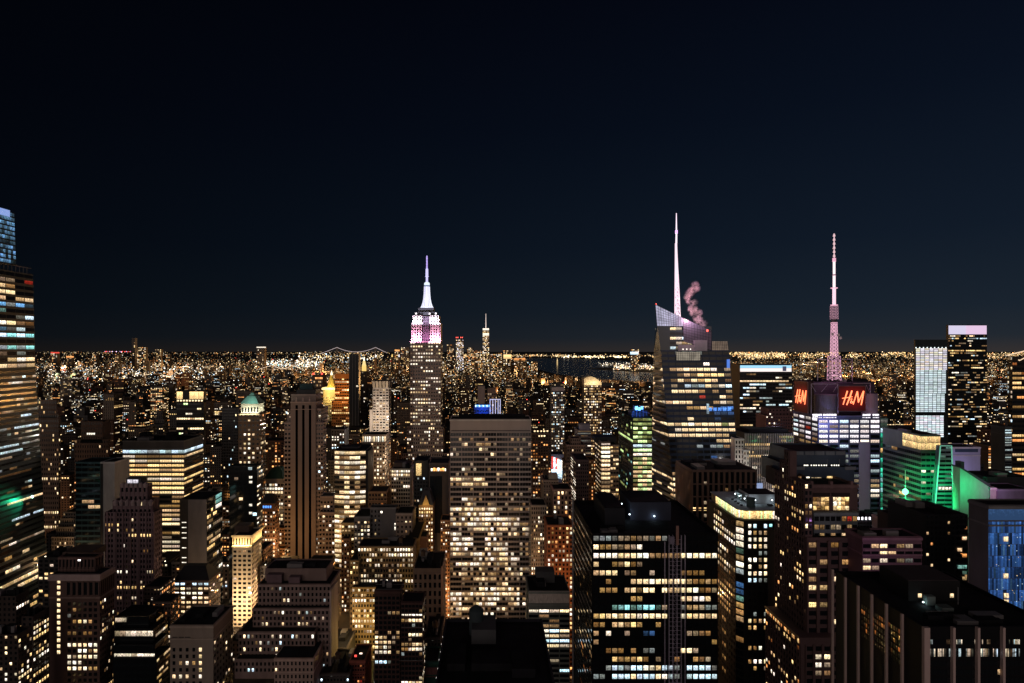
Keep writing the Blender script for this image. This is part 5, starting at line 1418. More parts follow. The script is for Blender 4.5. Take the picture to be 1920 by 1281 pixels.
b = bld('bluecrown', 'office_tower', 'black office tower topped by a glowing pale blue band', 'office tower', 900, DARK, vb=800, nmax=80)
b.tier(1387, 1485, 683, dep=40, F=st(6.2, 6.4, .9, .45, .42, 'wWc', row=.1, rowd=.25, run=.55, top=16, dim=.45, g=.8))
b.pbox('light_band', lamp_mat((.35, .75, 1), 1.0), 1388, 1484, 685.2, 690.2, 899.4, .5)
b.pbox('light_band', lamp_mat((1, .88, .85), 1.1), 1388, 1484, 690.6, 697, 899.2, .5)
b.pbox('emblem', lamp_mat((.05, .1, .3), .3), 1467.5, 1474.5, 687, 696, 898.6, .5)
b = bld('pinkbrown', 'office_block', 'pinkish brown setback block before the blue banded black tower', 'office block', 800, stone((.22, .13, .125)), vb=820, nmax=50)
b.tier(1441, 1486, 766, 780, Y=806, dep=24, F=st(6, 9, .4, .4, .12, 'W'))
b.tier(1436, 1486, 779, dep=30, F=st(4.4, 6, .5, .5, .12, 'Ww'))
b = bld('whiteornate', 'office_block', 'slim white stone block with arched windows beside the white spired glass tower', 'office block', 590, stone((.62, .58, .54)), vb=900, nmax=50)
b.tier(1378, 1395, 822, dep=24, F=st(5.5, 9, .45, .62, .05, 'W', top=3))
b.tier(1394, 1405, 843, Y=588, dep=24, F=st(5, 9, .45, .55, .25, 'W', top=3))
light('POINT', 'facade_floodlight', (wx(1392, 575), 572, wz(880, 575)), 6000, (1, .95, .9), 3)
b = bld('pinstripe', 'office_block', 'broad block with close white vertical ribs and bands of yellow lit storeys', 'office block', 660, DARK, vb=960, nmax=100)
b.tier(1396, 1487, 812, dep=40, F=st(3.4, 7.2, .62, .62, .35, 'wyW', row=.12, rowd=.35, run=.75, g=.95, top=4, nx=27), mat=DARK)
M = b.part('vertical_ribs', stone((.52, .47, .46)))
for k in range(28): M.box(wx(1396.2 + k * 3.35, 660), wx(1397.3 + k * 3.35, 660), 659.1, 659.9, 0, wz(813, 660))
b.pbox('blue_panel', lamp_mat((.15, .35, .8), .5), 1419, 1430, 906, 920, 655, .4)
b.pbox('roof_box', BLACK, 1404, 1478, 805, 812, 672, 20)
light('POINT', 'facade_floodlight', (wx(1440, 640), 620, wz(940, 640)), 26000, (1, .85, .8), 4)

# corner tower with the lit white roof
b = bld('chamfer', 'office_tower', 'black tower with a chamfered corner, small white windows and a floodlit white roof deck', 'office tower', 380, stone((.014, .013, .014), .6), vb=1281, nmax=100)
k = 380 / FPX
X0, X1, Xc = wx(1379, 380), wx(1475, 380), wx(1395, 376)
Yb = 380 * (1379 - VPX) / (1338 - VPX)
zt = wz(972, 380)
base = [(Xc, 376), (X1, 376), (X1, Yb + 10), (X0, Yb + 10), (X0, 380)]
b.mb('wall', b.mat).prism([(x, y, 0) for x, y in base], [(x, y, zt) for x, y in base])
RC = ['WC.CT', 'WowwW', 'WWWWW', 'WWWWW', '..ccC', 'WWwYW', 'W.wYw', 'WWWYw', 'CCccW', '.....', '.....', '.....', '.....', '.c.c.', 'WowYo', 'oO.o.', '.....', '.....', 'ooW.W', '.....', 'oWWW.', '.o.w.', '.....', '....w']
nH = 12.75 * k
b.facade((Xc + 2, 376, zt - 26 * nH), (wx(1450, 376), 376, zt - 26 * nH), (wx(1450, 376), 376, zt - 1.6), (Xc + 2, 376, zt - 1.6), st(10.2, 12.75, .55, .58, 0, 'w', rows=RC + ['.....'] * 3, nx=5, g=1.1), k, b.mat)
b.facade((X0, 380, zt - 26 * nH), (Xc, 376, zt - 26 * nH), (Xc, 376, zt - .6), (X0, 380, zt - .6), st(15, 12.75, .9, .74, 0, 'w', rows=['w', 'W', 'W', 'W', 't', 'y', 'W', 'c', '.', 'b', 'b', 't', 'o', 'o', 'y', '.', '.', 'o', '.', '.'] + ['.'] * 6, nx=1, mul=2, g=.9), k, b.mat)
b.facade((X0, Yb, zt - 26 * nH), (X0, 380, zt - 26 * nH), (X0, 380, zt - 1.6), (X0, Yb, zt - 1.6), st(3.6, 12.75, .55, .55, .35, 'w', nx=10, rows=['..ww......', 'WWWWW.....', 'WWWWWWWWWW', 'WWWWWWWWWW', '..........', 'WWwWWWW...', 'wwww.w....', 'WwwWWWWWww', 'tWwwwwww..', '..........', '.....ooo..', '..yyoyo...', '..........', '...ooyoo..', '.y.oyooo..'] + ['..........', '.w..oo....'] * 6, g=.9), k, b.mat)
M = b.part('lit_crown', stone((.3, .27, .2)))
ins = [(Xc + 1.5, 378), (X1, 378), (X1, Yb + 8), (X0 + 1.5, Yb + 8), (X0 + 1.5, 381.5)]
zc = wz(956, 380)
M.prism([(x, y, zt) for x, y in ins], [(x, y, zc) for x, y in ins])
gst = dict(st(3.2, 14, .93, .9, 1, 'yyWg', dim=.0, g=.85), flat=1)
b.facade((ins[0][0], 378, zt), (X1, 378, zt), (X1, 378, zc), (ins[0][0], 378, zc), gst, k, b.mat)
b.facade((ins[4][0], 381.5, zt), (ins[0][0], 378, zt), (ins[0][0], 378, zc), (ins[4][0], 381.5, zc), gst, k, b.mat)
b.facade((ins[3][0], Yb, zt), (ins[4][0], 381.5, zt), (ins[4][0], 381.5, zc), (ins[3][0], Yb, zc), gst, k, b.mat)
M = b.part('roof_deck', stone((.34, .37, .40), .7, .2))
deck = [(Xc + 1, 377.5), (X1 + .5, 377.5), (X1 + .5, Yb + 9), (X0 + 1, Yb + 9), (X0 + 1, 381)]
M.prism([(x, y, zc + .01) for x, y in deck], [(x, y, zc + .7) for x, y in deck])
zd = zc + .7
for i, (px, Yq) in enumerate(((1374, 402), (1379, 397), (1384.5, 392), (1390.5, 387))):
    M = b.part('exhaust_fan', DKGREY); M.lathe(wx(px, Yq), Yq, [(zd, .7), (zd + .5, .75), (zd + .55, .9), (zd + .9, .9)], 12)
M = b.part('cooling_tower', stone((.10, .16, .17))); M.lathe(wx(1408, 385), 385, [(zd, 2.6), (zd + 5.0, 2.5), (zd + 5.2, 2.8), (zd + 5.6, 2.8)], 18)
M = b.part('penthouse', stone((.46, .48, .52), .7)); M.box(wx(1404, 392), X1, 392, 408, zd, zd + 6.2)
M = b.part('penthouse_roof', ROOF); M.box(wx(1404, 392) + .3, X1 - .3, 392.3, 408, zd + 6.2, zd + 6.4)
M = b.part('rooftop_unit', stone((.2, .24, .25))); M.box(wx(1388, 400), wx(1400, 400), 398, 408, zd, zd + 5)
b.pbox('vent_box', DKGREY, 1441, 1449, 946, 950, 386, 2)
for px, py, Yq in ((1378.5, 926, 404), (1386.5, 930, 399), (1396, 935, 391), (1416, 938, 390), (1447.5, 938, 390.5), (1387, 922, 410), (1414.5, 923.5, 405)):
    M = b.part('roof_lamp', lamp_mat((.85, .97, 1), 6)); M.lathe(wx(px, Yq), Yq, [(wz(py, Yq) - .3, .2), (wz(py, Yq), .40), (wz(py, Yq) + .3, .2)], 8)
    light('POINT', 'roof_light', (wx(px, Yq), Yq - .6, wz(py, Yq) + .1), 150, (.8, .95, 1), .3)
b.foot.append((X0, X1, 376, Yb + 10, zt, 1338, 1475, 930))

# brown ornate building with the big amber windows
b = bld('ornate', 'ornate_building', 'brown piered building with two great amber windows under a dark blue metal penthouse', 'office tower', 330, stone((.115, .07, .072)), vb=1281, nmax=100)
SIDE = st(10, 12.4, .62, .5, .26, 'yowW', pier=.3, rowd=.25, run=.25, dim=.45)
b.tier(1488, 1586, 846, 880, Y=352, dep=30, mat=NAVY, wall='penthouse', L=None)
M = b.part('louvre_band', stone((.16, .18, .22), .5))
for k_ in range(5): M.box(wx(1489 + k_ * 19.5, 352), wx(1506 + k_ * 19.5, 352), 351.5, 352, wz(853, 352), wz(846.5, 352))
b.tier(1484, 1602, 876, 906, Y=344, dep=38, mat=NAVY, wall='penthouse', F=None)
M = b.part('louvre_band', stone((.16, .18, .22), .5)); M.box(wx(1490, 344), wx(1508, 344), 343.5, 344, wz(881, 344), wz(875, 344)); M = b.part('louvre_band', stone((.16, .18, .22), .5)); M.box(wx(1584, 344), wx(1604, 344), 343.5, 344, wz(881, 344), wz(875, 344))
for px in (1508, 1511, 1514, 1521, 1526, 1530, 1535, 1540, 1545, 1549, 1559, 1564, 1568, 1572): b.pbox('terrace_lamp', lamp_mat((1, .95, .8), 2.0), px, px + 1.5, 871.8, 873.8, 343.2, .4)
M = b.part('antenna_rod', STEEL)
for px in (1551, 1574): M.tube(P(px, 873, 345), P(px, 861, 345), .12, n=5)
b.tier(1482, 1510, 892, 912, Y=338, dep=30, mat=DKBROWN, F=st(8, 12, .8, .7, .5, 'gwy', g=.6, mul=2))
b.pane(1512, 1518, 894, 903, 'W', .8, Y=343.8); b.pane(1550, 1561, 893, 902, 'y', .7, Y=343.8, mul=3); b.pane(1521, 1540, 895, 902, 'w', .2, Y=343.8, mul=4)
b.tier(1514, 1608, 908, 1010, Y=322, dep=24, par=1.5, F=None)
for px in (1520, 1557, 1595): b.pbox('parapet_pier', stone((.18, .11, .115)), px, px + 5, 903, 916, 321.5, 2)
for a, c in ((1524, 1554.5), (1562, 1592)):
    x0, x1, z0, z1 = wx(a, 322), wx(c, 322), wz(957, 322), wz(932, 322)
    b.facade((x0, 322, z0), (x1, 322, z0), (x1, 322, z1), (x0, 322, z1), st(7.5, 8.3, .9, .9, 1, 'yo', nx=4, dim=.0, g=.75, rows=['oyOO' if a < 1550 else 'WYOO', 'OyOo' if a < 1550 else 'WYOo', 'OooO' if a < 1550 else 'WOOY']), .29, b.mat)
    b.pbox('window_cornice', stone((.03, .02, .02)), a - 2, c + 2, 925, 931, 321.4, .6)
b.tier(1526, 1608, 960, 1012, Y=318, dep=20, mat=stone((.13, .15, .17)), F=st(10, 15.5, .82, .55, .0, 'w', rows=['.....oro', 'ww.ww.w.', '.y.y.WOO'], nx=8, g=.8, mul=2, top=5))
x0, x1, Ya, Yb, z0, z1 = b.tier(1512, 1616, 1008, 1190, Y=312, xb=1453, F=st(19.5, 15.5, .72, .55, .0, 'w', nx=5, pier=.9, top=6, dim=.3, rows=['y.o.Y', '.....', '.w.o.', 'Y....', 'w.Y..', 'Ww.wW', '.....', 'Oy.o.', '.....', '..W.y', '.....', 'WW...'], mul=2), L=SIDE)
b.tier(1506, 1514, 1030, 1200, Y=316, dep=40, F=None, mat=stone((.05, .035, .035)))
# rear wing, seen along its side
xw = wx(1512, 312) - .5
M = b.mb('wall', b.mat)
Yw0, Yw1 = 318, 358
for ya, yb_, yt, in ((313, 329, 906), (329, 334, 846), (334, 339, 864), (339, 345, 886)):
    zt_ = wz(yt, ya)
    M.box(xw, xw + 4.2, ya, yb_, 0, zt_)
    b.facade((xw, yb_, wz(1190, 312)), (xw, ya, wz(1190, 312)), (xw, ya, zt_), (xw, yb_, zt_), SIDE, .29, b.mat)
    if yt > 900: b.facade((xw, ya, wz(1005, ya)), (xw + 4.2, ya, wz(1005, ya)), (xw + 4.2, ya, zt_), (xw, ya, zt_), st(7, 12, .6, .6, .4, 'yWw'), .29, b.mat)
# lower wing with the amber cornice
Xl = wx(1500, 306)
zl = wz(1196, 306)
Yl = Xl * FPX / (1436 - VPX)
b.mb('wall', b.mat).box(Xl, wx(1640, 306), 306, Yl, 0, zl)
b.facade((Xl, Yl, 0), (Xl, 306, 0), (Xl, 306, zl - 4), (Xl, Yl, zl - 4), dict(SIDE, lit=.3), .28, b.mat)
b.facade((Xl + 2.5, 306, wz(1300, 306)), (wx(1575, 306), 306, wz(1300, 306)), (wx(1575, 306), 306, zl - 3.5), (Xl + 2.5, 306, zl - 3.5), st(18, 14.5, .72, .55, 0, 'w', nx=4, rows=['....', '.WW.', '.Ww.', '.ww.', '....', '.Y..', '....'], mul=2, pier=.7), .27, b.mat)
M = b.part('lit_cornice', stone((.4, .27, .14))); M.box(Xl - .9, Xl - .01, 307, Yl, zl - .8, zl + .1)
b.facade((Xl - .02, Yl, zl - 3.6), (Xl - .02, 306.5, zl - 3.6), (Xl - .02, 306.5, zl - .9), (Xl - .02, Yl, zl - .9), st(2.8, 10, .55, .85, .75, 'oyy', g=1.0, dim=.2), .27, b.mat)
b.clutter(5, (wx(1618, 312), wx(1640, 312), 308, 330, zl), 2)

b = bld('purplebrick', 'office_block', 'mauve brick block with ribbon windows, some yellow, and a black hipped roof edge', 'office block', 300, stone((.20, .105, .15)), vb=1070, nmax=40)
x0, x1, Ya, Yb, z0, z1 = b.tier(1617, 1728, 1006, ybk=990, F=None, dep=None)
b.facade((x0, 300, wz(1085, 300)), (x1, 300, wz(1085, 300)), (x1, 300, wz(1017, 300)), (x0, 300, wz(1017, 300)), st(18, 14, .88, .55, 0, 'w', nx=7, rows=['.YY.ww.', '..YY...', 'w.W.wc.', 'WwwWw..', '.....w.'], mul=3, span=.25, g=.9), .27, b.mat)
M = b.part('light_band', stone((.30, .17, .22)))
for y in (1009, 1030): M.box(x0 + 1, x1 + .2, 299.6, 300, wz(y + 3, 300), wz(y, 300))
b.clutter(4, b.foot[0], 2)
light('POINT', 'street_light', (wx(1690, 270), 280, wz(1040, 290)), 900, (.8, .35, 1), 3)

# green lit glass block and its neighbours
b = bld('greenlit', 'glass_block', 'dark glass block washed in green light with a glowing yellow glazed top storey', 'office block', 560, GLG, vb=970)
x0, x1, Ya, Yb, z0, z1 = b.tier(1727, 1763, 815, xb=1655, F=st(9, 10.6, .9, .45, .10, 'Wy', g=.7, span=.2, top=32, rowd=.4, row=.1, mul=3), L=st(5.5, 10.6, .95, .58, .12, 'Wy', rowd=.5, row=.05, run=.6, g=.6, span=.2, top=32, mul=3), mat=stone((.10, .13, .12), .35))
zy0, zy1 = wz(844, 560), wz(818, 560)
b.facade((x0, 560, zy0), (x1, 560, zy0), (x1, 560, zy1), (x0, 560, zy1), dict(st(4.2, 13.5, .94, .93, 1, 'y', g=.6, dim=.0), flat=1, cold=1), .5, b.mat)
b.facade((x0, 585, zy0), (x0, 560, zy0), (x0, 560, zy1), (x0, 585, zy1), dict(st(4.2, 13.5, .94, .93, 1, 'y', g=.6, dim=.0), flat=1, cold=1), .5, b.mat)
b.clutter(3, b.foot[0], 3)
b = bld('fin', 'glass_block', 'slanted glass wedge with bright green edges beside the yellow topped glass block', 'office block', 545, stone((.05, .10, .11), .3), vb=975, nmax=40)
q0 = [P(1746, 1040, 545), P(1790, 1040, 545), (wx(1790, 545), 550, wz(1040, 545)), (wx(1746, 545), 550, wz(1040, 545))]
q1 = [P(1763, 836, 545), P(1784, 836, 545), (wx(1784, 545), 550, wz(836, 545)), (wx(1763, 545), 550, wz(836, 545))]
b.mb('wall', b.mat).prism(q0, q1)
b.facade(q0[0], q0[1], q1[1], q1[0], st(16, 8.1, .94, .5, .3, 'tt', nx=2, g=.2, dim=.3, mul=4, span=.2), .49, stone((.2, .30, .31), .4))
EDGE = lamp_mat((.16, .75, .50), .55)
for i in (0, 1): b.part('edge_light', EDGE).tube((q0[i][0], 544.8, q0[i][2]), (q1[i][0], 544.8, q1[i][2]), .5, n=6)
b.part('edge_light', EDGE).tube((q1[0][0], 544.8, q1[0][2]), (q1[1][0], 544.8, q1[1][2]), .3, n=6)
for k_ in range(4): b.pane(1760 + k_ * 6.3, 1765 + k_ * 6.3, 913.5, 918.5, 'W', .8, Y=544.2)
b.facade(P(1787.5, 965, 543), P(1818, 965, 543), P(1818, 925, 543), P(1787.5, 922, 543), st(9, 9, .9, .5, .4, 'gyt', g=.55, span=.2, mul=3), .49, stone((.03, .12, .08)))
b.mb('wall', b.mat).box(wx(1787.6, 543), wx(1818, 543), 543.1, 560, 0, wz(924, 543))
b.foot.append((q0[0][0], wx(1818, 543), 543, 575, 150, 1746, 1818, 836))
b = bld('lavender', 'office_block', 'pale lavender panelled block with a dark slot along its top', 'office block', 620, LAV, vb=925, nmax=10)
b.tier(1785, 1838, 838, dep=24)
b.pbox('dark_slot', NAVY, 1791, 1834, 842, 848, 619.6, .3)
light('POINT', 'facade_floodlight', (wx(1815, 600), 596, wz(900, 600)), 14000, (.66, .6, 1), 3)
b = bld('wedge', 'theatre_building', 'green floodlit wall with a roof line sloping down to the right', 'theatre', 520, stone((.24, .36, .28), .6), vb=940, nmax=10)
q = [P(1800, 1000, 520), P(1856, 1000, 520), P(1856, 913, 520), P(1800, 875, 520)]
b.mb('wall', b.mat).add([p for p in q] + [(p[0], 528, p[2]) for p in q], [(0, 1, 2, 3), (7, 6, 5, 4), (3, 2, 6, 7), (1, 5, 6, 2), (0, 3, 7, 4)])
M = b.part('sloping_roof', DARK)
M.prism([P(1799, 876.5, 519.4), P(1799, 874, 519.4), (wx(1799, 519.4), 529, wz(874, 519.4)), (wx(1799, 519.4), 529, wz(876.5, 519.4))], [P(1857, 914.5, 519.4), P(1857, 908, 519.4), (wx(1857, 519.4), 529, wz(908, 519.4)), (wx(1857, 519.4), 529, wz(914.5, 519.4))])
b.pbox('roof_tower', DARK, 1801, 1808, 866, 880, 522, 6)
b.tier(1856.3, 1868, 914, Y=519, dep=24, mat=stone((.42, .26, .34)), wall='pink_wing')
b.tier(1868.3, 1935, 917, Y=522, dep=24, mat=stone((.20, .14, .24)), wall='purple_wing')
b.tier(1850, 1935, 895, Y=550, dep=30, mat=DARK, wall='rear_wing')
b.clutter(5, b.foot[-1], 3)
light('AREA', 'green_floodlight', (wx(1830, 506), 503, wz(922, 506)), 6500, (.0, 1, .36), 22, (math.radians(100), 0, 0), 5)
light('POINT', 'purple_floodlight', (wx(1885, 505), 505, wz(925, 505)), 5000, (.9, .4, .9), 2)

# green beacon
g = bpy.data.objects.new('beacon_mast', None); g.location = (wx(1697, 520), 520, 0); COL.objects.link(g)
tag(g, 'brilliant green beacon lamp on a gridded pylon with a thin pale rod', 'beacon')
M = MB(); M.box(wx(1694, 520), wx(1716, 520), 519, 526, 0, wz(936, 520)); M.build('pylon', stone((.30, .36, .33)), g)
M = MB()
for k_ in range(12): M.box(wx(1694, 520) - .05, wx(1716, 520) + .05, 518.85, 518.98, wz(939 + k_ * 5, 520), wz(937.8 + k_ * 5, 520))
for k_ in range(7): M.box(wx(1695 + k_ * 3.3, 520), wx(1695.6 + k_ * 3.3, 520), 518.7, 518.84, wz(1000, 520), wz(937, 520))
M.build('grid', BLACK, g)
M = MB(); M.tube(P(1697.5, 936, 520), P(1697.5, 882, 520), .35, .25, n=6); M.build('rod', stone((.7, .75, .72)), g)
M = MB(); M.lathe(wx(1697.5, 519), 519, [(wz(928, 519), .5), (wz(925, 519), 1.9), (wz(922, 519), 2.4), (wz(919, 519), 1.9), (wz(916, 519), .5)], 14); M.build('lamp_globe', lamp_mat((.16, 1, .38), 3.5), g)
light('POINT', 'beacon_light', (wx(1697.5, 514), 513.5, wz(922, 519)), 9000, (.0, 1, .30), .2)
light('SPOT', 'beacon_light', (wx(1699, 528), 529, wz(920, 519)), 330000, (.0, 1, .30), .2, Vector((425, 561, wz(930, 561))), spot=1.45)

for key, nm, lab, xl, xr, yt, Y, mat, F in (
        ('rd1', 'office_block', 'dark block with a teal glass side bay right of the mauve brick block', 1735, 1815, 965, 320, stone((.02, .02, .024)), st(8, 10, .5, .5, .1, 'wo')),
        ('rd2', 'low_block', 'low dark roof with orange lamps behind the mauve brick block', 1700, 1760, 978, 400, stone((.05, .04, .04)), st(6, 8, .6, .5, .35, 'oyw')),
        ('rd3', 'low_block', 'low pale block with a row of white roof lamps before the bluish red letter tower', 1606, 1672, 975, 480, stone((.12, .13, .16)), st(6, 9, .8, .5, .1, 'c')),
        ('rd4', 'low_block', 'small white and pink lit kiosk block under the green beacon', 1684, 1713, 985, 440, stone((.42, .32, .36)), st(9, 8, .5, .5, .1, 'p'))):
    b = bld(key, nm, lab, 'low building' if 'low' in nm else 'office block', Y, mat, vb=1075, nmax=20)
    b.tier(xl, xr, yt, dep=30, F=F)
    b.clutter(4, b.foot[0], 2.5)
    if key == 'rd3':
        for k_ in range(9): b.pbox('roof_lamp', lamp_mat((1, .95, 1), 2.5), 1609 + k_ * 7, 1611.5 + k_ * 7, 970, 975, 480.5, .6)
    if key == 'rd1': b.facade(P(1795, 1090, 319.5), P(1813, 1090, 319.5), P(1813, 972, 319.5), P(1795, 972, 319.5), st(8, 11, .9, .6, .35, 'two', g=.6), .28, GLT)

b = bld('bluewall', 'office_tower', 'dark tower with plain grey side wall and blue lit glass front at the right edge', 'office tower', 270, stone((.13, .125, .135)), vb=1145, nmax=100)
x0, x1, Ya, Yb, z0, z1 = b.tier(1853, 1990, 947, xb=1816, F=None, par=.6)
b.facade((x0, 270, wz(976, 270)), (x1, 270, wz(976, 270)), (x1, 270, wz(949, 270)), (x0, 270, wz(949, 270)), st(137, 27, .998, .96, 1, 'b', nx=1, dim=0, g=.22, mul=-1), .24, b.mat)  # blue light falling on the front is put into a glowing pane
b.facade((x0, 270, wz(1170, 270)), (x1, 270, wz(1170, 270)), (x1, 270, wz(978, 270)), (x0, 270, wz(978, 270)), dict(st(3.4, 22, .93, .97, 1, 'bbbk', g=.15, dim=.3, mul=-1), cold=1), .24, NAVY)  # below it the same blue light, as rows of faintly glowing panes
for k_ in range(46):
    px, py = b.rng.uniform(1866, 1925), b.rng.uniform(1000, 1165)
    s_ = b.rng.uniform(.7, 1.8)
    b.pane(px, px + s_ * 1.1, py, py + s_, 'w' if b.rng.random() < .55 else 'c', b.rng.uniform(.2, .9), off=.12 + k_ * .003)
for px, py in ((1880, 1006), (1880, 1075), (1881, 1112), (1881, 1124)): b.pane(px, px + 9, py, py + 9, 'w', .8, off=.4, mul=2)

# close building with stone piers
b = bld('piers', 'office_tower', 'black glass office block with tall pale stone piers, closest at the lower right corner', 'office tower', 170, stone((.006, .006, .008), .55, .2, .09, .12), vb=1281, nmax=100)
PIER = stone((.44, .33, .32), .85, .10)
x0, x1, Ya, Yb, z0, z1 = b.tier(1730, 1985, 1175, xb=1567, mat=b.mat, par=1.2)
b.mb('roof', ROOF)
for px in (1733.5, 1784, 1830, 1877, 1923, 1969):
    w_ = .8 if px < 1740 else .34
    M = b.part('pier', PIER); X = wx(px, 170); M.box(X - w_, X + w_, 168.9, 169.98, 0, z1 + .1)
for px in (1563, 1587, 1611, 1636.5, 1664, 1693.5):
    Yq = x0 * FPX / (px - VPX)
    M = b.part('pier', PIER); M.box(x0 - .7, x0 - .02, Yq - .34, Yq + .34, 0, z1 + .1)
zz = lambda y: wz(y, 170)
for (ya, yb_, c, g_, li) in ((1199, 1208, 'c', .5, .5), (1216, 1231.5, 'c', .45, .75)):
    b.facade((wx(1742, 170), 170, zz(yb_)), (wx(1912, 170), 170, zz(yb_)), (wx(1912, 170), 170, zz(ya)), (wx(1742, 170), 170, zz(ya)), st(2.3, yb_ - ya, .75, .95, li, 'cW', g=g_, dim=.5, run=.3), .152, b.mat)
b.facade((x0, 198, z1 - 16), (x0, 178, z1 - 16), (x0, 178, z1 - 5), (x0, 198, z1 - 5), st(7, 11, .7, .7, .3, 'oo', g=.13, dim=.4), .16, b.mat)  # faint orange panes stand for gold reflections on this side
b.facade((wx(1742, 170), 170, zz(1300)), (wx(1990, 170), 170, zz(1300)), (wx(1990, 170), 170, zz(1236)), (wx(1742, 170), 170, zz(1236)), st(8, 16, .9, .6, .03, 'w', g=.3), .15, b.mat)
M = b.part('penthouse', stone((.010, .010, .012), .8)); M.box(wx(1703, 190), wx(1800, 190), 190, 204, z1 - 1.2, z1 + 5.2)
b.part('penthouse_roof', stone((.06, .045, .05))).box(wx(1703, 190) + .3, wx(1800, 190) - .3, 190.3, 203.7, z1 + 5.2, z1 + 5.35)
for px in (1721, 1781): b.pane(px, px + 7, 1113, 1120.5, 'w', .8, Y=190, mul=0)
M = b.part('roof_parapet_rail', stone((.05, .05, .06)))
for px, Yq in ((1727, 184), ):
    M2 = b.part('work_lamp', lamp_mat((.75, 1, 1), 8)); M2.lathe(wx(1731, 187), 187, [(wz(1129, 187) - .2, .1), (wz(1129, 187), .26), (wz(1129, 187) + .2, .1)], 8)
    light('POINT', 'work_light', (wx(1733, 186), 186.0, wz(1129, 187)), 42, (.65, 1, .98), .12)
M = b.part('rooftop_unit', stone((.14, .17, .17))); M.box(wx(1741, 186), wx(1757, 186), 186.6, 188.5, z1 - 1.2, z1 + 1.6)
M = b.part('rooftop_unit', stone((.10, .12, .12))); M.box(wx(1762, 182), wx(1784, 182), 181, 184, z1 - 1.2, z1 + .5)
M = b.part('pipe_rack', STEEL)
for k_ in range(5): M.tube((wx(1735 + k_ * 9, 180), 179.5, z1 - 1.1), (wx(1735 + k_ * 9, 180), 179.5, z1 + .3), .06, n=5)
M.tube((wx(1733, 180), 179.5, z1 + .2), (wx(1775, 180), 179.5, z1 + .2), .07, n=5)
b.part('flue', STEEL).tube((wx(1801, 186), 187, z1 - 1), (wx(1801, 186), 187, z1 + 4.4), .13, n=6)
b.clutter(7, (x0 + 4, x1 - 4, 172, 182, z1 - .6), .8)

# white lit tower, pink crowned tower, slanted edge tower
b = bld('whitetower', 'glass_tower', 'slim glass tower whose whole gridded front glows white under a black top', 'apartment tower', 1000, stone((.02, .03, .035), .4), vb=815, nmax=100)
b.tier(1716, 1777, 637, xb=1713.5, F=None)
RW = st(6.0, 6.3, .9, .82, 1, 'cccl', dim=.02, g=.60, nx=10)
for ya, yb_, g_, pl in ((653, 694, .48, 'Wl'), (694, 738, .44, 'm'), (738, 773, .47, 'm'), (779, 820, .58, 'ml')):
    b.facade((wx(1717, 1000), 1000, wz(yb_, 1000)), (wx(1776 - (ya - 652) * .05, 1000), 1000, wz(yb_, 1000)), (wx(1776 - (ya - 652) * .05, 1000), 1000, wz(ya, 1000)), (wx(1717, 1000), 1000, wz(ya, 1000)), dict(st(8, 3.35, .88, .72, 1, pl, dim=.0, g=g_ * 1.15, nx=7, mul=-1), flat=1, cold=1), 1000 / FPX, b.mat)
for k_ in range(9): b.pbox('rim_lamp', lamp_mat((.9, 1, 1), 1.8), 1717 + k_ * 7, 1718.5 + k_ * 7, 651.2, 653, 999, .5)
b = bld('pinkcrown', 'office_tower', 'dark glass tower crowned with a pale pink lit screen', 'skyscraper', 1040, stone((.012, .014, .018), .4), vb=835, nmax=100)
b.tier(1778, 1850.5, 609, xb=1774, F=st(3.3, 4.6, .9, .45, .50, 'wyWwc', row=.06, rowd=.22, run=.45, top=19, dim=.45, g=.85))
for a, c, col in ((1779, 1811, (.80, .74, .98)), (1811.2, 1850, (.92, .66, .92))): b.pbox('crown_screen', lamp_mat(col, .82), a, c, 610.5, 627, 1039.2, .6)
b = bld('edgetower', 'office_tower', 'dark tower with a glowing slanted roof edge, cut by the right edge of the photo', 'skyscraper', 800, stone((.03, .026, .024), .4), vb=870, nmax=80)
b.tier(1898, 1975, 668, xb=1889, F=st(9, 9, .95, .5, .45, 'wyo', row=.15, rowd=.3, run=.6, top=10, g=.7, mul=2), L=st(4, 9, .8, .5, .35, 'Wwc'))
M = b.part('lit_roof_edge', lamp_mat((1, .72, .45), 1.0))
M.tube(P(1889, 666, 812), P(1912, 676, 799), .8, n=5); M.tube(P(1889, 666, 812), P(1935, 655, 800), .8, n=5); M.tube(P(1912, 676, 799), P(1935, 664, 799), .6, n=5)
b = bld('smallwhite', 'office_block', 'slim bluish lit block at the foot of the slanted edge tower', 'office block', 720, stone((.05, .06, .07)), vb=870, nmax=40)
b.tier(1884, 1897, 800, dep=20, F=st(12, 4.6, .9, .5, .8, 'c', g=.5, nx=1))
b = bld('whitelow', 'office_block', 'low white lit block below the dark pink crowned tower', 'office block', 760, stone((.10, .08, .07)), vb=870, nmax=40)
b.tier(1853, 1884, 835, dep=24, F=st(5, 5, .85, .55, .7, 'wWo', row=.4, run=.4))

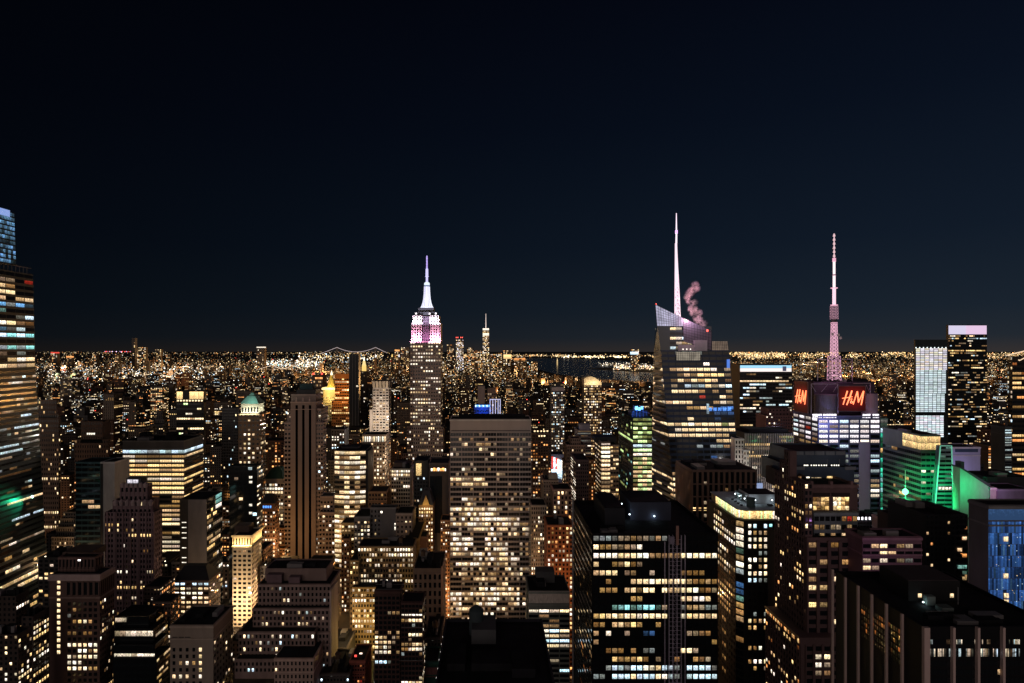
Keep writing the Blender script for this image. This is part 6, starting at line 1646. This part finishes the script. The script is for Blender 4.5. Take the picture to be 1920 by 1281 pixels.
# blue sign block behind the slab
b = bld('bluesignblock', 'office_block', 'block with a glowing blue sign and white lit steel frame behind the travertine slab', 'office block', 800, stone((.03, .04, .08)), vb=790, nmax=30)
b.tier(889, 921, 760, dep=24, F=st(5, 6, .8, .5, .3, 'bcW', g=.5, top=8), mat=stone((.02, .035, .10)))
for k_ in range(12): b.pane(891 + k_ * 2.35, 892.9 + k_ * 2.35, 759.5, 763.5, 'b' if k_ % 3 else 'c', 1.5, Y=799)
M = b.part('lit_frame', lamp_mat((.70, .70, 1), .75))
for px in (919, 924, 929, 934, 938): M.tube(P(px, 790, 800), P(px, 749, 800), .55, n=5)
M.tube(P(918.5, 749, 800), P(938.5, 749, 800), .6, n=5)
light('POINT', 'sign_light', (wx(905, 790), 792, wz(770, 790)), 16000, (.05, .2, 1), 2)
b = bld('greyplain', 'office_tower', 'plain windowless grey slab rising behind the blue sign block', 'office tower', 1000, stone((.20, .17, .175)), vb=790, nmax=10)
b.tier(896, 909, 724, dep=20)
b.tier(914, 930, 728, Y=1010, dep=20, mat=stone((.18, .14, .13)), F=st(4, 7, .7, .5, .3, 'wW', top=8))

# ================================================================== far towers one can tell apart
def far_tower(key, name, lab, cat, xl, xr, yt, Y, mat, F, extra=None, vb=700):
    b = bld(key, name, lab, cat, Y, mat, vb=vb, nmax=0)
    b.tier(xl, xr, yt, dep=45, F=F, par=0, roof=False)
    if extra: extra(b)
    return b
DK = stone((.04, .035, .035))
def wtc(b):
    for y0, y1, g_ in ((616, 619.5, .9), (625, 630, .8)): b.pane(905.2, 916.8, y0, y1, 'W', g_, off=2)
    b.part('spire', lamp_mat((1, .85, .8), .8)).tube((wx(911, 6000), 6020, wz(615, 6000)), (wx(911, 6000), 6020, wz(588, 6000)), 4.5, 2.0, n=6)
far_tower('wtc', 'spired_tower', 'tallest tower of the far downtown cluster, with a thin spire', 'skyscraper', 905, 917, 616, 6000, DK, st(2.1, 2.4, .8, .6, .75, 'yWw', top=4, dim=.35), wtc)
def reds(b):
    for px in (855.5, 858.5, 864, 867): b.part('warning_lamp', lamp_mat((1, .08, .06), 4)).lathe(wx(px, 5990), 5990, [(wz(634, 5990), 1.5), (wz(633, 5990), 3.6), (wz(632, 5990), 1.5)], 6)
far_tower('redroof', 'far_tower', 'far downtown tower with four red lamps on its roof', 'skyscraper', 855, 869, 637, 6000, DK, st(2.1, 2.6, .75, .6, .7, 'wWl'), reds)
def band(y0, y1, col, g_, Y): return lambda b: b.pane(b.foot[0][5] + .3, b.foot[0][6] - 1, y0, y1, col, g_, off=2)
for args in ((930, 941, 662, 6300, .55, None, 'far block with a pale flat top right of the spired downtown tower'), (944, 960, 657, 6200, .5, band(665, 673, 'y', .9, 0), 'far downtown block with a broad yellow lit band'), (876, 888, 652, 6100, .7, None, 'densely lit far block just left of the spired downtown tower'),
             (889, 904, 657, 6400, .75, None, 'yellow lit far block touching the spired downtown tower on its left'), (838, 851, 646, 6050, .35, None, 'dim far tower left of the red lamped downtown tower'), (964, 986, 668, 5800, .4, band(672, 676, 'o', .6, 0), 'low far block with an orange band near the water'),
             (996, 1008, 678, 5600, .5, None, 'small lit far tower at the edge of the water'), (1183, 1198, 655, 7200, .5, band(660, 665, 'c', 1.0, 0), 'lone far tower across the water with a pale blue lit top'), (918, 929, 664, 5700, .5, None, 'stout lit far block right at the foot of the spired downtown tower'),
             (740, 749, 655, 6200, .5, band(656, 659, 'o', .9, 0), 'far tower with an orange lit cap left of the pink floodlit skyscraper'), (752, 766, 651, 6000, .4, None, 'dim far tower half hidden behind the pink floodlit skyscraper'),
             (247, 253, 634, 7200, .12, None, 'thin dark far tower standing highest on the left horizon'), (257, 273, 651, 7000, .6, None, 'broad warmly lit far tower right of the thin dark tower on the left horizon'), (291, 302, 655, 7100, .6, None, 'warmly lit far tower alone on the left horizon'),
             (95, 107, 660, 6500, .5, band(660.5, 663, 'r', .6, 0), 'orange lit far tower with a red top next to the blue crowned tower'), (124, 134, 666, 6500, .35, band(668, 671, 'o', .8, 0), 'far tower with an orange lit top at the left'), (173, 181, 662, 6800, .45, None, 'narrow far tower on the left horizon among low lights'),
             (212, 222, 664, 6600, .45, None, 'slim far tower with scattered lights before the left horizon'), (481, 496, 650, 5200, .2, band(650.5, 652.5, 'W', .8, 0), 'grey far tower with a white lit roof line left of the bridge'), (310, 318, 664, 6900, .4, None, 'short lit far tower right of the lone warm one on the left horizon')):
    xl, xr, yt, Y, lit, ex, lab = args
    far_tower('far%d' % xl, 'far_tower', lab, 'skyscraper', xl, xr, yt, Y, DK, st(2.2, 2.6, .75, .55, lit, 'wyWwo', dim=.35), ex, vb=695)
def statue(key, lab, px, py, h, col, Y):
    b = bld(key, 'lit_monument', lab, 'monument', Y, DK, vb=690, nmax=0)
    M = b.part('pedestal', lamp_mat((1, .7, .3), .6) if key == 'liberty' else DK); M.box(wx(px, Y) - 9, wx(px, Y) + 9, Y, Y + 18, 0, wz(py + h * .45, Y))
    M = b.part('figure', lamp_mat(col, 1.0)); M.lathe(wx(px, Y), Y + 9, [(wz(py + h * .45, Y), 8), (wz(py + h * .1, Y), 4), (wz(py, Y), .8)], 8)
    b.foot.append((0, 0, Y, Y, 0, px - 2, px + 2, py))
statue('liberty', 'tiny lit statue on an islet in the dark harbour', 1045, 672, 12, (1, .72, .35), 10000)
statue('goldcap', 'tiny golden lit cupola among the far downtown roofs', 735, 664, 12, (1, .70, .2), 5900)
statue('whitecap', 'tiny white lit pinnacle beside the golden cupola downtown', 748, 664, 12, (.85, .9, 1), 5900)
statue('tealcap', 'tiny pale lit spire right of the bridge towers', 704, 664, 14, (.8, .95, 1), 5600)

# ================================================================== bridges
def bridge(lab, Y, xa, xb_, yt, yd, xe0, ye0, xe1, ye1, sag, cab, r):
    root = bpy.data.objects.new('suspension_bridge', None)
    root.location = (wx(xa, Y), Y, 0); COL.objects.link(root)
    tag(root, lab, 'bridge')
    zt, zd = wz(yt, Y), wz(yd, Y)
    for px in (xa, xb_):
        M = MB()
        for dx in (-1, 1): M.box(wx(px, Y) + dx * r * 2 - r, wx(px, Y) + dx * r * 2 + r, Y - r, Y + r, 0, zt)
        for f in (.4, .7, .97): M.box(wx(px, Y) - r * 2.9, wx(px, Y) + r * 2.9, Y - r * .8, Y + r * .8, zt * f - r, zt * f)
        M.build('tower', stone((.2, .19, .19)), root)
    M = MB()
    M.box(wx(xe0, Y), wx(xe1, Y), Y - r * 2, Y + r * 2, zd - r, zd)
    M.build('deck', stone((.09, .08, .08)), root)
    M = MB()
    n = 24
    pts = [(wx(xe0, Y), wz(ye0, Y)), (wx(xa, Y), zt)]
    for i in range(1, n): pts.append((wx(xa + (xb_ - xa) * i / n, Y), zt - (zt - wz(sag, Y)) * (1 - (2 * i / n - 1) ** 2)))
    pts += [(wx(xb_, Y), zt), (wx(xe1, Y), wz(ye1, Y))]
    for (x0, z0), (x1, z1) in zip(pts, pts[1:]): M.tube((x0, Y - r, z0), (x1, Y - r, z1), r * .8, n=4)
    M.build('cable', lamp_mat(*cab), root)
    for i in range(20):
        x = wx(xe0 + (xe1 - xe0) * (i + .5) / 20, Y)
        M = MB(); M.box(x - r * .5, x + r * .5, Y - r * 2.2, Y - r * 1.9, zd, zd + r)
        M.build('deck_lamp', lamp_mat((1, .7, .45), 1.2), root)
bridge('long suspension bridge with lit cables on the horizon, seen between two floodlit towers', 14500, 632, 704, 651.5, 660.3, 600, 664, 726, 662, 660.0, ((.80, .66, .68), .75), 7)
bridge('nearer low suspension bridge with a brightly lit deck, left of the golden pyramid spire', 4800, 512, 548, 684.5, 692.5, 480, 694, 570, 694, 691.5, ((.85, .8, .7), .7), 2.2)
for px, Y in ((666, 14400), (673, 14400)):
    pass

# ================================================================== ground, river, roads
def sheet(name, pts, z, mat):
    M = MB(); M.add([(x, y, z) for x, y in pts], [tuple(range(len(pts)))])
    o = M.build(name, mat); tag(o, kind='structure'); return o
def gp(px, py): Y = gy(py); return (wx(px, Y), Y)
sheet('ground', [(-90000, -300), (90000, -300), (90000, 60000), (-90000, 60000)], 0, stone((.050, .045, .042), .95, .5, .02))
m, t, p, o = new_mat('water')
p.inputs['Base Color'].default_value = (.004, .008, .012, 1); p.inputs['Roughness'].default_value = .16
geo = t.nodes.new('ShaderNodeNewGeometry'); n = t.nodes.new('ShaderNodeTexNoise'); n.inputs['Scale'].default_value = .02; n.inputs['Detail'].default_value = 4
t.links.new(geo.outputs['Position'], n.inputs['Vector'])
bp = t.nodes.new('ShaderNodeBump'); bp.inputs['Strength'].default_value = .35; bp.inputs['Distance'].default_value = 8
t.links.new(n.outputs['Fac'], bp.inputs['Height']); t.links.new(bp.outputs[0], p.inputs['Normal'])
WATER = m
HARB = [(985, 677), (1000, 690), (1040, 701), (1110, 711), (1225, 717), (1400, 734), (1640, 756), (1720, 759), (1930, 768), (1930, 751), (1720, 742), (1640, 737), (1400, 716), (1225, 699), (1150, 696), (1100, 691), (1190, 687), (1180, 678), (1100, 673.6), (1000, 671.5), (978, 671.5)]
sheet('river', [gp(*q) for q in HARB], .5, WATER)
sheet('road', [(34, 100), (52, 100), (52, 6000), (34, 6000)], .3, stone((.05, .05, .05), .9))
sheet('road', [(-138, 100), (-120, 100), (-120, 6000), (-138, 6000)], .3, stone((.05, .05, .05), .9))
sheet('road', [(-420, 100), (-402, 100), (-402, 5000), (-420, 5000)], .3, stone((.05, .05, .05), .9))

def inside(px, py, poly):
    r = False
    for (x0, y0), (x1, y1) in zip(poly, poly[1:] + poly[:1]):
        if (y0 > py) != (y1 > py) and px < (x1 - x0) * (py - y0) / (y1 - y0) + x0: r = not r
    return r

# ================================================================== generic blocks between the landmarks
W2, H2 = 960, 640
occ = np.zeros((H2, W2), bool)
ev = []
for b in Building.ALL:
    if not b.foot: continue
    for f in b.foot: ev.append((f[2], 'n', b, f))
named = [(f[2], f[3], f[0], f[1], f[5], f[6], f[7], b.vb) for b in Building.ALL for f in b.foot]
rg = np.random.default_rng(2024)
Y = 470.0
cand = []
while Y < 3000:
    half_l, half_r = -.86 * Y, .93 * Y
    x = half_l
    while x < half_r:
        w_ = rg.uniform(16, 40) * (1 if Y < 900 else 1.15)
        if rg.random() < .90: cand.append((Y + rg.uniform(0, 16), x, x + w_ - 1.5, rg.uniform(18, 34)))
        x += w_ + (rg.uniform(10, 18) if rg.random() < .2 else 0)
    Y += 46 if Y < 1200 else 62
fill = []
for (Y, x0, x1, dep) in cand:
    pl, pr_ = VPX + x0 / Y * FPX, VPX + x1 / Y * FPX
    if any(a < x1 and c > x0 for a, c in ((32, 54), (-140, -118), (-422, -400))): continue
    if any(ya < Y + dep + 2 and yb_ > Y - 2 and xa < x1 + 1 and xb_ > x0 - 1 for ya, yb_, xa, xb_, *_ in named): continue
    lim = HOR + FPX * (CAMZ - (rg.choice([35, 50, 75, 105, 135], p=[.25, .3, .25, .14, .06]) * rg.uniform(.8, 1.2))) / Y
    hard = 0
    for ya, yb_, xa, xb_, fl, fr, yt, vb in named:
        if ya > Y and fl < pr_ and fr > pl: hard = max(hard, vb)
    lim = max(lim, hard + rg.uniform(0, 8) if hard else lim)
    if 975 < pr_ and pl < 1240: lim = max(lim, 718)
    z = wz(lim, Y)
    if z < 9: continue
    px0, px1 = int(pl / 2), int(pr_ / 2) + 1
    py0 = int(lim / 2)
    if inside((pl + pr_) / 2, HOR + FPX * CAMZ / Y, HARB): continue
    fill.append((Y, x0, x1, dep, z, pl, pr_, lim))
ev += [(f[0], 'f', None, f) for f in fill]
ev.sort(key=lambda e: e[0])
vis = []
for Yq, kind, b, f in ev:
    pl, pr_, yt = (f[5], f[6], f[7])
    a0, a1, b0 = max(0, int(pl / 2)), min(W2, int(pr_ / 2) + 1), max(0, int(yt / 2))
    gb = min(H2, int((HOR + FPX * CAMZ / Yq) / 2) + 1)
    if a1 <= a0 or b0 >= gb: continue
    reg = occ[b0:gb, a0:a1]
    if kind == 'f': vis.append((int((~reg).sum()), f))
    reg[:] = True
vis.sort(key=lambda v: -v[0])
own = [f for n_, f in vis[:235] if n_ > 6]
rest = [f for n_, f in vis[235:] if n_ > 0]

MARKS = [(30, 'the blue crowned glass tower'), (160, 'the teal glass tower'), (250, 'the ornate purplish tower'), (310, 'the yellow lit office block'), (357, 'the gold louvred tower'), (475, 'the green pyramid roof'), (570, 'the striped stone tower'), (619, 'the golden pyramid spire'), (656, 'the curved lit office block'),
         (715, 'the flared crown tower'), (752, 'the cream gridded slab'), (798, 'the pink floodlit skyscraper'), (920, 'the travertine slab'), (1046, 'the bluish apartment tower'), (1111, 'the curved roof apartment tower'), (1140, 'the white lit block'), (1200, 'the green glass tower'), (1300, 'the white spired tower'),
         (1436, 'the pale blue banded tower'), (1565, 'the red letter signs'), (1697, 'the green beacon'), (1746, 'the glowing white tower'), (1815, 'the pink crowned tower'), (1900, 'the slanted edge tower')]
TONES = [('brown', (.15, .10, .075)), ('dark brown', (.075, .05, .042)), ('grey', (.15, .145, .15)), ('pale stone', (.27, .22, .185)), ('near black', (.03, .028, .03)), ('reddish brick', (.17, .085, .06))]
LITS = [('sparse warm windows', .10, 'wyo'), ('scattered warm windows', .24, 'wwyW'), ('many warm windows', .42, 'wywo'), ('scattered white windows', .22, 'WWwc'), ('orange windows', .3, 'oow'), ('mixed white and amber windows', .34, 'Wyw')]
seen = {}
SIZES = lambda w_, h_: ('tall ' if h_ > 2.4 * w_ else 'wide ' if w_ > h_ else 'squat ' if h_ < 1.3 * w_ else '')
for i, f in enumerate(own):
    Y, x0, x1, dep, z, pl, pr_, lim = f
    pc = (pl + pr_) / 2
    for tr in range(30):
        ti, li = rg.integers(len(TONES)), rg.choice(len(LITS), p=[.30, .24, .10, .16, .08, .12])
        rf = rg.choice(['', ', rooftop box', ', water tank', ', setback top'])
        d, nm = min((abs(pc - m_), s_) for m_, s_ in MARKS)
        mp = [m_ for m_, s_ in MARKS if s_ == nm][0]
        side = 'left of' if pc < mp - 14 else 'right of' if pc > mp + 14 else 'by'
        depth = 'near' if Y < 700 else 'farther' if Y < 1300 else 'distant'
        lab = '%s%s %s block, %s%s, %s %s' % (SIZES(x1 - x0, z), TONES[ti][0], depth, LITS[li][0], rf, side, nm)
        if lab not in seen and len(lab.split()) <= 16: break
    seen[lab] = 1
    k_ = 1.0 if Y < 800 else .55  # farther walls darkened in colour so the city glow shows less on them
    b = Building('city_block', lab, 'building', Y, stone(tuple(round(c * k_, 4) for c in TONES[ti][1])), group='ordinary city blocks between the landmarks', nmax=int(40 if Y < 620 else 0), seed=5000 + i)
    fh = 3.7 * FPX / Y
    bw = rg.uniform(3.2, 5.0) * FPX / Y
    S = st(bw, fh, rg.uniform(.42, .62), rg.uniform(.42, .58), LITS[li][1] * (1.0 if Y < 800 else 1.35), LITS[li][2], row=.04, rowd=.22, run=rg.choice([0, .3, .6]), top=3, dim=.35, g=1.0 + .25 * (Y > 1000))
    two = 'setback' in rf
    if two:
        q = rg.uniform(.12, .3) * (pr_ - pl)
        zl = z * rg.uniform(.72, .9)
        b.tier(pl + q, pr_ - q, lim, HOR + FPX * (CAMZ - zl) / Y, Y=Y + 5, dep=dep - 9, F=S)
        b.tier(pl, pr_, HOR + FPX * (CAMZ - zl) / Y, Y=Y, dep=dep, F=S, R=S if pc < VPX else None, L=S if pc > VPX else None)
    else:
        b.tier(pl, pr_, lim, Y=Y, dep=dep, F=S, R=S if pc < VPX else None, L=S if pc > VPX else None)
    if 'box' in rf: b.clutter(1, b.foot[0], 5)
    if 'tank' in rf: b.clutter(0, b.foot[0], 4, tank=1)
    elif Y < 800: b.clutter(2, b.foot[0], 3)
    if rg.random() < .3:
        c_ = [((1, .85, .6), 3), ((1, .08, .05), 3), ((.8, .92, 1), 3)][rg.choice(3, p=[.55, .2, .25])]
        fx = rg.uniform(x0 + 2, x1 - 2)
        b.part('roof_lamp', lamp_mat(*c_)).box(fx - .0006 * Y, fx + .0006 * Y, Y + 1, Y + 2, b.foot[0][4], b.foot[0][4] + .0011 * Y)

for b in Building.ALL: b.finish()

# ================================================================== the far city, past counting
def pal_rgb(n, rng, names, p):
    tab = np.array([PAL[c] for c in names])
    return tab[rng.choice(len(names), size=n, p=p)]
root = bpy.data.objects.new('distant_city', None)
root.location = (0, 3000, 0); COL.objects.link(root)
tag(root, 'mass of distant low buildings with countless tiny window lights', kind='stuff')
bx = list(rest)
frg = np.random.default_rng(99)
n_far = 5200
pxs = frg.uniform(-30, 1950, n_far)
pys = 668 + (800 - 668) * frg.beta(1.05, 1.7, n_far)
for px, py in zip(pxs, pys):
    if inside(px, py, HARB): continue
    Y = gy(py)
    if Y < 2300 or Y > 16000: continue
    h_ = frg.choice([12, 20, 32, 55, 90], p=[.3, .34, .22, .10, .04]) * frg.uniform(.7, 1.3)
    if 830 < px < 1000 and 4500 < Y < 7500: h_ *= 2.0
    if px < 420 and 4500 < Y < 8500: h_ *= 1.5
    if px > 1250: h_ *= .7
    w_ = frg.uniform(18, 46)
    h_ = min(h_, CAMZ - (668 - HOR) / FPX * Y) if Y < 12000 else min(h_, 40)
    if 975 < px < 1240 and py > 690: h_ = min(h_, CAMZ - (np.interp(px, [985, 1040, 1110, 1225], [692, 702, 711, 717]) - HOR) / FPX * Y)
    if h_ < 5: continue
    x0 = wx(px, Y)
    bx.append((Y, x0, x0 + w_, 25, max(h_, 6), 0, 0, 0))
M = MB()
Ps, Gs = [], []
for (Y, x0, x1, dep, z, *_r) in bx:
    M.box(x0, x1, Y, Y + dep, 0, z)
    s_ = max(.82, Y / 3100)
    cw, ch = 5.2 * s_, 4.2 * s_
    nx, nz = max(1, int((x1 - x0) / cw)), max(1, int(z / ch))
    lit = frg.random((nz, nx)) < frg.choice([.07, .17, .30, .46], p=[.27, .36, .25, .12])
    zz_, xx_ = np.nonzero(lit)
    if not len(zz_): continue
    ax = x0 + (xx_ + .25) * (x1 - x0) / nx
    az = (zz_ + .3) * z / nz
    ww, wh = .40 * cw * frg.uniform(.7, 1.5, len(ax)), .40 * ch
    yy = np.full(len(ax), Y - .4)
    Ps.append(np.stack([np.stack([ax, yy, az], 1), np.stack([ax + ww, yy, az], 1), np.stack([ax + ww, yy, az + wh], 1), np.stack([ax, yy, az + wh], 1)], 1))
    c = pal_rgb(len(ax), frg, 'wyWoc', [.40, .20, .22, .13, .05])
    Gs.append(np.concatenate([c * frg.gamma(1.2, .95, len(ax))[:, None] * 1.0, np.zeros((len(ax), 1))], 1))
M.build('buildings', stone((.034, .027, .023)), root)
q = quads_mesh('windows', np.concatenate(Ps), np.concatenate(Gs), LAMP, root)

# street lamps, floodlights and signs of the far city
LC, LS, LG = [], [], []
def lamps(n, fx, fy, names, p, size=(.5, .9), g=(1.2, 1.0), zr=(4, 22), skip=True):
    px, py = fx(n), fy(n)
    ok = np.array([(not skip) or (not inside(a, c, HARB)) for a, c in zip(px, py)])
    px, py = px[ok], py[ok]
    Y = FPX * CAMZ / np.maximum(py - HOR, 4.9)
    z = frg.uniform(*zr, len(px)) * np.clip(Y / 2500, .6, 3)
    LC.append(np.stack([(px - VPX) / FPX * Y, Y, z], 1))
    LS.append(frg.uniform(*size, len(px)) * Y / FPX)
    c = pal_rgb(len(px), frg, names, p)
    LG.append(np.concatenate([c * (frg.gamma(g[0], g[1], len(px)) + .15)[:, None], np.ones((len(px), 1))], 1))
U = lambda a, c: (lambda n: frg.uniform(a, c, n))
T = lambda a, m_, c: (lambda n: frg.triangular(a, m_, c, n))
ALLC = ('wyWoctr', [.34, .26, .13, .18, .04, .02, .03])
def clusters(a, c, n_c, w_):
    cs = frg.uniform(a, c, n_c); ws = frg.gamma(1.2, 1, n_c); ws /= ws.sum(); sd = frg.uniform(.4, 1.6, n_c) * w_
    def f(n):
        k = frg.choice(n_c, size=n, p=ws)
        return np.clip(cs[k] + frg.normal(0, 1, n) * sd[k], a, c)
    return f
lamps(2600, U(60, 760), T(665, 690, 800), *ALLC, g=(1.1, .9))
lamps(1300, U(60, 420), T(688, 708, 730), 'Wwco', [.5, .25, .15, .1], size=(.6, 1.2), g=(1.3, 1.2))
lamps(420, U(70, 760), T(660.2, 663, 668), 'wyoW', [.4, .3, .2, .1], g=(.9, .7))
lamps(350, U(480, 605), T(676, 688, 697), 'Wwct', [.5, .3, .15, .05], size=(.7, 1.3), g=(1.6, 1.3))
lamps(260, U(560, 720), T(663, 672, 682), 'wyWc', [.4, .3, .2, .1], size=(.6, 1.1), g=(1.3, 1.2))
lamps(900, U(830, 1000), T(664, 690, 790), *ALLC, g=(1.2, 1.0))
lamps(700, U(1000, 1240), T(715, 735, 800), *ALLC, g=(1.0, .8))
lamps(420, clusters(860, 1230, 26, 9), T(664.5, 668.0, 671.3), 'wyo', [.5, .35, .15], g=(1.1, .9), zr=(4, 10))
lamps(200, clusters(1048, 1228, 18, 7), T(667.5, 670, 672.5), 'wyW', [.45, .3, .25], size=(.6, 1.2), g=(1.8, 1.3), zr=(3, 8), skip=False)
lamps(70, U(1120, 1215), T(681, 684, 687), 'Ww', [.7, .3], g=(1.5, 1), zr=(3, 6), skip=False)
lamps(240, U(1150, 1230), T(687.5, 691, 697), 'Wwyo', [.4, .3, .2, .1], size=(.6, 1.1), g=(1.5, 1.2), zr=(3, 12))
lamps(1500, clusters(1365, 1925, 40, 12), T(661.0, 666.5, 676), 'ywWo', [.50, .30, .06, .14], size=(.5, 1.0), g=(1.3, 1.0), zr=(4, 14))
lamps(650, clusters(1365, 1925, 45, 8), T(660.2, 663, 668), 'ywo', [.6, .25, .15], size=(.5, .9), g=(1.4, .9), zr=(4, 14))
lamps(1700, U(1365, 1925), T(674, 700, 744), *ALLC, g=(1.0, .85))
lamps(260, U(1600, 1720), T(730, 735, 737), 'Wwy', [.4, .4, .2], g=(1.2, 1.0), zr=(3, 8), skip=False)
lamps(90, U(1840, 1925), T(745, 750, 752), 'Wcw', [.4, .2, .4], size=(.6, 1.1), g=(1.5, 1.1), zr=(3, 8), skip=False)
lamps(600, U(1365, 1925), T(757, 780, 840), *ALLC, g=(1.0, .8))
# the fine dim carpet between the bright lamps
DIM = ('woyW', [.36, .30, .28, .06])
lamps(6500, U(60, 770), T(664, 690, 800), *DIM, size=(.32, .55), g=(1.1, .42), zr=(3, 26))
lamps(2600, U(830, 1000), T(664, 700, 800), *DIM, size=(.32, .55), g=(1.1, .42), zr=(3, 26))
lamps(1600, U(1000, 1240), T(712, 735, 800), *DIM, size=(.32, .55), g=(1.1, .4), zr=(3, 26))
lamps(3600, U(1365, 1925), T(668, 695, 744), *DIM, size=(.32, .55), g=(1.1, .42), zr=(3, 26))
lamps(1000, U(1365, 1925), T(757, 780, 850), *DIM, size=(.32, .55), g=(1.1, .4), zr=(3, 26))
# streets seen end on and across: rows of lamps
for k in range(150):
    px, py = frg.uniform(60, 1900), frg.triangular(674, 690, 790)
    if 985 < px < 1230 and py < 720: continue
    n_ = frg.integers(5, 14)
    L_ = frg.uniform(6, 26)
    col = frg.choice(list('wyWoc'), p=[.4, .22, .2, .12, .06])
    s0 = frg.uniform(-.05, .05)
    lamps(n_, lambda n, px=px, L_=L_: px + np.linspace(0, L_, n), lambda n, py=py, s0=s0, L_=L_: py + np.linspace(0, L_ * s0, n) + frg.normal(0, .25, n), col, [1.0], size=(.5, .8), g=(2.0, .6), zr=(5, 7))
# a lit playing field and stadium stands far left
lamps(160, U(104, 141), T(705, 710, 714), 'yg', [.75, .25], size=(.9, 1.4), g=(2.2, .7), zr=(8, 16))
lamps(60, U(112, 136), T(696, 698, 700), 'or', [.6, .4], size=(.8, 1.2), g=(1.4, .7), zr=(8, 12))
lamps(40, U(224, 262), T(719, 728, 735), 'o', [1.0], size=(1.0, 1.8), g=(.8, .6))
lamps(26, U(196, 245), T(657.5, 659, 661), 'rp', [.7, .3], size=(.7, 1.2), g=(2, 1), zr=(5, 9))
octa_mesh('lamps', np.concatenate(LC), np.concatenate(LS), np.concatenate(LG), root)
for ch in root.children: ch['kind'] = 'stuff'

# street light in the canyons: warm lamps at street level between the rows of blocks
slr = np.random.default_rng(31)
for k in range(230):
    if k < 120:
        Y = slr.uniform(520, 1500); x = slr.uniform(-.80, .86) * Y
        if any(xa - 3 < x < xb_ + 3 and ya - 3 < Y < yb_ + 3 for ya, yb_, xa, xb_, *_ in named): continue
        if any(f[1] - 2 < x < f[2] + 2 and f[0] - 2 < Y < f[0] + f[3] + 2 for f in fill): continue
        if x < -380 and Y < 640: continue
        en = slr.uniform(6000, 34000)
    else:
        py = slr.triangular(675, 700, 770); Y = gy(py); px = slr.uniform(60, 1900)
        if inside(px, py, HARB): continue
        x = wx(px, Y); en = slr.uniform(.07, .30) * Y * Y
    light('POINT', 'street_light', (x, Y, 11), en, [(1, .50, .16), (1, .62, .30), (1, .40, .10)][slr.integers(3)], .25)
